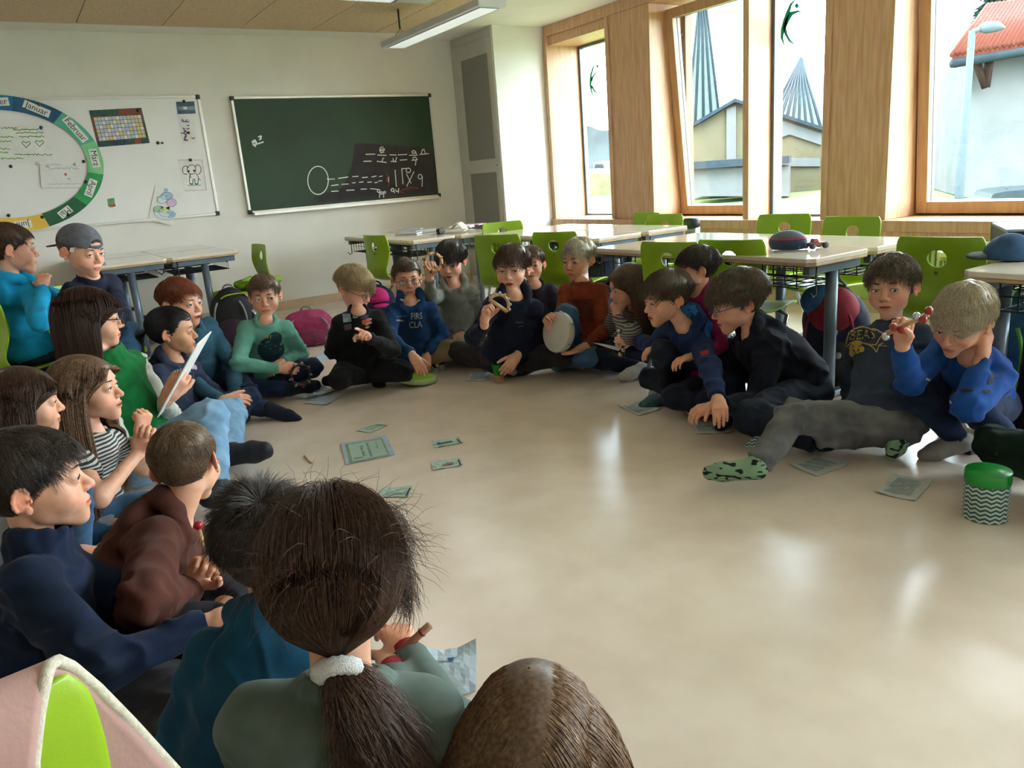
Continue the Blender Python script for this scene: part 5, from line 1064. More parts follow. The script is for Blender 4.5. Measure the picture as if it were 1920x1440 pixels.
if want('greyh'): person('greyh', 'dark-haired boy in grey hoodie raising a tambourine ring beside his head', 1.0, (862, 640, .10), (852, 535, 'n'), (846, 490, 'f'), haz=-18, hp=14, taz=-2, la=((900, 598, 'f'), (868, 626, 'n')), ra=((808, 560, 'n'), (806, 522, 'n')), rh=('grip', (0, .9, .2), (-.3, .2, -.8)), lh=('relax', (-.8, -.5, .3), (.1, .5, .8)),
    ll=((905, 650, .10), (850, 668, .05)), rl=((835, 642, .13), (890, 672, .05)), hair=dict(style='short', m=H_dk, len=.06, vol=.016, fringe=.7), mouth=.3, face='2f2219', top=dict(m=cl('grey_hoodie', '75766f', '83847c'), hood=1, name='hoodie'), pants=dict(m=cl('olive_trousers', '35342f', '403f39')), feet=M_sockg, gaze=(-.2, -.3))
if want('navyc'): person('navyc', 'boy in navy hoodie with crossed legs holding up a jingle ring', 1.06, (950, 672, .10), (965, 556, 'n'), (961, 505, 'f'), haz=-14, hp=0, taz=0, la=((1010, 634, 'f'), (972, 664, 'n')), ra=((890, 630, 'n'), (908, 610, 'n')), rh=('grip', (.1, .95, .2), (-.8, .2, -.2)), lh=('relax', (-.6, -.6, .5), (.3, .4, .8)),
    ll=((1018, 664, .12), (960, 680, .06), (975, 700, .05)), rl=((872, 660, .12), (935, 672, .10), (965, 668, .14)), hair=dict(style='short', m=H_br, len=.055, vol=.014, fringe=.7, messy=.7), mouth=.8, face='6b5a42', top=dict(m=M_navyh, hood=1, name='hoodie', off=.022), pants=dict(m=M_char), feet=M_sockg, gaze=(-.2, .1))
if want('behind'): person('behind', 'light-haired child in a dark shirt half hidden behind the boy in the navy hoodie', .95, (1010, 625, .10), (1003, 535, 'n'), (997, 496, 'f'), haz=-5, taz=0, hair=dict(style='short', m=H_lb, len=.035, vol=.008, messy=.8, fringe=.1), top=dict(m=cl('dark_shirt', '26252b', '2f2e35')), pants=dict(m=M_navyp), feet=M_sockn)
if want('rust'): person('rust', 'blond boy in rust red sweater and jeans holding a white hand drum upright', 1.0, (1098, 655, .10), (1092, 530, 'n'), (1085, 487, 'f'), haz=-34, hp=4, taz=-14, la=((1134, 622, 'n'), (1098, 648, 'n')), ra=((1052, 608, 'n'), (1036, 618, 'n')), rh=('grip', (-.3, .8, .3), (-.6, .3, -.6)), lh=('open', (-.8, -.25, .5), (-.1, -.9, .2)),
    ll=((1115, 655, .12), (1060, 680, .05)), rl=((1062, 590, 'n'), (1080, 660, .06), (1070, 680, .03)), hair=dict(style='short', m=H_pb, len=.036, vol=.012, fringe=.5), top=dict(m=cl('rust_sweater', '74301a', '833a21'), off=.016), pants=dict(m=M_jeanm), feet=M_sockt, gaze=(-.1, 0))
if want('striped'): person('striped', 'long-haired girl in striped top and brown vest resting her chin on her fist', .95, (1200, 650, .10), (1192, 575, 'n'), (1178, 536, 'n'), haz=-68, hp=14, taz=-48, la=((1180, 630, 'n'), ('H', -.02, .10, -.16)), ra=((1135, 628, 'f'), (1118, 634, 'f')), lh=('fist', (-.1, .9, .1), (-.2, .1, .8)), rh=('fist', (-.9, .1, .2), (0, .9, .2)),
    ll=((1120, 672, .10), (1150, 690, .05), (1165, 702, .04)), rl=((1130, 660, .12), (1105, 676, .05), (1100, 686, .04)), hair=dict(style='long', m=H_br, len=.30, n=3500, r=.0013, vol=.010, part=.0, messy=.15, vols=[((0, -.07, -.02), (0, -.085, -.13), .05, .045, 1.5)]), top=dict(m=stripes('striped_jersey', '8f8c86', '3c3839', 24)), pants=dict(m=M_navyp), feet=M_sockw)
if want('bluebells'): person('bluebells', 'boy in navy and bright blue hoodie crouching and shaking a string of bells', 1.0, (1318, 706, .10), (1285, 612, 'n'), (1250, 558, 'n'), haz=-62, hp=8, taz=-48, la=((1332, 690, 'n'), (1345, 745, 'n')), ra=((1225, 650, 'f'), (1192, 637, 'f')), rh=('grip', (-.9, .1, .2), (-.1, .3, .9)), lh=('relax',),
    ll=((1268, 745, .10), (1300, 768, .05), (1262, 748, .04)), rl=((1245, 662, 'n'), (1252, 745, .05), (1225, 750, .03)), hair=dict(style='short', m=H_gb, len=.05, vol=.014, fringe=.7), mouth=.6, top=dict(m=cl('navy_blue_hoodie', '17274f', '1d315d'), hood=1, name='hoodie'), pants=dict(m=M_navyp), feet=M_sockt)
if want('magenta'): person('magenta', 'dark-haired child in magenta hoodie half hidden behind the two boys at right', .82, ('u', .05, -.02, .10), None, (1308, 504), ht=3.38, haz=-82, hp=2, taz=-55, hair=dict(style='short', m=H_dk, len=.045, vol=.012), top=dict(m=cl('magenta_hoodie', '7d1c49', '8c2453'), hood=1, name='hoodie'), pants=dict(m=M_navyp), feet=M_sockg)
if want('bignavy'): person('bignavy', 'boy with glasses in dark navy hoodie bending forward with a triangular box in hand', 1.05, ('u', .25, -.05, .12), None, (1385, 566), ht=3.15, haz=-74, hp=14, taz=-60, la=((1420, 760, 'n'), (1352, 760, 'n')), ra=((1350, 700, 'f'), (1318, 752, 'f')), lh=('relax', (-.9, -.2, .1), (0, .8, .3)), rh=('pinch', (-.3, -.9, .1), (-.8, 0, .4)),
    ll=((1385, 790, .12), (1480, 815, .07), (1530, 815, .05)), rl=((1372, 660, 'f'), (1370, 790, .06), (1340, 800, .04)), hair=dict(style='short', m=H_gb, len=.055, vol=.016, messy=1.0, fringe=.2, n=10000), glasses=M_glbl, mouth=.3, top=dict(m=cl('dark_navy_hoodie', '10131e', '151928'), hood=1, name='hoodie', off=.045, arm=.022, fold=.018), pants=dict(m=M_navyp, off=.02), feet=M_sockn)
if want('beast'): person('beast', 'boy leaning back with legs stretched out in grey jeans and patterned green socks', 1.0, (1655, 790, .12), (1668, 612, 'f'), (1672, 534, 'n'), haz=-14, hp=-2, hr=4, taz=-12, la=((1745, 700, 'f'), (1780, 770, 'f')), ra=((1600, 720, 'f'), (1590, 770, 'f')),
    ll=((1560, 812, .10), (1622, 822, .07), (1648, 858, .05)), rl=((1490, 780, .20), (1448, 860, .08), (1350, 876, .07)), hair=dict(style='short', m=H_gb, len=.045, vol=.014, messy=.9, fringe=.25, n=9000), mouth=.3, top=dict(m=cl('slate_sweater', '2e3649', '384156'), off=.024, arm=.014), pants=dict(m=M_gjean, fold=.016), feet=mat('dashed_green_sock', '7fa184', .9, '14181a', 34, 0, lo=.60, hi=.62, detail=0, stretch=(1, 1, 2.5)), gaze=(-.2, -.3))
if want('bluesq'): person('bluesq', 'blond boy squatting in bright blue sweater, chin on hand, raising a shaker', .97, (1832, 742, .18), (1822, 668, 'n'), (1804, 600, 'n'), haz=-26, hp=24, hr=-10, taz=-22, la=((1818, 765, 'n'), ('H', -.075, .02, -.12)), ra=((1705, 715, 'n'), (1692, 650, 'n')), rh=('grip', (0, 1, .1), (.3, .1, -.9)), lh=('relax', (.15, .95, -.1), (.9, 0, .4)),
    ll=((1815, 755, 'n'), (1850, 850, .07), (1840, 880, .03)), rl=((1712, 738, 'n'), (1745, 828, .07), (1672, 848, .03)), hair=dict(style='short', m=H_pb, len=.055, vol=.013, messy=1.0, fringe=.25, n=10000), hs=.98, face='4a5a5a', top=dict(m=cl('bright_blue_sweater', '0f3f86', '164a95'), off=.018, arm=.013), pants=dict(m=M_jean), feet=M_sockg, gaze=(-.3, -.1))
if want('cap'): person('cap', 'boy in dark sweater with a grey cap worn backwards leaning forward', 1.0, (178, 652, .42), (170, 520, 'n'), (152, 470, 'n'), haz=42, hp=14, taz=30, la=((222, 590, 'n'), (210, 640, 'n')), ra=((108, 600, 'f'), (150, 650, 'n')), ll=((240, 625, 'n'), (250, 720, 'n')), rl=((200, 640, 'n'), (215, 730, 'n')), hair=dict(style='short', m=H_br, len=.014, vol=.0015, n=2500), top=dict(m=cl('dark_blue_sweater', '15192b', '1c2136')), pants=dict(m=M_jeanm), feet=M_sockn, gaze=(.5, .1), group='pupils sitting on chairs at the left')
if want('blueh'): person('blueh', 'boy in bright turquoise hoodie seen from behind on a chair, hand at his mouth', 1.0, (58, 668, .42), (22, 528, 'n'), (18, 468, 'f'), haz=98, hp=4, taz=125, la=((110, 560, 'f'), ('H', -.05, .13, -.20)), ra=((75, 600, 'n'), (80, 540, 'f')), lh=('relax', (-.2, .9, .1), (.6, .1, .6)), hair=dict(style='short', m=H_cb, len=.025, vol=.006), top=dict(m=cl('turquoise_hoodie', '0d7fa8', '1490ba'), hood=1, name='hoodie', off=.02), pants=dict(m=M_navyp), feet=M_sockn, group='pupils sitting on chairs at the left')
if want('red'): person('red', 'red-haired boy in grey-blue fleece behind the dark-haired girl', 1.04, (400, 716, .12), (358, 622, 'n'), (336, 562, 'n'), haz=48, hp=4, taz=35, la=((440, 690, 'n'), (440, 742, 'n')), ra=((360, 720, 'n'), (415, 750, 'n')), lh=('relax', (.2, -.5, .5), (.5, .5, .3)), rh=('relax', (.9, -.1, .2), (0, .5, .8)),
    ll=((482, 745, .10), (430, 760, .05)), rl=((440, 790, .10), (460, 770, .05)), hair=dict(style='short', m=H_rd, len=.04, vol=.009, fringe=.7), mouth=.8, top=dict(m=cl('grey_blue_fleece', '2c5064', '375d72'), collar=.035, name='fleece', off=.02), pants=dict(m=M_jean), feet=M_sockn, gaze=(.3, 0))
if want('dgirl'): person('dgirl', 'dark-haired girl with ponytail and gold earring in slate hoodie', .98, ('u', -.06, .0, .11), None, (322, 622), ht=3.6, haz=80, hp=4, taz=42, la=((395, 735, 'f'), (350, 772, 'n')), ra=((300, 790, 'n'), (350, 790, 'f')), hair=dict(style='pony', tiel=(0, -.112, .015), fn=lambda c, R, s: [lock([c+R@(np.array(q)*s) for q in ((0, -.105, .015), (0, -.14, .0), (0, -.16, -.06), (0, -.15, -.15), (0, -.14, -.22))], 1800, .012, .034, 8, 14, .004)], m=H_bk, vol=.006, n=4500, messy=.1), skin=M_skin2, face='2f2219', top=dict(m=cl('slate_hoodie', '2a3044', '333a50'), hood=1, name='hoodie'), pants=dict(m=M_jean), feet=M_sockn)
if want('teacher'): person('teacher', 'woman with dark bob and black glasses in green vest reading from a sheet', 1.2, ('u', .10, .0, .12), None, (168, 598), ht=2.9, hs=1.05, haz=86, hp=6, taz=55, adult=True, la=((320, 790, 'f'), (310, 752, 'n')), ra=((225, 850, 'n'), (270, 830, 'n')), lh=('pinch', (.6, .75, .1), (.1, .3, .9)), rh=('relax',),
    ll=((435, 770, 'f'), (430, 850, .06)), rl=((390, 785, 'n'), (405, 905, .09), (440, 925, .05)), hair=dict(style='long', m=H_au, len=.22, n=6500, r=.0011, vol=.016, part=-.01, messy=.12, vols=[((0, -.045, .0), (0, -.05, -.085), .050, .048, 1.3)]), glasses=M_glb, top=dict(m=cl('cream_jumper', 'b3b0a5', 'c2bfb4'), name='jumper'), vest=cl('green_vest', '0c5c2b', '127036', .2), pants=dict(m=M_jeanl), feet=(mat('navy_shoe', '10141f', .6, '171c29', 30), 'shoe'), group='people sitting in the circle on the floor')
if want('lgirl'): person('lgirl', 'girl with very long fair-brown hair in black and white striped tee', .95, ('u', -.06, .02, .11), None, (160, 732), haz=68, hp=-2, taz=55, ht=2.42, la=((270, 880, 'f'), (262, 820, 'n')), ra=((188, 935, 'n'), (258, 850, 'f')), rh=('grip', (.4, .8, 0), (.1, 0, -.9)), lh=('fist', (.3, .8, 0), (.5, 0, .8)),
    ll=((390, 960, .16), (330, 1010, .06)), rl=((290, 960, .12), (250, 1030, .05)), mouth=.5, hair=dict(style='long', m=H_gl, len=.44, n=7000, r=.0011, vol=.011, part=.0, messy=.13, k=20, vols=[((0, -.06, .0), (0, -.075, -.12), .055, .06, 1.5)]), top=dict(m=stripes('striped_tee', 'c0beb8', '2a2c33', 26), short=1, name='tee', off=.01), pants=dict(m=M_jeanm), feet=M_sockw, fine=.0028)
if want('egirl'): person('egirl', 'girl with straight brown hair at the left photo edge, face in profile', .95, ('u', -.08, .02, .11), None, (44, 755), haz=84, hp=6, taz=60, ht=2.2, hs=.92, hair=dict(style='long', m=H_cb, len=.30, n=6500, r=.0011, vol=.010, part=.0, messy=.1, k=18, vols=[((0, -.06, .0), (0, -.065, -.12), .055, .055, 1.5)]), top=dict(m=cl('pale_top', '8a8f94', '9aa0a5')), pants=dict(m=M_jeanm), rl=((135, 925, 'n'), (120, 1060, .05)), ll=((190, 960, .12), (150, 1040, .05)), feet=M_sockw, fine=.0028)
if want('brown'): person('brown', 'boy in brown hoodie turning his head away, red ear, holding a mallet', 1.05, ('u', -.22, .10, .12), None, (350, 872), hs=.97, ht=1.95, haz=158, hp=10, taz=75, hr=-6, la=((390, 1020, 'f'), (380, 1080, 'n')), ra=((270, 1130, 'n'), (352, 1108, 'f')), rh=('grip', (.55, .7, .1), (.2, .3, -.8)), lh=('relax', (.3, -.6, .5), (.3, .6, .4)), face=False,
    ll=((440, 1120, .14), (400, 1240, .06)), rl=((430, 1190, .14), (320, 1250, .06)), hair=dict(style='short', m=H_lb, len=.025, vol=.006, n=7000, r=.0007), top=dict(m=cl('brown_hoodie', '45241c', '522c22'), hood=1, name='hoodie', off=.022, arm=.015, fold=.019), pants=dict(m=cl('dark_shorts', '22222a', '2b2b34'), cut=.1, name='shorts'), feet=M_sockn, fine=.0028, cloth=.0062)
if want('nboy'): person('nboy', 'boy in navy sweatshirt in the left foreground, face in profile, big ear', 1.0, ('u', -.05, .06, .12), None, (56, 910), ht=1.6, haz=84, hp=-2, taz=70, la=((330, 1190, 'f'), (400, 1160, 'f')), ra=((190, 1260, 'n'), (385, 1170, 'f')), rh=('relax', (1, .1, .1), (0, .9, .2)), ll=((420, 1330, .14), (400, 1500, .06)), rl=((350, 1320, 'n'), (330, 1600, .07)), hair=dict(style='short', m=H_dk, len=.036, vol=.010, n=13000, r=.0006, fringe=.35, messy=.8), top=dict(m=cl('navy_sweatshirt', '0f1a30', '15223c'), collar=.040, off=.022, arm=.016, fold=.020), pants=dict(m=cl('charcoal_joggers', '26252c', '302f37'), off=.014), feet=M_sockn, fine=.0026, cloth=.006)
if want('teal'): person('teal', 'dark-haired child in teal hoodie mostly hidden by the ponytail girl', 1.0, ('u', -.08, .08, .12), None, (502, 1032), haz=168, hp=8, taz=160, ht=1.34, hs=.92, face=False, hair=dict(style='spiky', m=H_dk, len=.055, vol=.014, n=12000, r=.0006), top=dict(m=cl('teal_hoodie', '0d3a52', '134661'), hood=1, name='hoodie', off=.02), pants=dict(m=M_char), feet=M_sockn, cloth=.006)
def pony_fn(c, R, s):
    tw = c+R@(np.array([0, -.088, -.080])*s); g = [tw, tw+np.array([.004, -.012, -.02]), tw+np.array([.018, -.03, -.07]), tw+np.array([.03, -.03, -.14]), tw+np.array([.05, -.02, -.22])]
    r = np.random.RandomState(3); out = [lock(g, 5200, .014, .048, 5, 20, .010)]
    n = 420; U = r.randn(n, 3); U /= np.linalg.norm(U, axis=1, keepdims=True); U[:, 2] = np.abs(U[:, 2])*.8; P0 = np.array([0, -.014, .03])+U*(np.array([.0725, .09, .08])+.024); k = 14; Ps = [P0]; d = U*np.array([1, .6, .4])+r.randn(n, 3)*.6
    for i in range(k-1): d = d/np.linalg.norm(d, axis=1, keepdims=True)+r.randn(n, 3)*.16+np.array([0, 0, -.10]); P0 = P0+d/np.linalg.norm(d, axis=1, keepdims=True)*(.0045+.003*r.rand(n, 1)); Ps.append(P0)
    A = np.stack(Ps, 1); out.append(np.einsum('ij,nkj->nki', R, A*s)+c)
    # loose wisps beside the right cheek
    n = 900; z0 = r.uniform(-.05, .09, n); P0 = np.stack([.070+.012*r.rand(n), r.uniform(-.01, .05, n), z0], 1); d = np.stack([np.full(n, .9), r.uniform(0, .6, n), r.uniform(-.5, .3, n)], 1); Ps = [P0]
    for i in range(k-1): d = d/np.linalg.norm(d, axis=1, keepdims=True)+r.randn(n, 3)*.13+np.array([-.10, 0, -.17]); P0 = P0+d/np.linalg.norm(d, axis=1, keepdims=True)*(.003+.004*r.rand(n, 1)); Ps.append(P0)
    A = np.stack(Ps, 1); out.append(np.einsum('ij,nkj->nki', R, A*s)+c); return out
if want('pony'): person('pony', 'girl seen from behind with brown ponytail in white scrunchie and sage top', 1.06, ('u', -.06, .05, .12), None, (628, 1086), hs=.93, haz=172, hp=6, taz=165, ht=1.0, face=False, la=((760, 1420, 'f'), (740, 1270, 'f')), ra=((860, 1400, 'f'), (770, 1235, 'f')), hair=dict(style='pony', tiel=(0, -.085, -.078), fn=pony_fn, m=H_cb, vol=.030, n=20000, r=.00045, messy=.5), top=dict(m=cl('sage_top', '55635c', '62706a'), off=.03, arm=.018), pants=dict(m=M_jean), feet=M_sockn, cloth=.005)
if want('front'): person('front', 'girl with long parted brown hair at the bottom edge, seen from above behind', 1.0, ('u', .0, .08, .11), None, (1003, 1398), haz=176, hp=10, taz=175, ht=1.02, hs=.97, face=False, hair=dict(style='long', m=H_gl, len=.36, n=16000, r=.0005, vol=.010, part=.0, messy=.1, k=18, vols=[((0, -.05, .0), (0, -.06, -.12), .06, .06, 1.5)]), top=dict(m=cl('grey_pullover', '5b5e66', '666a72')), pants=dict(m=M_jean), feet=M_sockn)
if want('edge'): person('edge', 'person cut off by the right photo edge showing a dark green knee', 1.0, (2060, 905, .10), (2080, 770, 'n'), (2090, 705, 'n'), haz=-80, taz=-75, la=((2130, 850, 'f'), (2140, 900, 'f')), ra=((2150, 850, 'f'), (2150, 900, 'f')), ll=((1920, 860, .10), (1985, 915, .05), (1915, 905, .05)), rl=((1935, 845, .14), (2000, 850, .05)), hair=dict(style='short', m=H_br), top=dict(m=cl('dark_green_top', '14261c', '1b3024')), pants=dict(m=cl('dark_green_trousers', '13241a', '1a2d22')), feet=M_sockw)
def camo(p, t):
    v = np.array([p[0], p[1], 0.]); v /= np.linalg.norm(v); r = np.array([v[1], -v[0], 0]); return r*t[0]+np.array([0, 0, 1.])*t[1]-v*t[2]
# ================================================================== things people wear, hold or keep nearby
def sdf_obj(name, prims, m, parent=None, h=.008, fold=0, seed=1, joints=()):
    V, F = sdf_mesh(prims, h)
    if fold: V = folds(V, F, seed, fold, 1, joints)
    return link(name, npmesh(name, V, F), m, parent, world=True)
def bvh_of(T, keys): 
    Vs = []; Fs = []; k = 0
    for q in keys:
        if q in T: V, F = T[q]; Vs.append(V); Fs.append(F+k); k += len(V)
    return BVHTree.FromPolygons(np.concatenate(Vs).tolist(), np.concatenate(Fs).tolist())
def onto(bv, x, y, off=.0022):
    d = Vector(ray(x, y)).normalized(); loc, n, i, dist = bv.ray_cast(Vector(CO), d)
    if loc is None: return None
    return np.array(loc)+np.array(n)*(off if n.dot(d) < 0 else -off)
def decal(key, name, polys, m, parts=('topVF',), parent='top', off=.0022):
    """printed shapes: polygons given in photo pixels, laid vertex by vertex on the cloth"""
    T = PEOPLE[key]; bv = T.setdefault('bv'+str(parts), bvh_of(T, parts)); b = MB()
    for pts, fs in polys:
        P = [onto(bv, x, y, off) for x, y in pts]; ok = [p is not None for p in P]; ix = {}; vs = []
        for i, p in enumerate(P):
            if p is not None: ix[i] = len(vs); vs.append(p)
        fs2 = [[ix[i] for i in f] for f in fs if all(ok[i] for i in f)]
        fs2 = [f for f in fs2 if max(np.linalg.norm(vs[f[0]]-vs[q]) for q in f) < .08]
        if fs2: b.add(vs, fs2, 0, True)
    if b.f: b.build(name, m, T[parent], world=True)
def p_quad(c, n=6):
    P = []; F = []
    for j in range(n+1):
        for i in range(n+1):
            u, v = i/n, j/n; P.append(tuple((c[0][k]*(1-u)+c[1][k]*u)*(1-v)+(c[3][k]*(1-u)+c[2][k]*u)*v for k in (0, 1)))
    for j in range(n):
        for i in range(n): a = j*(n+1)+i; F.append((a, a+1, a+n+2, a+n+1))
    return P, F
def p_disc(cx, cy, rx, ry, rings=3, n=14, rot=0):
    P = [(cx, cy)]; F = []
    for k in range(1, rings+1):
        for j in range(n): a = 6.2832*j/n; x = rx*k/rings*math.cos(a); y = ry*k/rings*math.sin(a); P.append((cx+x*math.cos(rot)-y*math.sin(rot), cy+x*math.sin(rot)+y*math.cos(rot)))
    for j in range(n): F.append((0, 1+j, 1+(j+1) % n))
    for k in range(rings-1):
        for j in range(n): a = 1+k*n; F.append((a+j, a+n+j, a+n+(j+1) % n, a+(j+1) % n))
    return P, F
def p_line(pts, w):
    L_ = []; F = []; q = []
    for a, b in zip(pts[:-1], pts[1:]):
        k = max(1, int(math.hypot(b[0]-a[0], b[1]-a[1])/2)); q += [(a[0]+(b[0]-a[0])*i/k, a[1]+(b[1]-a[1])*i/k) for i in range(k)]
    q.append(pts[-1])
    for i, p in enumerate(q):
        a = q[max(i-1, 0)]; c = q[min(i+1, len(q)-1)]; l = math.hypot(c[0]-a[0], c[1]-a[1])+1e-9; n = (-(c[1]-a[1])/l*w/2, (c[0]-a[0])/l*w/2); L_ += [(p[0]+n[0], p[1]+n[1]), (p[0]-n[0], p[1]-n[1])]
    return L_, [(2*i, 2*i+1, 2*i+3, 2*i+2) for i in range(len(q)-1)]
def p_text(txt, cx, cy, size, rot=0, sx=1.0, shear=0):
    V, Fs = text_geo(txt, size); a = math.radians(rot); out = []
    for x, y in V: x = x*sx+y*shear; out.append((cx+x*math.cos(a)+y*math.sin(a), cy+x*math.sin(a)-y*math.cos(a)))
    return out, Fs
M_pw = mat('print_white', 'b9bcc0', .85, 'c4c7ca', 60); M_py = mat('print_gold', 'a8893a', .85, 'b89a4a', 60); M_pd = mat('print_dark', '0f161c', .85, '182028', 60); M_pteal = mat('print_dark_teal', '14303a', .85, '1d3f49', 30)
if 'firstc' in PEOPLE:
    decal('firstc', 'lettering', [p_text('FIRS', 781, 593, 17, -4, .72), p_text('CLA', 779, 609, 17, -4, .78)], M_pw); decal('firstc', 'small_lettering', [p_line([(x, 594-.1*(x-744)), (x+2.5, 593.8-.1*(x-744))], .9) for x in (744, 749, 755, 759)]+[p_line([(x, 601), (x+1.6, 600.8)], 2.6) for x in range(743, 757, 2)], M_pw)
    decal('firstc', 'hood_tips', [p_line([(750, 561), (757, 566)], 3), p_line([(788, 562), (782, 568)], 3)], M_pw, off=.006)
if 'green' in PEOPLE:
    decal('green', 'dark_print', [p_disc(508, 655, 25, 23, 4, 18), p_disc(516, 634, 13, 12, 3, 14)], M_pteal); decal('green', 'yellow_lettering', [p_line([(x, 634), (x+.5, 629), (x+3, 629)], 1.4) for x in (492, 497, 502, 507)], M_py, off=.003); decal('green', 'print_spots', [p_disc(498+9*i, 648+5*(i % 2), 2.4, 1.6, 1, 8) for i in range(4)], mat('print_spot', '3e6b72', .85), off=.0035)
if 'blackg' in PEOPLE:
    decal('blackg', 'picture_print', [p_quad([(642, 589), (657, 588), (659, 603), (644, 605)], 3)], mat('print_pale_blue', '5f7683', .8, '8496a0', 50)); decal('blackg', 'picture_print', [p_quad([(661, 587), (671, 586), (671, 596), (662, 597)], 3), p_disc(667, 633, 5, 9, 2, 10)], mat('print_olive', '5a5348', .8, '6b7a6a', 60)); decal('blackg', 'picture_print', [p_quad([(675, 587), (690, 586), (691, 597), (676, 598)], 3), p_disc(680, 636, 4, 8, 2, 10)], mat('print_violet', '2a2a4e', .8, '4a5f8a', 60)); decal('blackg', 'picture_print', [p_disc(689, 602, 6, 6, 2, 10), p_disc(683, 604, 5, 5, 2, 10)], mat('print_orange', 'a53c1c', .8, 'b84c28', 60)); decal('blackg', 'picture_print', [p_quad([(645, 609), (659, 607), (660, 617), (646, 620)], 3)], mat('print_mauve', '4a3a44', .8, '5a4652', 60))
if 'navyc' in PEOPLE: decal('navyc', 'small_lettering', [p_line([(x, 602), (x+1.5, 606)], 1.5) for x in range(967, 981, 3)]+[p_line([(971, 612), (980, 611)], 1.3)], mat('print_grey', '5c6478', .85))
if 'rust' in PEOPLE: decal('rust', 'dark_print', [p_quad([(1062, 562), (1112, 560), (1112, 604), (1066, 606)], 8)], mat('print_rust_dark', '4a1d12', .9, '5e2516', 40))
if 'beast' in PEOPLE:
    sc_ = lambda pts: [(1560+x/12, 590+y/12) for x, y in pts]
    decal('beast', 'lettering_backing', [p_line(sc_([(310, 740), (350, 560), (400, 400), (520, 330), (620, 290), (720, 285), (840, 310), (880, 340), (950, 325), (1040, 360), (1090, 400), (1150, 410), (1040, 600), (1000, 680), (860, 680), (700, 630), (440, 620), (310, 740)]), 2.2), p_line(sc_([(700, 640), (860, 690), (950, 760), (1010, 850), (1040, 760), (1060, 690), (1160, 630)]), 2.0), p_line(sc_([(1070, 700), (1240, 710)]), 1.6)], M_py)
    decal('beast', 'lettering', [p_text('B', 1594, 631, 24, -24, .8, .2), p_text('E', 1604, 627, 22, -12, .8, .2), p_text('A', 1617, 626, 24, -2, .85, .2), p_text('S', 1632, 630, 26, 8, .9, .2), p_text('T', 1646, 635, 22, 16, .8, .2)], M_pd, off=.0028)
    decal('beast', 'lettering_edge', [p_text('BEAS', 1617.5, 628.5, 24.5, -3, .93, .2)], M_py, off=.0019)
    decal('beast', 'mascot_print', [p_disc(1605, 653, 12, 11, 3, 14), p_disc(1616, 655, 6, 6, 2, 12), p_disc(1608, 643, 11, 5, 2, 12), p_disc(1598, 662, 5, 7, 2, 12)], M_py); decal('beast', 'mascot_lines', [p_line([(1600, 655), (1606, 662), (1612, 658)], 1.2), p_line([(1610, 650), (1616, 649)], 1.4), p_disc(1611, 656, 2, 2.2, 1, 8)], M_pd, off=.0034)
if 'bluesq' in PEOPLE:
    s4 = lambda pts: [(1440+x/4, 380+y/4) for x, y in pts]
    decal('bluesq', 'white_print', [p_line(s4([(1180, 1320), (1230, 1335), (1270, 1350), (1310, 1345)]), 4), p_line(s4([(1230, 1340), (1200, 1385)]), 2.5), p_line(s4([(1270, 1345), (1290, 1390), (1335, 1430)]), 4), p_line(s4([(1290, 1400), (1280, 1430)]), 2.5), p_disc(1778, 752, 9, 4, 2, 12, .5)], M_pw, parts=('topVF',)); decal('bluesq', 'dark_sleeve_print', [p_disc(1858, 712, 5, 11, 2, 12, .5), p_disc(1850, 735, 7, 4, 2, 12), p_disc(1812, 733, 13, 3.5, 2, 12)], M_pd)
if 'dgirl' in PEOPLE: decal('dgirl', 'lettering', [p_text('ARKO', 337, 695, 9, -12, 1, .1), p_text('Y', 356, 694, 12, -12)], M_pw); decal('dgirl', 'heart_print', [p_disc(362, 688, 3, 5, 2, 10, .3), p_disc(366, 689, 3, 5, 2, 10, -.3)], mat('print_pink', 'b7a3b8', .85))
if 'bignavy' in PEOPLE: decal('bignavy', 'back_print', [p_text('X / P A', 1503, 620, 8, -8, 1.1)], M_pw); 
if 'bluebells' in PEOPLE: decal('bluebells', 'red_label', [p_quad([(1313, 660), (1329, 656), (1329, 665), (1315, 669)], 3)], mat('label_red', '8a1526', .8, '9a1f32', 90)); decal('bluebells', 'blue_panel', [p_disc(1296, 578, 30, 16, 3, 16, -.5), p_disc(1336, 612, 14, 22, 3, 16, .4)], mat('cloth_azure', '1c5a9c', .9, '246bb0', 18))
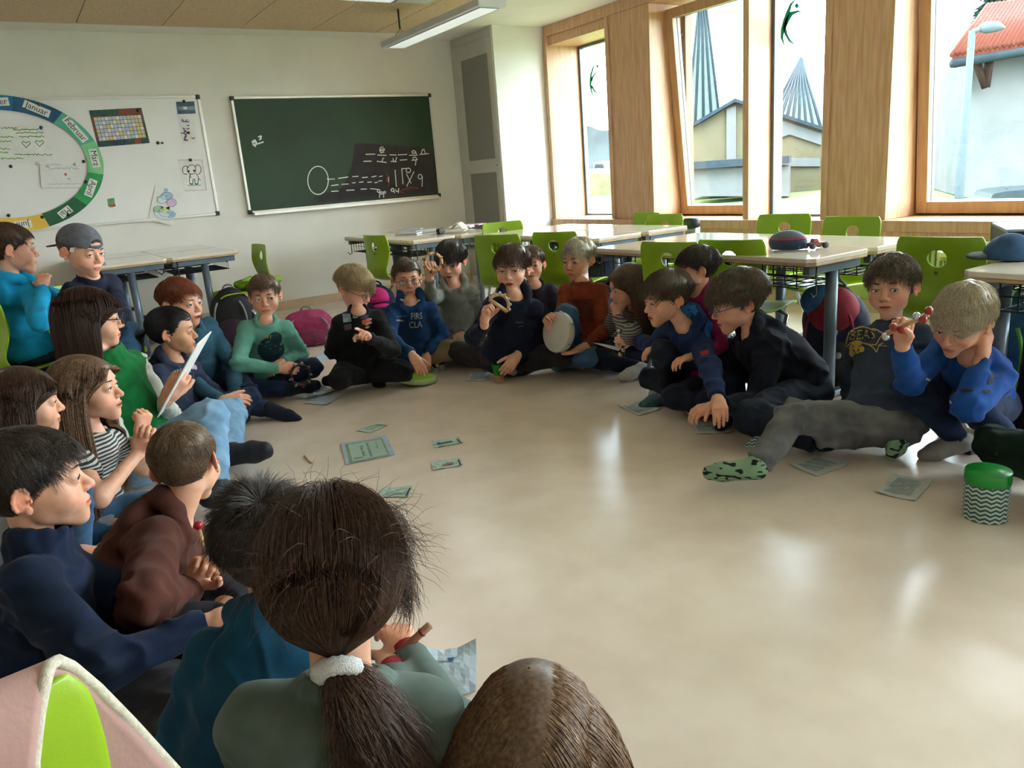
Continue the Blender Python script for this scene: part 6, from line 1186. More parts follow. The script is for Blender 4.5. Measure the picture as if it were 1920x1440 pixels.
# ---- instruments
M_wood = mat('beech_wood', 'b98f5f', .5, 'c79d6c', 12, stretch=(1, 1, 6)); M_bell = mat('bright_bell_metal', 'b9bcc0', .2, metal=.9); M_brass = mat('brass_jingle', 'a58a55', .25, metal=.85); M_redj = mat('red_jingle', '8e2f28', .3, '9c3a30', 30, metal=.3)
def grip(key, q, dy=.07, dz=-.022): T = PEOPLE[key]; w, HR = T['hands'][q]; return w+HR[:, 1]*dy*T['s']+HR[:, 2]*dz*T['s'], HR
def jingle_ring(label, c, axis, up, r, arc, jm, cat='tambourine', name='jingle_ring', n=7, rm=None):
    t = thing(name, label, cat, tuple(c)); ax = nrm(axis); u = nrm(np.array(up)-ax*(np.array(up)@ax)); v = np.cross(ax, u); m = MB(); K = 18; a0, a1 = arc
    pts = [c+(u*math.cos(math.radians(a))+v*math.sin(math.radians(a)))*r for a in np.linspace(a0, a1, K)]
    m.tube(pts, .008, 8, closed=(a1-a0 >= 359)); 
    if a1-a0 < 359: m.tube([pts[0], pts[-1]], .009, 8)
    m.build('ring_frame', rm or M_wood, t, world=True)
    for i in range(n):
        a = math.radians(a0+(a1-a0)*(i+.5)/n); p = c+(u*math.cos(a)+v*math.sin(a))*(r+.004); td = -u*math.sin(a)+v*math.cos(a); Q = Matrix(frame(np.cross(ax, td), td).tolist())
        for k in (-1, 1):
            b = MB(); b.lathe([(.001, .001), (.008, .0025), (.0125, .0), (.0125, -.001), (.001, -.0005)], 12, p+td*.003*k, M=Q if k > 0 else Q @ Matrix.Diagonal((1, 1, -1))); b.build('jingle', jm[(i) % len(jm)], t, world=True)
    return t
if 'navyc' in PEOPLE: c, HR = grip('navyc', 'r'); jingle_ring('half-moon jingle ring held up by the boy in the navy hoodie', c+camo(c, (.045, .03, .03)), camo(c, (.35, .1, 1)), (0, 0, 1), .052, (-10, 190) if False else (-130, 50), [M_bell, M_wood], n=7)
if 'greyh' in PEOPLE: c, HR = grip('greyh', 'r'); jingle_ring('small jingle ring held beside the head of the boy in the grey hoodie', c+camo(c, (.02, .03, .03)), camo(c, (.3, .1, 1)), (0, 0, 1), .048, (0, 360), [M_brass, mat('dark_jingle', '3b2c22', .4, metal=.5)], n=8)
if 'green' in PEOPLE: c, HR = grip('green', 'r'); jingle_ring('dark ring of small coloured bells hanging from the fist of the boy in green', c+camo(c, (.035, -.03, .03)), camo(c, (.5, .15, 1)), (0, 0, 1), .055, (0, 360), [M_bell, M_redj, mat('pink_bell', 'b58a92', .3)], 'bell ring', 'bell_ring', n=9, rm=M_blk)
if 'bluesq' in PEOPLE:
    c, HR = grip('bluesq', 'r'); t = thing('shaker', 'wooden shaker with red bells raised by the squatting boy in blue', 'instrument', tuple(c)); a = c+camo(c, (-.04, -.012, .04)); b_ = c+camo(c, (.07, .05, .04)); m = MB(); m.tube([a, b_], .008, 8); m.build('handle', M_wood, t, world=True)
    for k in range(6): f_ = [.0, .18, .38, .72, .88, 1][k]; p = a+(b_-a)*f_+camo(c, (0, .012*(1 if k % 2 else -.6), .01)); m = MB(); m.ball(p, .0125, 10); m.build('bell', M_redj if k % 3 else M_bell, t, world=True)
if 'bluebells' in PEOPLE:
    c, HR = grip('bluebells', 'r'); t = thing('bell_stick', 'string of silver bells hanging from the hand of the boy in navy and blue', 'instrument', tuple(c)); m = MB(); m.tube([c+camo(c, (0, .06, .02)), c+camo(c, (.01, -.075, .02))], .006, 8); m.build('handle', M_blk, t, world=True)
    for k, z in enumerate((.05, .022, -.012, -.045, -.068)): m = MB(); m.ball(c+camo(c, (.008*(1 if k % 2 else -1), z, .028)), .0125, 10); m.build('bell', M_bell if k < 4 else M_brass, t, world=True)
if 'rust' in PEOPLE:
    t_ = min(depth(PEOPLE['rust']['hands']['r'][0])-.05, 4.05); c = at(1047, 623, t_); t = thing('hand_drum', 'white skinned hand drum held upright by the blond boy in rust', 'drum', tuple(c)); ax = camo(c, (-.72, .22, .62)); Q = Matrix(frame(nrm(np.cross(ax, [0, 0, 1])), ax).tolist())
    m = MB(); m.lathe([(.001, .0185), (.100, .0185), (.1015, .017)], 32, c, M=Q); m.build('drum_skin', mat('drum_skin', 'c3bfb6', .6, 'cdc9c0', 12), t, world=True)
    m = MB(); m.lathe([(.1005, .0175), (.104, .016), (.104, -.018), (.098, -.018), (.098, .0165)], 32, c, M=Q); m.build('drum_shell', mat('drum_rim', 'b3aea2', .5, 'bdb8ad', 12), t, world=True)
    for k in range(6): a = k*1.0472; p = c+np.array(Q @ Vector((math.cos(a)*.106, math.sin(a)*.106, 0))); m = MB(); m.lathe([(.001, .01), (.004, .009), (.004, -.01), (.001, -.011)], 8, p, M=Q); m.build('tuning_lug', M_bell, t, world=True)
if 'bignavy' in PEOPLE or True:
    chev = bpy.data.materials.new('chevron_print'); chev.use_nodes = True; N_ = chev.node_tree.nodes; L_ = chev.node_tree.links; b_ = N_['Principled BSDF']; b_.inputs['Roughness'].default_value = .5
    uv = N_.new('ShaderNodeUVMap'); sx = N_.new('ShaderNodeSeparateXYZ'); L_.new(uv.outputs[0], sx.inputs[0])
    def mth(op, a, b=None):
        n = N_.new('ShaderNodeMath'); n.operation = op
        for i, v in enumerate((a, b)):
            if v is None: continue
            if hasattr(v, 'links'): L_.new(v, n.inputs[i])
            else: n.inputs[i].default_value = v
        return n.outputs[0]
    zz = mth('PINGPONG', sx.outputs[0], .5); st_ = mth('FRACT', mth('ADD', mth('MULTIPLY', sx.outputs[1], 1.0), mth('MULTIPLY', zz, 1.0))); r_ = N_.new('ShaderNodeValToRGB'); r_.color_ramp.interpolation = 'CONSTANT'
    r_.color_ramp.elements[0].color = lin('0f5a52'); r_.color_ramp.elements[1].color = lin('c4cdc8'); r_.color_ramp.elements[1].position = .5; L_.new(st_, r_.inputs[0]); L_.new(r_.outputs[0], b_.inputs['Base Color'])
def uvset(o, fn):
    me = o.data; u = me.uv_layers.new(name='UVMap'); co = [v.co.copy() for v in me.vertices]
    for p in me.polygons:
        for li in p.loop_indices: u.data[li].uv = fn(co[me.loops[li].vertex_index], p)
def drum_tube(label, c, r, h, lid=.25):
    t = thing('shaker_drum', label, 'drum', tuple(c)); n = 40; m = MB(); vs = []; fs = []
    for k, z in enumerate((0, h*(1-lid))):
        for j in range(n+1): a = 6.2832*j/n; vs.append((r*math.cos(a), r*math.sin(a), z+.0005))
    for j in range(n): fs.append((j, j+1, n+2+j, n+1+j))
    m.add(vs, fs, 0, True); o = m.build('tube', chev, t); me = o.data; u = me.uv_layers.new(name='UVMap')
    for p in me.polygons:
        for li in p.loop_indices: vi = me.loops[li].vertex_index; u.data[li].uv = ((vi % (n+1))/n*14, (vi//(n+1))*h*(1-lid)/.0135)
    m = MB(); m.lathe([(.001, .0005), (r*.995, .0005), (r*.995, .004)], n); m.build('base', M_pw, t)
    m = MB(); m.lathe([(r*1.02, h*(1-lid)), (r*1.03, h*(1-lid)+.002), (r*1.03, h-.003), (r*1.015, h), (.001, h)], n); m.build('lid', mat('green_plastic_lid', '0f8a2c', .35, '179838', 10), t); return t
c = onz(1846, 968); drum_tube('tall round drum with green lid and zigzag pattern standing at the right', c, .059, .148)
if 'brown' in PEOPLE: c = onz(425, 1196); drum_tube('round drum with green lid half hidden between the mallet boy and the dark head', (c[0], c[1], 0), .085, .17)
def tetra(label, pts, t, thick=.05):
    P = [at(x, y, t) for x, y in pts]; P[0][2] = max(P[0][2], .002) ; cc_ = sum(P)/3; v = nrm(np.array([cc_[0], cc_[1], 0])); P.append(cc_+v*thick); low = min(p[2] for p in P)
    tt = thing('triangle_shaker', label, 'instrument', tuple(cc_)); b = MB(); b.add(P, [(0, 1, 2), (0, 3, 1), (1, 3, 2), (2, 3, 0)]); o = b.build('shell', chev, tt, world=True)
    X = nrm(P[2]-P[0]); Z = nrm(np.cross(np.cross(X, P[1]-P[0]), X)); uvset(o, lambda co, p: ((np.array(co)-cc_)@X/.02+.3, (np.array(co)-cc_)@Z/.012)); return tt
tf = tg(1413, 843) if False else (0-EYE)/ray(1413, 843)[2]; tetra('zigzag patterned triangular box lying by the outstretched leg', [(1393, 838), (1427, 807), (1434, 838)], tf*.995)
if 'bignavy' in PEOPLE: tetra('zigzag patterned triangular box held low by the boy in dark navy', [(1290, 781), (1309, 751), (1316, 778)], depth(PEOPLE['bignavy']['hands']['r'][0])-.06)
# mallet
if 'brown' in PEOPLE:
    c, HR = grip('brown', 'r', .06, -.01); th_ = depth(c)-.02; h0 = at(372, 985, th_); t = thing('mallet', 'wooden mallet with red ball head held by the boy in the brown hoodie', 'mallet', tuple(h0)); m = MB(); m.tube([h0, at(391, 1060, th_)], .0042, 8); m.build('stick', M_wood, t, world=True); m = MB(); m.ball(h0, .011, 14); m.build('ball_head', mat('red_ball', 'a3122b', .3, 'b01a34', 20), t, world=True)
if 'pony' in PEOPLE:
    c, HR = grip('pony', 'r', .05, -.01); th_ = depth(PEOPLE['pony']['hands']['r'][0])-.01; a, b_ = at(770, 1205, th_), at(806, 1172, th_); t = thing('claves', 'brown wooden clave stick with red band held near the envelope', 'instrument', tuple(a)); m = MB(); m.tube([a-(b_-a)*.8, b_], .0075, 10); m.build('stick', mat('dark_wood', '7a4f35', .5, '8b5d40', 12), t, world=True); m = MB(); q = a+(b_-a)*.55; m.tube([q, q+(b_-a)*.08], .009, 10); m.build('red_band', mat('red_ball', 'a3122b', .3), t, world=True)
    T = PEOPLE['pony']; c = T['Hc']+T['R']@(np.array([0, -.088, -.080])*1.0); t = T['root']; m = MB(); R_ = T['R']; ax = nrm(R_[:, 1]*-1+R_[:, 2]*-.8); u = nrm(np.cross(ax, R_[:, 0])); K = 26
    pts = [c+(R_[:, 0]*math.cos(a)*.021+u*math.sin(a)*.015) for a in np.linspace(0, 6.283, K+1)[:-1]]
    m.tube(pts, [.0105+.0016*(i % 2) for i in range(K)], 10, closed=True); m.build('scrunchie', mat('white_scrunchie', 'c9c8c6', .9, 'd6d5d3', 300, .8, 500), t, world=True)
    # red cuffs of the undershirt
    for q in 'lr':
        e, w = T['arms'][q]; d_ = nrm(w-e); m = MB(); m.tube([w-d_*.03, w+d_*.028], [.030, .0275], 16); m.build('cuff', mat('red_knit', '8c101c', .9, '9c1826', 60), t, world=True)
# backwards cap
if 'cap' in PEOPLE:
    T = PEOPLE['cap']; c, R_, s = T['Hc'], T['R'], T['s']; LWc = lambda x, y, z: c+R_@(np.array([x, y, z])*s); M_cap = mat('grey_cap', '55565c', .9, '63646a', 40, .4, 500)
    o_ = LWc(0, 0, .034); nz = nrm(R_@np.array([0, -.10, -1])); C = [ell(LWc(0, -.006, .038), np.array([.083, .104, .086])*s, R_, .01, planes=((o_, nz),)), ell(LWc(0, .100, .052), np.array([.030, .030, .018])*s, R_, .003, True), ell(LWc(0, -.006, .030), np.array([.078, .098, .080])*s, R_, .003, True)]
    cp_ = sdf_obj('cap', C, M_cap, T['root'], .0045)
    C = [ell(LWc(0, -.118, .014), np.array([.062, .070, .055])*s, R_, .004, planes=((LWc(0, -.09, .018), nrm(R_@np.array([0, -.35, 1]))), (LWc(0, -.09, .011), nrm(R_@np.array([0, .35, -1])))))]; sdf_obj('cap_brim', C, M_cap, cp_, .0035)
    m = MB(); P = [LWc(.078, .030, .030), LWc(.074, .048, .032), LWc(.078, .046, .012), LWc(.082, .028, .010)]; P = [p+R_[:, 0]*.006 for p in P]; m.add(P+[p+R_[:, 0]*.0015 for p in P], [(0, 1, 2, 3), (7, 6, 5, 4), (0, 4, 5, 1), (1, 5, 6, 2), (2, 6, 7, 3), (3, 7, 4, 0)]); m.build('care_tag', M_paper, cp_, world=True)
    m = MB(); m.tube([LWc(x, .094-.9*x*x*8, .038) for x in np.linspace(-.035, .035, 9)], .006*s, 8); m.build('cap_strap', M_cap, cp_, world=True)
if 'dgirl' in PEOPLE:
    T = PEOPLE['dgirl']; c, R_, s = T['Hc'], T['R'], T['s']
    for q in (-1, 1):
        e = c+R_@(np.array([q*.079, -.006, -.036])*s); m = MB(); m.tube([e+R_[:, 1]*.006*math.cos(a)+R_[:, 2]*(.007*math.sin(a)-.006) for a in np.linspace(0, 6.28, 13)[:-1]], .0012, 6, closed=True); m.build('earring', M_brass, T['root'], world=True)
if 'firstc' in PEOPLE:
    T = PEOPLE['firstc']; e, w = T['arms']['l']; d_ = nrm(w-e); m = MB(); m.tube([w-d_*.012, w+d_*.006], .0235, 14); wt = m.build('wristwatch', M_blk, T['root'], world=True); m = MB(); u = nrm(np.cross(d_, [0, 0, 1])); q = frame(u, camo(w, (0, .6, .7))); m.lathe([(.001, .004), (.014, .004), (.017, .002), (.017, -.004)], 16, w+q[:, 2]*.0245, M=Matrix(q.tolist())); m.build('watch_face', mat('watch_dark_teal', '1f343b', .2), wt, world=True)
# the woman's sheet
if 'teacher' in PEOPLE:
    T = PEOPLE['teacher']; th_ = depth(T['hands']['l'][0]+T['hands']['l'][1][:, 1]*.07)-.0; A_, B_ = at(371, 646, th_-.06), at(296, 783, th_-.06); v = nrm(np.cross(B_-A_, camo(A_, (0, 0, 1)))); dpt = nrm(camo(A_, (.30, .05, -1)))*.21
    P = [A_, B_, B_+dpt, A_+dpt]; t = thing('clipboard_sheet', 'white laminated sheet held edge-on in the hand of the woman in green', 'paper', tuple((A_+B_)/2)); m = MB(); m.add(P+[p+v*.004 for p in P], [(0, 1, 2, 3), (7, 6, 5, 4), (0, 4, 5, 1), (1, 5, 6, 2), (2, 6, 7, 3), (3, 7, 4, 0)]); m.build('sheet', M_paper, t, world=True)
# ---- papers, cards and envelopes on the floor
M_env = mat('glassine_bag', 'b9bdb6', .5, 'c3c7c0', 12, .04, 40); M_envc = mat('bag_contents', '8f9a9c', .6, 'a0a9aa', 35); M_envb = mat('blue_white_envelope', 'a9bccb', .6, 'b9cad6', 9, .05, 30); M_card = mat('card_mint', '9fb9ad', .35, 'aac3b8', 9); M_cardb = mat('card_border_blue', '9fb3cc', .35, 'a9bcd3', 9)
def flat(name, label, cat, px, m, z=.0015, curl=.006, group=None, inner=None, n=8, th=.0012):
    c = [onz(x, y, z) for x, y in px]; cen = sum(c)/4; t = thing(name, label, cat, tuple(cen), 0, group); r = random.Random(int(px[0][0])); cu = [r.uniform(0, curl) for _ in range(4)]
    def grid(u0, u1, v0, v1, dz, nn):
        vs = []
        for j in range(nn+1):
            for i in range(nn+1):
                u = u0+(u1-u0)*i/nn; v = v0+(v1-v0)*j/nn; p = (c[0]*(1-u)+c[1]*u)*(1-v)+(c[3]*(1-u)+c[2]*u)*v
                h = cu[0]*max(0, 1-2*(u+v))**2+cu[1]*max(0, 1-2*(1-u+v))**2+cu[2]*max(0, 1-2*(2-u-v))**2+cu[3]*max(0, 1-2*(u+1-v))**2+.0008*math.sin(u*9+v*5); vs.append(p+np.array([0, 0, abs(h)*3+dz]))
        return vs, [(j*(nn+1)+i, j*(nn+1)+i+1, (j+1)*(nn+1)+i+1, (j+1)*(nn+1)+i) for j in range(nn) for i in range(nn)]
    b = MB(); vs, fs = grid(0, 1, 0, 1, th, n); k = len(vs); b.add(vs, fs); v2, f2 = grid(0, 1, 0, 1, 0, n); b.add(v2, [f[::-1] for f in f2])
    rim = [i for i in range(n)]+[n+j*(n+1) for j in range(n)]+[(n+1)*(n+1)-1-i for i in range(n)]+[n*(n+1)-j*(n+1) for j in range(n)]; b.f += [[rim[i], rim[(i+1) % len(rim)], k+rim[(i+1) % len(rim)], k+rim[i]] for i in range(len(rim))]; b.mi += [0]*len(rim); b.sm += [False]*len(rim)
    o = b.build('sheet', m, t, world=True)
    for (u0, u1, v0, v1, mm, nm) in (inner or []): b = MB(); vs, fs = grid(u0, u1, v0, v1, th+.0006, 5); b.add(vs, fs); b.build(nm, mm, o, world=True)
    return t, o
def card_marks(par, px, strokes, m, w=.0025, z=.0078, name='printed_marks'):
    b = MB()
    for st_ in strokes:
        P = [onz(x, y, z) for x, y in st_]
        for p, q in zip(P[:-1], P[1:]):
            d = nrm(q-p); n_ = np.array([-d[1], d[0], 0])*w; b.add([p+n_, q+n_, q-n_, p-n_], [(0, 1, 2, 3)])
    b.build(name, m, par, world=True)
gp = 'envelopes lying around the circle'; inn = [(.12, .88, .14, .80, M_envc, 'contents')]
t, o = flat('picture_card', 'large pale blue title card with green frame in the middle of the floor', 'card', [(639, 832), (724, 817.5), (741, 853), (649, 872)], M_cardb, curl=.0005)
b = MB()
for nm, (u0, u1, v0, v1), mm in (('frame', (.10, .90, .06, .94), mat('card_green_band', '7f9c6a', .4, '8ba876', 9)), ('panel', (.15, .86, .10, .90), M_card)):
    q = [(639, 832), (724, 817.5), (741, 853), (649, 872)]; L4 = lambda u, v: tuple((q[0][k]*(1-u)+q[1][k]*u)*(1-v)+(q[3][k]*(1-u)+q[2][k]*u)*v for k in (0, 1))
    z_ = .0058 if nm == 'frame' else .0066; P = [onz(*L4(*uv_), z_) for uv_ in ((u0, v0), (u1, v0), (u1, v1), (u0, v1))]; b = MB(); b.add(P+[p+np.array([0, 0, .0003]) for p in P], [(3, 2, 1, 0), (4, 5, 6, 7), (0, 1, 5, 4), (1, 2, 6, 5), (2, 3, 7, 6), (3, 0, 4, 7)]); b.build(nm, mm, o, world=True)
def floor_text(txt, q, u, v, size, m, par, z=.0076, asp=1.9):
    V, Fs = text_geo(txt, 1.0); L4 = lambda a, b_: tuple((q[0][k]*(1-a)+q[1][k]*a)*(1-b_)+(q[3][k]*(1-a)+q[2][k]*a)*b_ for k in (0, 1)); b = MB()
    b.add([onz(*L4(u+y*size, v+x*size*asp*.72), z) for x, y in V], Fs); b.build('lettering', m, par, world=True)
q0 = [(639, 832), (724, 817.5), (741, 853), (649, 872)]; floor_text('Instrumente', q0, .55, .5, .105, M_ink, o); floor_text('Das sind', q0, .41, .5, .105, M_ink, o); floor_text('Wir zeigen', q0, .73, .35, .06, mat('ink_slate', '5f6c7c', .8), o)
card_marks(o, None, [[(663, 860), (680, 857)]], mat('ink_red', '8e1f33', .8), .004)
cg = 'small laminated picture cards on the floor'
for px_, lb, mk, mc in (([(669, 808), (708, 793), (727, 798.5), (694, 812.5)], 'small laminated card with a yellow picture behind the title card', [[(698, 803), (708, 800)], [(700, 801), (706, 799)]], mat('print_yellow', 'b9b36a', .6)),
    ([(808, 828), (861, 820.5), (868, 831), (814, 840)], 'small laminated card with a blue line drawing right of the title card', [[(820, 833), (830, 830), (848, 827)], [(820, 832), (824, 829)]], mat('print_blue', '38558c', .6)),
    ([(808, 867), (864, 859), (868, 873), (812, 882)], 'small laminated card with a red picture, nearer of the two right of the title card', [[(838, 870.5), (850, 868.5)], [(838, 869), (850, 867)], [(829, 872), (838, 870)]], mat('print_red', '9c6a62', .6)),
    ([(716, 916), (774, 912), (766, 932), (710, 933)], 'small laminated card nearest the girl with the ponytail', [[(728, 926), (745, 922), (755, 925)]], mat('print_pale', '93a9a6', .6))):
    t, o = flat('picture_card', lb, 'card', px_, M_card, curl=.001, group=cg); card_marks(o, None, mk, mc, .006); x1, y1 = px_[1]; x2, y2 = px_[2]; card_marks(o, None, [[(x1*.92+px_[0][0]*.08, y1*.92+px_[0][1]*.08+2), (x2*.92+px_[3][0]*.08, y2*.92+px_[3][1]*.08-2)]], M_ink, .003)
flat('envelope', 'crumpled pale blue envelope at the feet of the boy in green, rear of two', 'envelope', [(559, 745), (606, 729), (634, 730), (580, 748)], M_envb, .012, .010, gp); flat('envelope', 'pale blue envelope at the feet of the boy in green, front of two', 'envelope', [(571, 757), (590, 742), (639, 744), (612, 760)], M_envb, .0015, .008, gp)
flat('envelope', 'pale bag lying left of the green cup', 'envelope', [(872, 715), (883, 699), (918, 698), (911, 714)], M_env, curl=.002, group=gp, inner=inn); flat('envelope', 'pale bag left of the raised knee of the boy in navy and blue', 'envelope', [(1158, 762), (1199, 752), (1238, 768), (1198, 780)], M_env, curl=.004, group=gp, inner=inn)
flat('envelope', 'pale bag under the hands of the boy in dark navy', 'envelope', [(1295, 798), (1356, 793), (1372, 812), (1305, 814)], M_env, curl=.003, group=gp, inner=inn); flat('envelope', 'pale bag beside the heel of the outstretched leg', 'envelope', [(1478, 872), (1534, 853), (1592, 872), (1532, 894)], M_env, curl=.004, group=gp, inner=[(.15, .85, .15, .8, M_envc, 'contents')])
flat('envelope', 'pale bag with a dark crumb on it left of the zigzag drum', 'envelope', [(1641, 925), (1678, 891), (1749, 903), (1716, 940)], M_env, curl=.004, group=gp, inner=inn); flat('envelope', 'folded pale blue envelope by the foot of the woman in green', 'envelope', [(420, 838), (449, 818), (467, 838), (428, 851)], M_envb, curl=.02, group=gp)
flat('envelope', 'light paper behind the boy in black, right of the pink schoolbag', 'envelope', [(592, 668), (612, 655), (622, 664), (600, 682)], M_envb, curl=.006, group=gp); flat('envelope', 'light paper under the foot of the boy in rust', 'envelope', [(1052, 690), (1062, 682), (1098, 686), (1092, 694)], M_env, curl=.003, group=gp)
t, o = flat('envelope', 'large creased pale blue envelope with small blue seal in the foreground', 'envelope', [(797, 1226), (893.5, 1209.5), (892, 1300), (795, 1312)], M_envb, curl=.006, group=gp, inner=[(.25, .80, .35, .85, mat('bag_contents_blue', '9fb0bd', .6, 'b0bcc4', 14), 'contents')]); card_marks(o, None, [[(798, 1238), (845, 1240), (868, 1222)]], mat('fold_line', '8aa0b3', .7), .0015, .006, 'fold'); card_marks(o, None, [[(839, 1235), (851, 1234)], [(841, 1238), (849, 1238)]], mat('print_blue', '38558c', .6), .0035, .0065, 'seal')  # contents patch is a duller blue than the envelope
if 'striped' in PEOPLE:
    th_ = depth(PEOPLE['striped']['legs']['l'][1])-.12; P = [at(1112, 643, th_), at(1128, 645, th_), at(1165, 652, th_+.05), at(1160, 658, th_-.05)]; t = thing('paper_sheet', 'white sheet lying across the lap of the girl in stripes', 'paper', tuple(P[0])); m = MB(); m.add(P+[p+np.array([0, 0, .002]) for p in P], [(3, 2, 1, 0), (4, 5, 6, 7), (0, 1, 5, 4), (1, 2, 6, 5), (2, 3, 7, 6), (3, 0, 4, 7)]); m.build('sheet', M_paper, t, world=True)
t = thing('wooden_stick', 'tiny wooden stick lying left of the title card', 'stick', tuple(onz(578, 861))); m = MB(); m.tube([onz(571, 855, .004), onz(580, 865, .004), onz(584, 868, .004)], .004, 6); m.build('stick', M_wood, t, world=True)
# lime hand drum on a paper
t, o = flat('envelope', 'pale bag half under the lime green drum', 'envelope', [(776, 716), (780, 706), (822, 702), (819, 712)], M_env, curl=.001, group=gp)
c = onz(784, 708, .03); t = thing('lime_drum', 'flat round lime green hand drum lying on a pale bag', 'drum', tuple(c)); Q = Matrix.Rotation(math.radians(5), 3, 'Y') @ Matrix.Rotation(math.radians(3), 3, 'X')
m = MB(); m.lathe([(.001, .012), (.080, .012), (.083, .011)], 36, c, M=Q); m.build('drum_skin', mat('lime_skin', '7fb51a', .4, '8cc024', 10), t, world=True); m = MB(); m.lathe([(.083, .0108), (.100, .008), (.106, .0), (.106, -.016), (.100, -.018), (.098, -.004), (.083, .004)], 36, c, M=Q); m.build('drum_rim', mat('pale_lime_rim', 'a3b878', .45, 'b0c488', 10), t, world=True)
# green cup on a wooden block
c = onz(936, 716); t = thing('wooden_block', 'small pale wooden block under the green cup', 'block', tuple(c)); m = MB(); m.box(-.022, .022, -.018, .018, .0005, .042); m.build('block', M_wood, t, .002)
t = thing('cup', 'small green plastic cup standing on the wooden block', 'cup', (c[0], c[1], .0425)); m = MB(); m.lathe([(.001, .0), (.026, .0), (.0335, .058), (.035, .06), (.0325, .06), (.025, .004), (.001, .004)], 28); m.build('cup_wall', MATS['green_plastic_lid'], t)
# ---- things on desks
ZD = .6555
M_book = mat('book_cover', 'a9aeb8', .5, 'b7bbc4', 12); M_pinkp = mat('magazine_pink', 'b3829e', .5, 'c79cb4', 9)
def bookat(name, label, x0, y0, x1, y1, z, h, rz, m, cat='book', grp='papers and books on the desk under the chalkboard'):
    c = onz((x0+x1)/2, (y0+y1)/2, z); L_ = .21; t = thing(name, label, cat, (c[0], c[1], z), math.radians(rz), grp); b = MB(); b.box(-.075, .075, -L_/2, L_/2, .0005, h*.25); b.box(-.075, .075, -L_/2, L_/2, h*.75, h); b.build('cover', m, t, .001); b = MB(); b.box(-.072, .072, -L_/2+.003, L_/2-.003, h*.25, h*.75); b.build('pages', M_paper, t); return t
bookat('exercise_book', 'grey exercise book lying lowest of the paper pile', 745, 440, 790, 438, ZD, .012, 40, M_book); bookat('exercise_book', 'pale exercise book right in the paper pile', 780, 436, 825, 434, ZD, .016, 62, mat('book_cover_pale', 'c2c6cd', .5)); bookat('exercise_book', 'thin lilac exercise book on top of the paper pile', 740, 434, 800, 428, ZD+.016, .008, 55, mat('book_lilac', '9d9db8', .5)); bookat('magazine', 'pink magazine lying behind the curved folder', 868, 426, 905, 418, ZD, .010, 30, M_pinkp, 'magazine'); bookat('exercise_book', 'white exercise book beside the curved folder', 850, 430, 880, 424, ZD, .018, 45, M_paper)
c = onz(852, 436, ZD); t = thing('ring_binder', 'open cream binder with its cover curving over a dark gap', 'binder', (c[0], c[1], ZD), math.radians(-40)); b = MB(); K = 16
arc_ = [(-.13+.0*i, 0) for i in range(0)]+[(x, .012+.062*math.sin(max(0, min(1, (x+.02)/.12))*math.pi)**1.0 if x > -.02 else .012+.03*(1+(x+.02)/.11)) for x in np.linspace(-.13, .10, 22)]
V = []; 
for x, z in arc_: V += [(x, -.11, z), (x, .11, z), (x, .11, z+.006), (x, -.11, z+.006)]
F = [];
for i in range(len(arc_)-1):
    for j in range(4): F.append((i*4+j, i*4+(j+1) % 4, i*4+4+(j+1) % 4, i*4+4+j))
F += [(0, 1, 2, 3), tuple(len(V)-4+k for k in (3, 2, 1, 0))]; b.add(V, F, 0, True); b.build('cover', mat('binder_cream', 'bdb6a6', .5, 'c7c0b1', 9), t); b = MB(); b.box(-.13, -.10, -.11, .11, .001, .045); b.build('spine', M_blk, t, .004)
# pencil case, toy car, bin, box file, blue cap
c = onz(1477, 468, ZD); T_ = thing('pencil_case', 'navy oval pencil case with pink zip on the right desk cluster', 'pencil case', (c[0], c[1], ZD)); vdir = azv(c, 80); side_ = np.array([vdir[0], vdir[1], 0]); up_ = np.array([0, 0, 1.]); fwd = np.cross(up_, side_); Rm = np.stack([side_, fwd, up_], 1)
cc = c+up_*.036; M_pcb = mat('case_navy', '1c2b4a', .6, '26375a', 20); sdf_obj('case_body', [ell(cc, (.085, .05, .060), Rm, .01, planes=((cc-up_*.034, -up_), (cc+up_*.012, up_)))], M_pcb, T_, .004); sdf_obj('case_lid', [ell(cc, (.085, .05, .052), Rm, .01, planes=((cc+up_*.018, -up_),))], mat('case_grey', '4d5568', .6, '5a6276', 20), T_, .004)
sdf_obj('zip', [ell(cc, (.087, .052, .056), Rm, .01, planes=((cc+up_*.011, -up_), (cc+up_*.019, up_)))], mat('zip_pink', '9c1f4f', .5, 'ac2c5c', 20), T_, .003)
c = onz(1528, 466, ZD); T_ = thing('toy_car', 'small orange and grey toy racing car beside the pencil case', 'toy', (c[0], c[1], ZD), math.radians(-20)); b = MB(); b.box(-.03, .05, -.02, .02, .012, .028); b.prism([(-.02, .028), (.015, .028), (.005, .045), (-.012, .045)], 'y', -.015, .015); b.build('car_body', mat('toy_orange', '8f4a33', .4, 'a85a40', 30), T_, .003)
for x, y in ((-.03, -.026), (-.03, .026), (.035, -.026), (.035, .026)): b = MB(); b.lathe([(.001, -.006), (.0135, -.006), (.0135, .006), (.001, .006)], 16, (x, y, .014), M=Matrix.Rotation(math.pi/2, 3, 'X')); b.build('wheel', mat('toy_dark', '2c2f38', .5), T_)
b = MB(); b.box(-.06, -.04, -.025, .025, .03, .034); b.box(-.055, -.045, -.003, .003, .02, .03); b.build('wing', mat('toy_grey', '6f7f88', .4), T_, .001); b = MB(); b.tube([(-.08, .0, .012), (-.07, .02, .02), (-.06, .03, .02)], .006, 6); b.build('loose_piece', mat('toy_teal', '3f6b78', .4), T_)
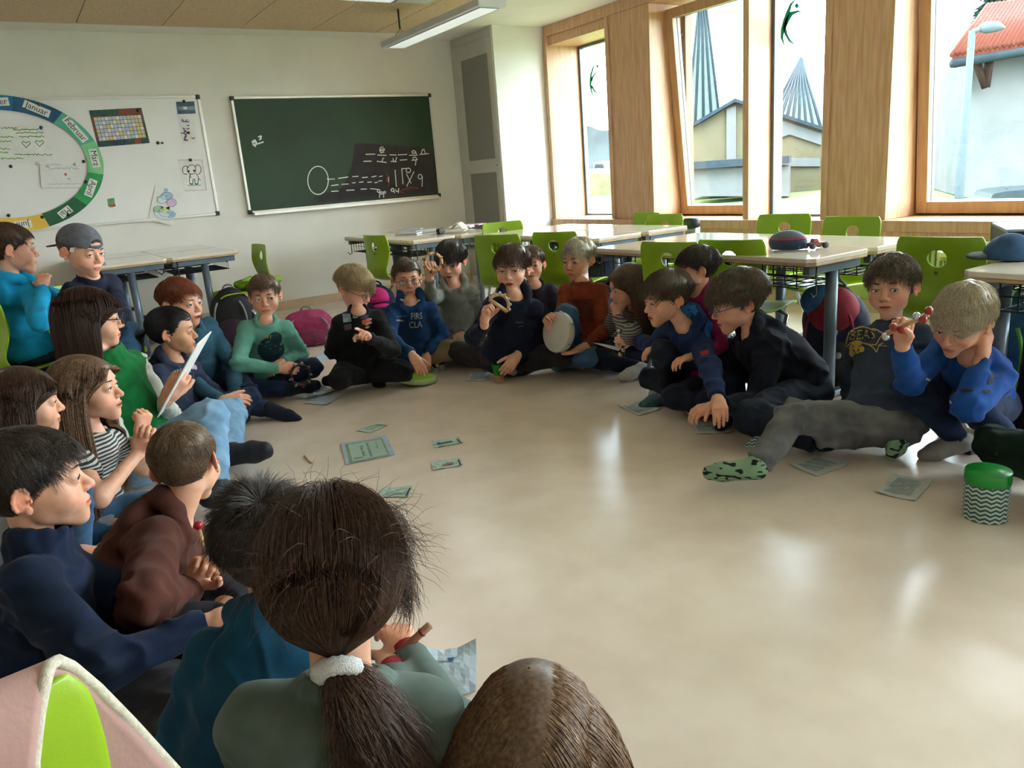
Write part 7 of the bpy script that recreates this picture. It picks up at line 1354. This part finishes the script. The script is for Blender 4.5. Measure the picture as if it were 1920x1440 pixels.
c = onz(1297, 410, .66); T_ = thing('waste_bin', 'metal bin with black lid standing between the two desk clusters', 'bin', (c[0], c[1], 0)); b = MB(); b.lathe([(.001, .002), (.055, .002), (.060, .60), (.056, .60), (.052, .01), (.001, .01)], 28); b.build('bin_wall', mat('steel_bin', '9aa0a2', .25, metal=.8), T_); b = MB(); b.lathe([(.062, .60), (.064, .605), (.064, .650), (.055, .665), (.001, .668)], 28); b.build('lid', M_blk, T_)
c = onz(1890, 462, ZD); T_ = thing('box_file', 'black box file with pale blue top edge on the far right desk', 'box', (3.40, 1.50, ZD), math.radians(-55)); b = MB(); b.box(-.10, .10, -.16, .16, .0005, .070); b.build('box', M_blk, T_, .003); b = MB(); b.box(-.102, .102, -.162, .162, .0702, .080); b.build('lid', mat('file_pale_blue', '7896a8', .4, '88a5b6', 9), T_, .003); b = MB(); b.box(-.104, .0, .1625, .166, .002, .082); b.build('edge_tape', mat('tape_yellow_green', 'a6ad3a', .5), T_)
c = onz(1880, 486, ZD); T_ = thing('knit_cap', 'blue cloth cap lying on the right desk with its grey brim to the left', 'cap', (c[0], c[1], ZD)); vd = azv(c, 90); sd = np.array([vd[0], vd[1], 0]); Rm = np.stack([sd, np.cross([0, 0, 1.], sd), [0, 0, 1.]], 1); zf = c.copy(); zf[2] = ZD+.001
sdf_obj('crown', [ell(zf+sd*.02+up_*.005, (.085, .085, .085), Rm, .02, planes=((zf, -up_),))], mat('cap_blue', '27466b', .9, '32557d', 20, .3, 300), T_, .006, .008, 5); sdf_obj('brim', [ell(zf-sd*.07+up_*.012, (.045, .06, .014), Rm, .01, planes=((zf, -up_),))], mat('cap_brim_green', '45584f', .9, '54685e', 20, .3, 300), T_, .005, .004, 6)
# ---- bags
def bag(name, label, c, dirv, w, d, h, m, pocket=None, straps=None, trim=None, lean=0):
    T_ = thing(name, label, 'bag', (c[0], c[1], 0)); f = nrm([dirv[0], dirv[1], 0]); s_ = np.cross(f, [0, 0, 1.]); u = nrm(np.array([0, 0, 1.])+f*-lean); Rm = np.stack([s_, f, u], 1); b0 = np.array([c[0], c[1], .002])
    C = [ell(b0+u*h*.5, (w, d, h*.56), Rm, .05, planes=((b0, np.array([0, 0, -1.])),)), cap(b0+u*h*.25-s_*w*.55, b0+u*h*.25+s_*w*.55, d*.85, None, .04, planes=((b0, np.array([0, 0, -1.])),)), cap(b0+u*h*.70-s_*w*.45, b0+u*h*.70+s_*w*.45, d*.75, None, .04)]
    sdf_obj('bag_body', C, m, T_, .009, .006, 4, [(b0+u*h*.5, .1)])
    if pocket: sdf_obj('front_pocket', [ell(b0+f*d*.75+u*h*.30, (w*.72, d*.5, h*.27), Rm, .03, planes=((b0, np.array([0, 0, -1.])),)), cap(b0+f*d*.8+u*h*.2-s_*w*.4, b0+f*d*.8+u*h*.2+s_*w*.4, d*.42, None, .03)], pocket, T_, .007, .004, 8)
    if trim:
        for k in (-1, 1): m_ = MB(); m_.tube([b0+s_*k*w*.75*math.sin(a)+f*d*(1.0+.1*math.cos(a))+u*(h*.5-h*.45*math.cos(a)) for a in np.linspace(.25, 2.4, 10)], .007, 6); m_.build('piping', trim, T_, world=True)
    if straps:
        for k in (-1, 1): m_ = MB(); P = [b0+s_*k*w*.45-f*(d+.06*math.sin(a))+u*(h*(.9-.75*a/3.14)) for a in np.linspace(0, 3.14, 10)]; m_.tube(P, .012, 6); m_.build('shoulder_strap', straps, T_, world=True)
        m_ = MB(); m_.tube([b0+s_*.04*math.cos(a)+u*(h*1.02+.035*math.sin(a)) for a in np.linspace(0, 3.14, 8)], .007, 6); m_.build('carry_handle', straps, T_, world=True)
    return T_, b0, f, s_, u
tocam = lambda c, a=0: azv(c, a)
M_bn = mat('bag_navy', '131a33', .75, '1a2340', 25, .3, 300); M_br = mat('bag_red', '86172a', .7, '98233a', 25, .3, 300); M_bb = mat('bag_blue', '25598c', .7, '336ba0', 25, .3, 300); M_bp = mat('bag_pink', '8e2550', .7, 'a03263', 25, .3, 300); M_bk = mat('bag_black', '16171b', .75, '1f2026', 25, .3, 300); M_blime = mat('bag_lime', '4f9a22', .7, '68b030', 25, .3, 300); M_bgr = mat('bag_grey', '777a80', .6, '868990', 25)
c = onz(1570, 735); B1 = bag('school_backpack', 'navy and red school backpack behind the boy in the gold lettered sweater', (c[0]+.07, c[1]+.07), tocam(c, -15), .145, .10, .46, M_bn, M_bk, M_bgr, M_br)
T_, b0, f, s_, u = B1; sdf_obj('top_panel', [ell(b0+u*.365+f*.04-s_*.0, (.115, .085, .115), np.stack([s_, f, u], 1), .02)], M_br, T_, .008); sdf_obj('blue_panel', [ell(b0+u*.41-s_*-.06+f*.03, (.09, .085, .075), np.stack([s_, f, u], 1), .02)], M_bb, T_, .008); m = MB(); m.ball(b0+f*.125+u*.18-s_*.05, .016, 10); m.build('button_badge', M_bgr, T_, world=True)
c = onz(1150, 628); bag('school_backpack', 'dark navy and bright blue school backpack behind the girl in stripes', (c[0]+.15, c[1]+.2), tocam(c, 20), .17, .12, .50, M_bn, M_bb, M_bk)
c = onz(585, 650); bag('school_backpack', 'pink and grey school backpack lying between the boys in green and black', (c[0]+.02, c[1]+.08), tocam(c, 0), .19, .09, .24, M_bp, mat('bag_dark_pink', '6e1f42', .7, '7c2a50', 25, .3, 300), M_bgr, M_bgr)
c = onz(712, 628); bag('school_backpack', 'violet and navy school backpack under the pink cap', (c[0]+.08, c[1]+.15), tocam(c, 5), .13, .10, .34, mat('bag_violet', '20193f', .75, '2a2350', 25, .3, 300), None, M_bk)
zc = at(711, 560, depth((c[0]+.08, c[1]+.15, .3))-.1); T_ = thing('sun_cap', 'bright pink cap hanging on the violet backpack', 'cap', tuple(zc)); Rm = np.stack([camo(zc, (1, 0, 0)), camo(zc, (0, 0, -1)), np.array([0, 0, 1.])], 1); M_pk = mat('hot_pink', 'b3116a', .8, 'c01c78', 20, .2, 300); sdf_obj('crown', [ell(zc, (.075, .07, .085), Rm, .02, planes=((zc-np.array([0, 0, .02]), np.array([0, 0, -1.])),))], M_pk, T_, .006, .003, 3); sdf_obj('brim', [ell(zc+camo(zc, (.01, -.045, .06)), (.06, .05, .016), Rm, .01)], M_pk, T_, .005)
c = onz(440, 655); bag('school_backpack', 'black and dark purple school backpack by the desk leg at left', (c[0]+.05, c[1]+.10), tocam(c, -10), .15, .10, .42, M_bk, mat('bag_plum', '2c1c30', .75, '382440', 25), M_bgr, M_bgr)
c = onz(435, 600); T_ = thing('chair_cushion', 'folded lime green cloth lying on the chair seat left of the boy in green', 'cloth', (1.62, 6.22, .40)); sdf_obj('cloth', [cap((1.45, 6.1, .42), (1.72, 6.35, .42), .035, None, .02, side=(0, 0, 1), w=.8), cap((1.5, 6.0, .425), (1.75, 6.2, .425), .03, None, .02), cap((1.42, 6.15, .43), (1.6, 6.4, .43), .03, None, .02)], mat('lime_cloth', '6c9014', .8, '82a81c', 15, .2, 200), T_, .008, .006, 3)
c = onz(1900, 700); tb = bag('trolley_bag', 'lime green and blue school bag under the right desk', at(1912, 640, 3.0)[:2], tocam((3.1, .95), -35), .15, .11, .46, M_bb, M_blime, M_bb, M_blime)
T_, b0, f, s_, u = tb; m = MB()
for k in (-1, 1): m.tube([b0+s_*.12*k+f*.13+u*.02, b0+s_*.13*k-f*.02+u*.34], .012, 8)
m.build('trolley_frame', M_chrome, T_, world=True)
for k in (-1, 1): m = MB(); m.lathe([(.001, -.012), (.035, -.012), (.035, .012), (.001, .012)], 20, (b0+s_*.15*k+f*.15+np.array([0, 0, .036])).tolist(), M=Matrix(frame(f, s_).tolist())); m.build('wheel', M_blk, T_, world=True)
c = onz(1890, 800); T_ = thing('dark_jacket', 'black jacket hanging behind the squatting boy in blue', 'jacket', (2.98, 1.32, 0)); sdf_obj('jacket', [cap((2.98, 1.22, .06), (2.98, 1.22, .40), .05, .04, .03, side=(0, 1, 0), w=1.8)], M_blkc, T_, .009, .008, 6)
c = onz(192, 489, .7005); T_ = thing('blue_jacket', 'bright blue jacket heaped on the desk behind the boy in the cap', 'jacket', tuple(c)); q_ = np.array(c); pl_ = (np.array([0, 0, .701]), np.array([0, 0, -1.])); sdf_obj('jacket', [cap(q_+camo(q_, (-.10, .05, 0)), q_+camo(q_, (-.03, .08, 0)), .07, .05, .02, planes=(pl_,)), cap(q_+camo(q_, (-.05, .03, 0)), q_+camo(q_, (-.03, .03, .02)), .06, .05, .02, planes=(pl_,))], mat('azure_shell', '1272a8', .6, '1a80b6', 20), T_, .008, .004, 2)
# chairs at the left and the one in the near corner
def seat_under(key, label, dz=0, back=.03):
    T = PEOPLE[key]; f = T['fw']; f = nrm([f[0], f[1], 0]); p = T['P']-f*back; return chair(p[0], p[1], math.degrees(math.atan2(f[1], f[0]))-90, label)
if 'blueh' in PEOPLE: seat_under('blueh', 'lime chair under the boy in the turquoise hoodie at the left edge', back=.0)
if 'cap' in PEOPLE: seat_under('cap', 'lime chair under the boy in the backwards cap', back=.0)
nc = onz(135, 1330, .70); rzn = 12
cx_, cy_ = nc[0]-(.15*math.cos(math.radians(rzn))+.21*math.sin(math.radians(rzn))), nc[1]-(.15*math.sin(math.radians(rzn))-.21*math.cos(math.radians(rzn)))
nch = chair(cx_, cy_, rzn, 'lime chair back cut off in the near left corner, partly under a pink jacket')
chair(cx_-.36, cy_+.20, rzn+8, 'lime chair showing only a sliver at the left edge above the pink jacket')
Mx = Matrix.Translation((cx_, cy_, 0)) @ Matrix.Rotation(math.radians(rzn), 4, 'Z'); T_ = thing('fleece_jacket', 'pale pink jacket draped over the chair in the near left corner', 'jacket', (cx_, cy_, 0)); Lc = lambda x, y, z: np.array(Mx @ Vector((x, y, z))); sd = np.array(Mx.to_3x3() @ Vector((1, 0, 0)))
M_pj = mat('pink_fleece', 'a8827c', .9, 'b38d86', 14, .15, 200, sheen=.1)
jp = [(-.250, .32, .075), (-.246, .45, .080), (-.243, .56, .090), (-.240, .64, .102), (-.238, .69, .112), (-.232, .722, .124), (-.222, .738, .134), (-.210, .744, .142), (-.197, .738, .150), (-.186, .722, .160), (-.180, .69, .175), (-.175, .64, .195), (-.168, .56, .225), (-.160, .45, .262), (-.155, .32, .30)]
V_ = []; nn_ = 14
for i_, (y_, z_, xr_) in enumerate(jp):
    for j_ in range(nn_+1): x_ = -.22+(xr_+.22)*j_/nn_; V_.append(Lc(x_, y_+.0035*math.sin(x_*40+i_*.7)*(1 if i_ > 8 else -1), z_+.003*math.sin(x_*31)))
me_ = bpy.data.meshes.new('jacket'); me_.from_pydata([tuple(v) for v in V_], [], [(i_*(nn_+1)+j_, i_*(nn_+1)+j_+1, (i_+1)*(nn_+1)+j_+1, (i_+1)*(nn_+1)+j_) for i_ in range(len(jp)-1) for j_ in range(nn_)]); jo_ = link('jacket_cloth', me_, M_pj, T_, world=True, smooth=True)
md_ = jo_.modifiers.new('sub', 'SUBSURF'); md_.levels = md_.render_levels = 2; md_ = jo_.modifiers.new('thick', 'SOLIDIFY'); md_.thickness = .012; md_.offset = 0

m = MB(); m.tube([Lc(x_+.001, y_, z_) for y_, z_, x_ in jp], .0052, 8); m.build('fleece_edge', mat('cream_lining', 'b5ab98', .95, 'c7bead', 160, .4, 300), T_, world=True)
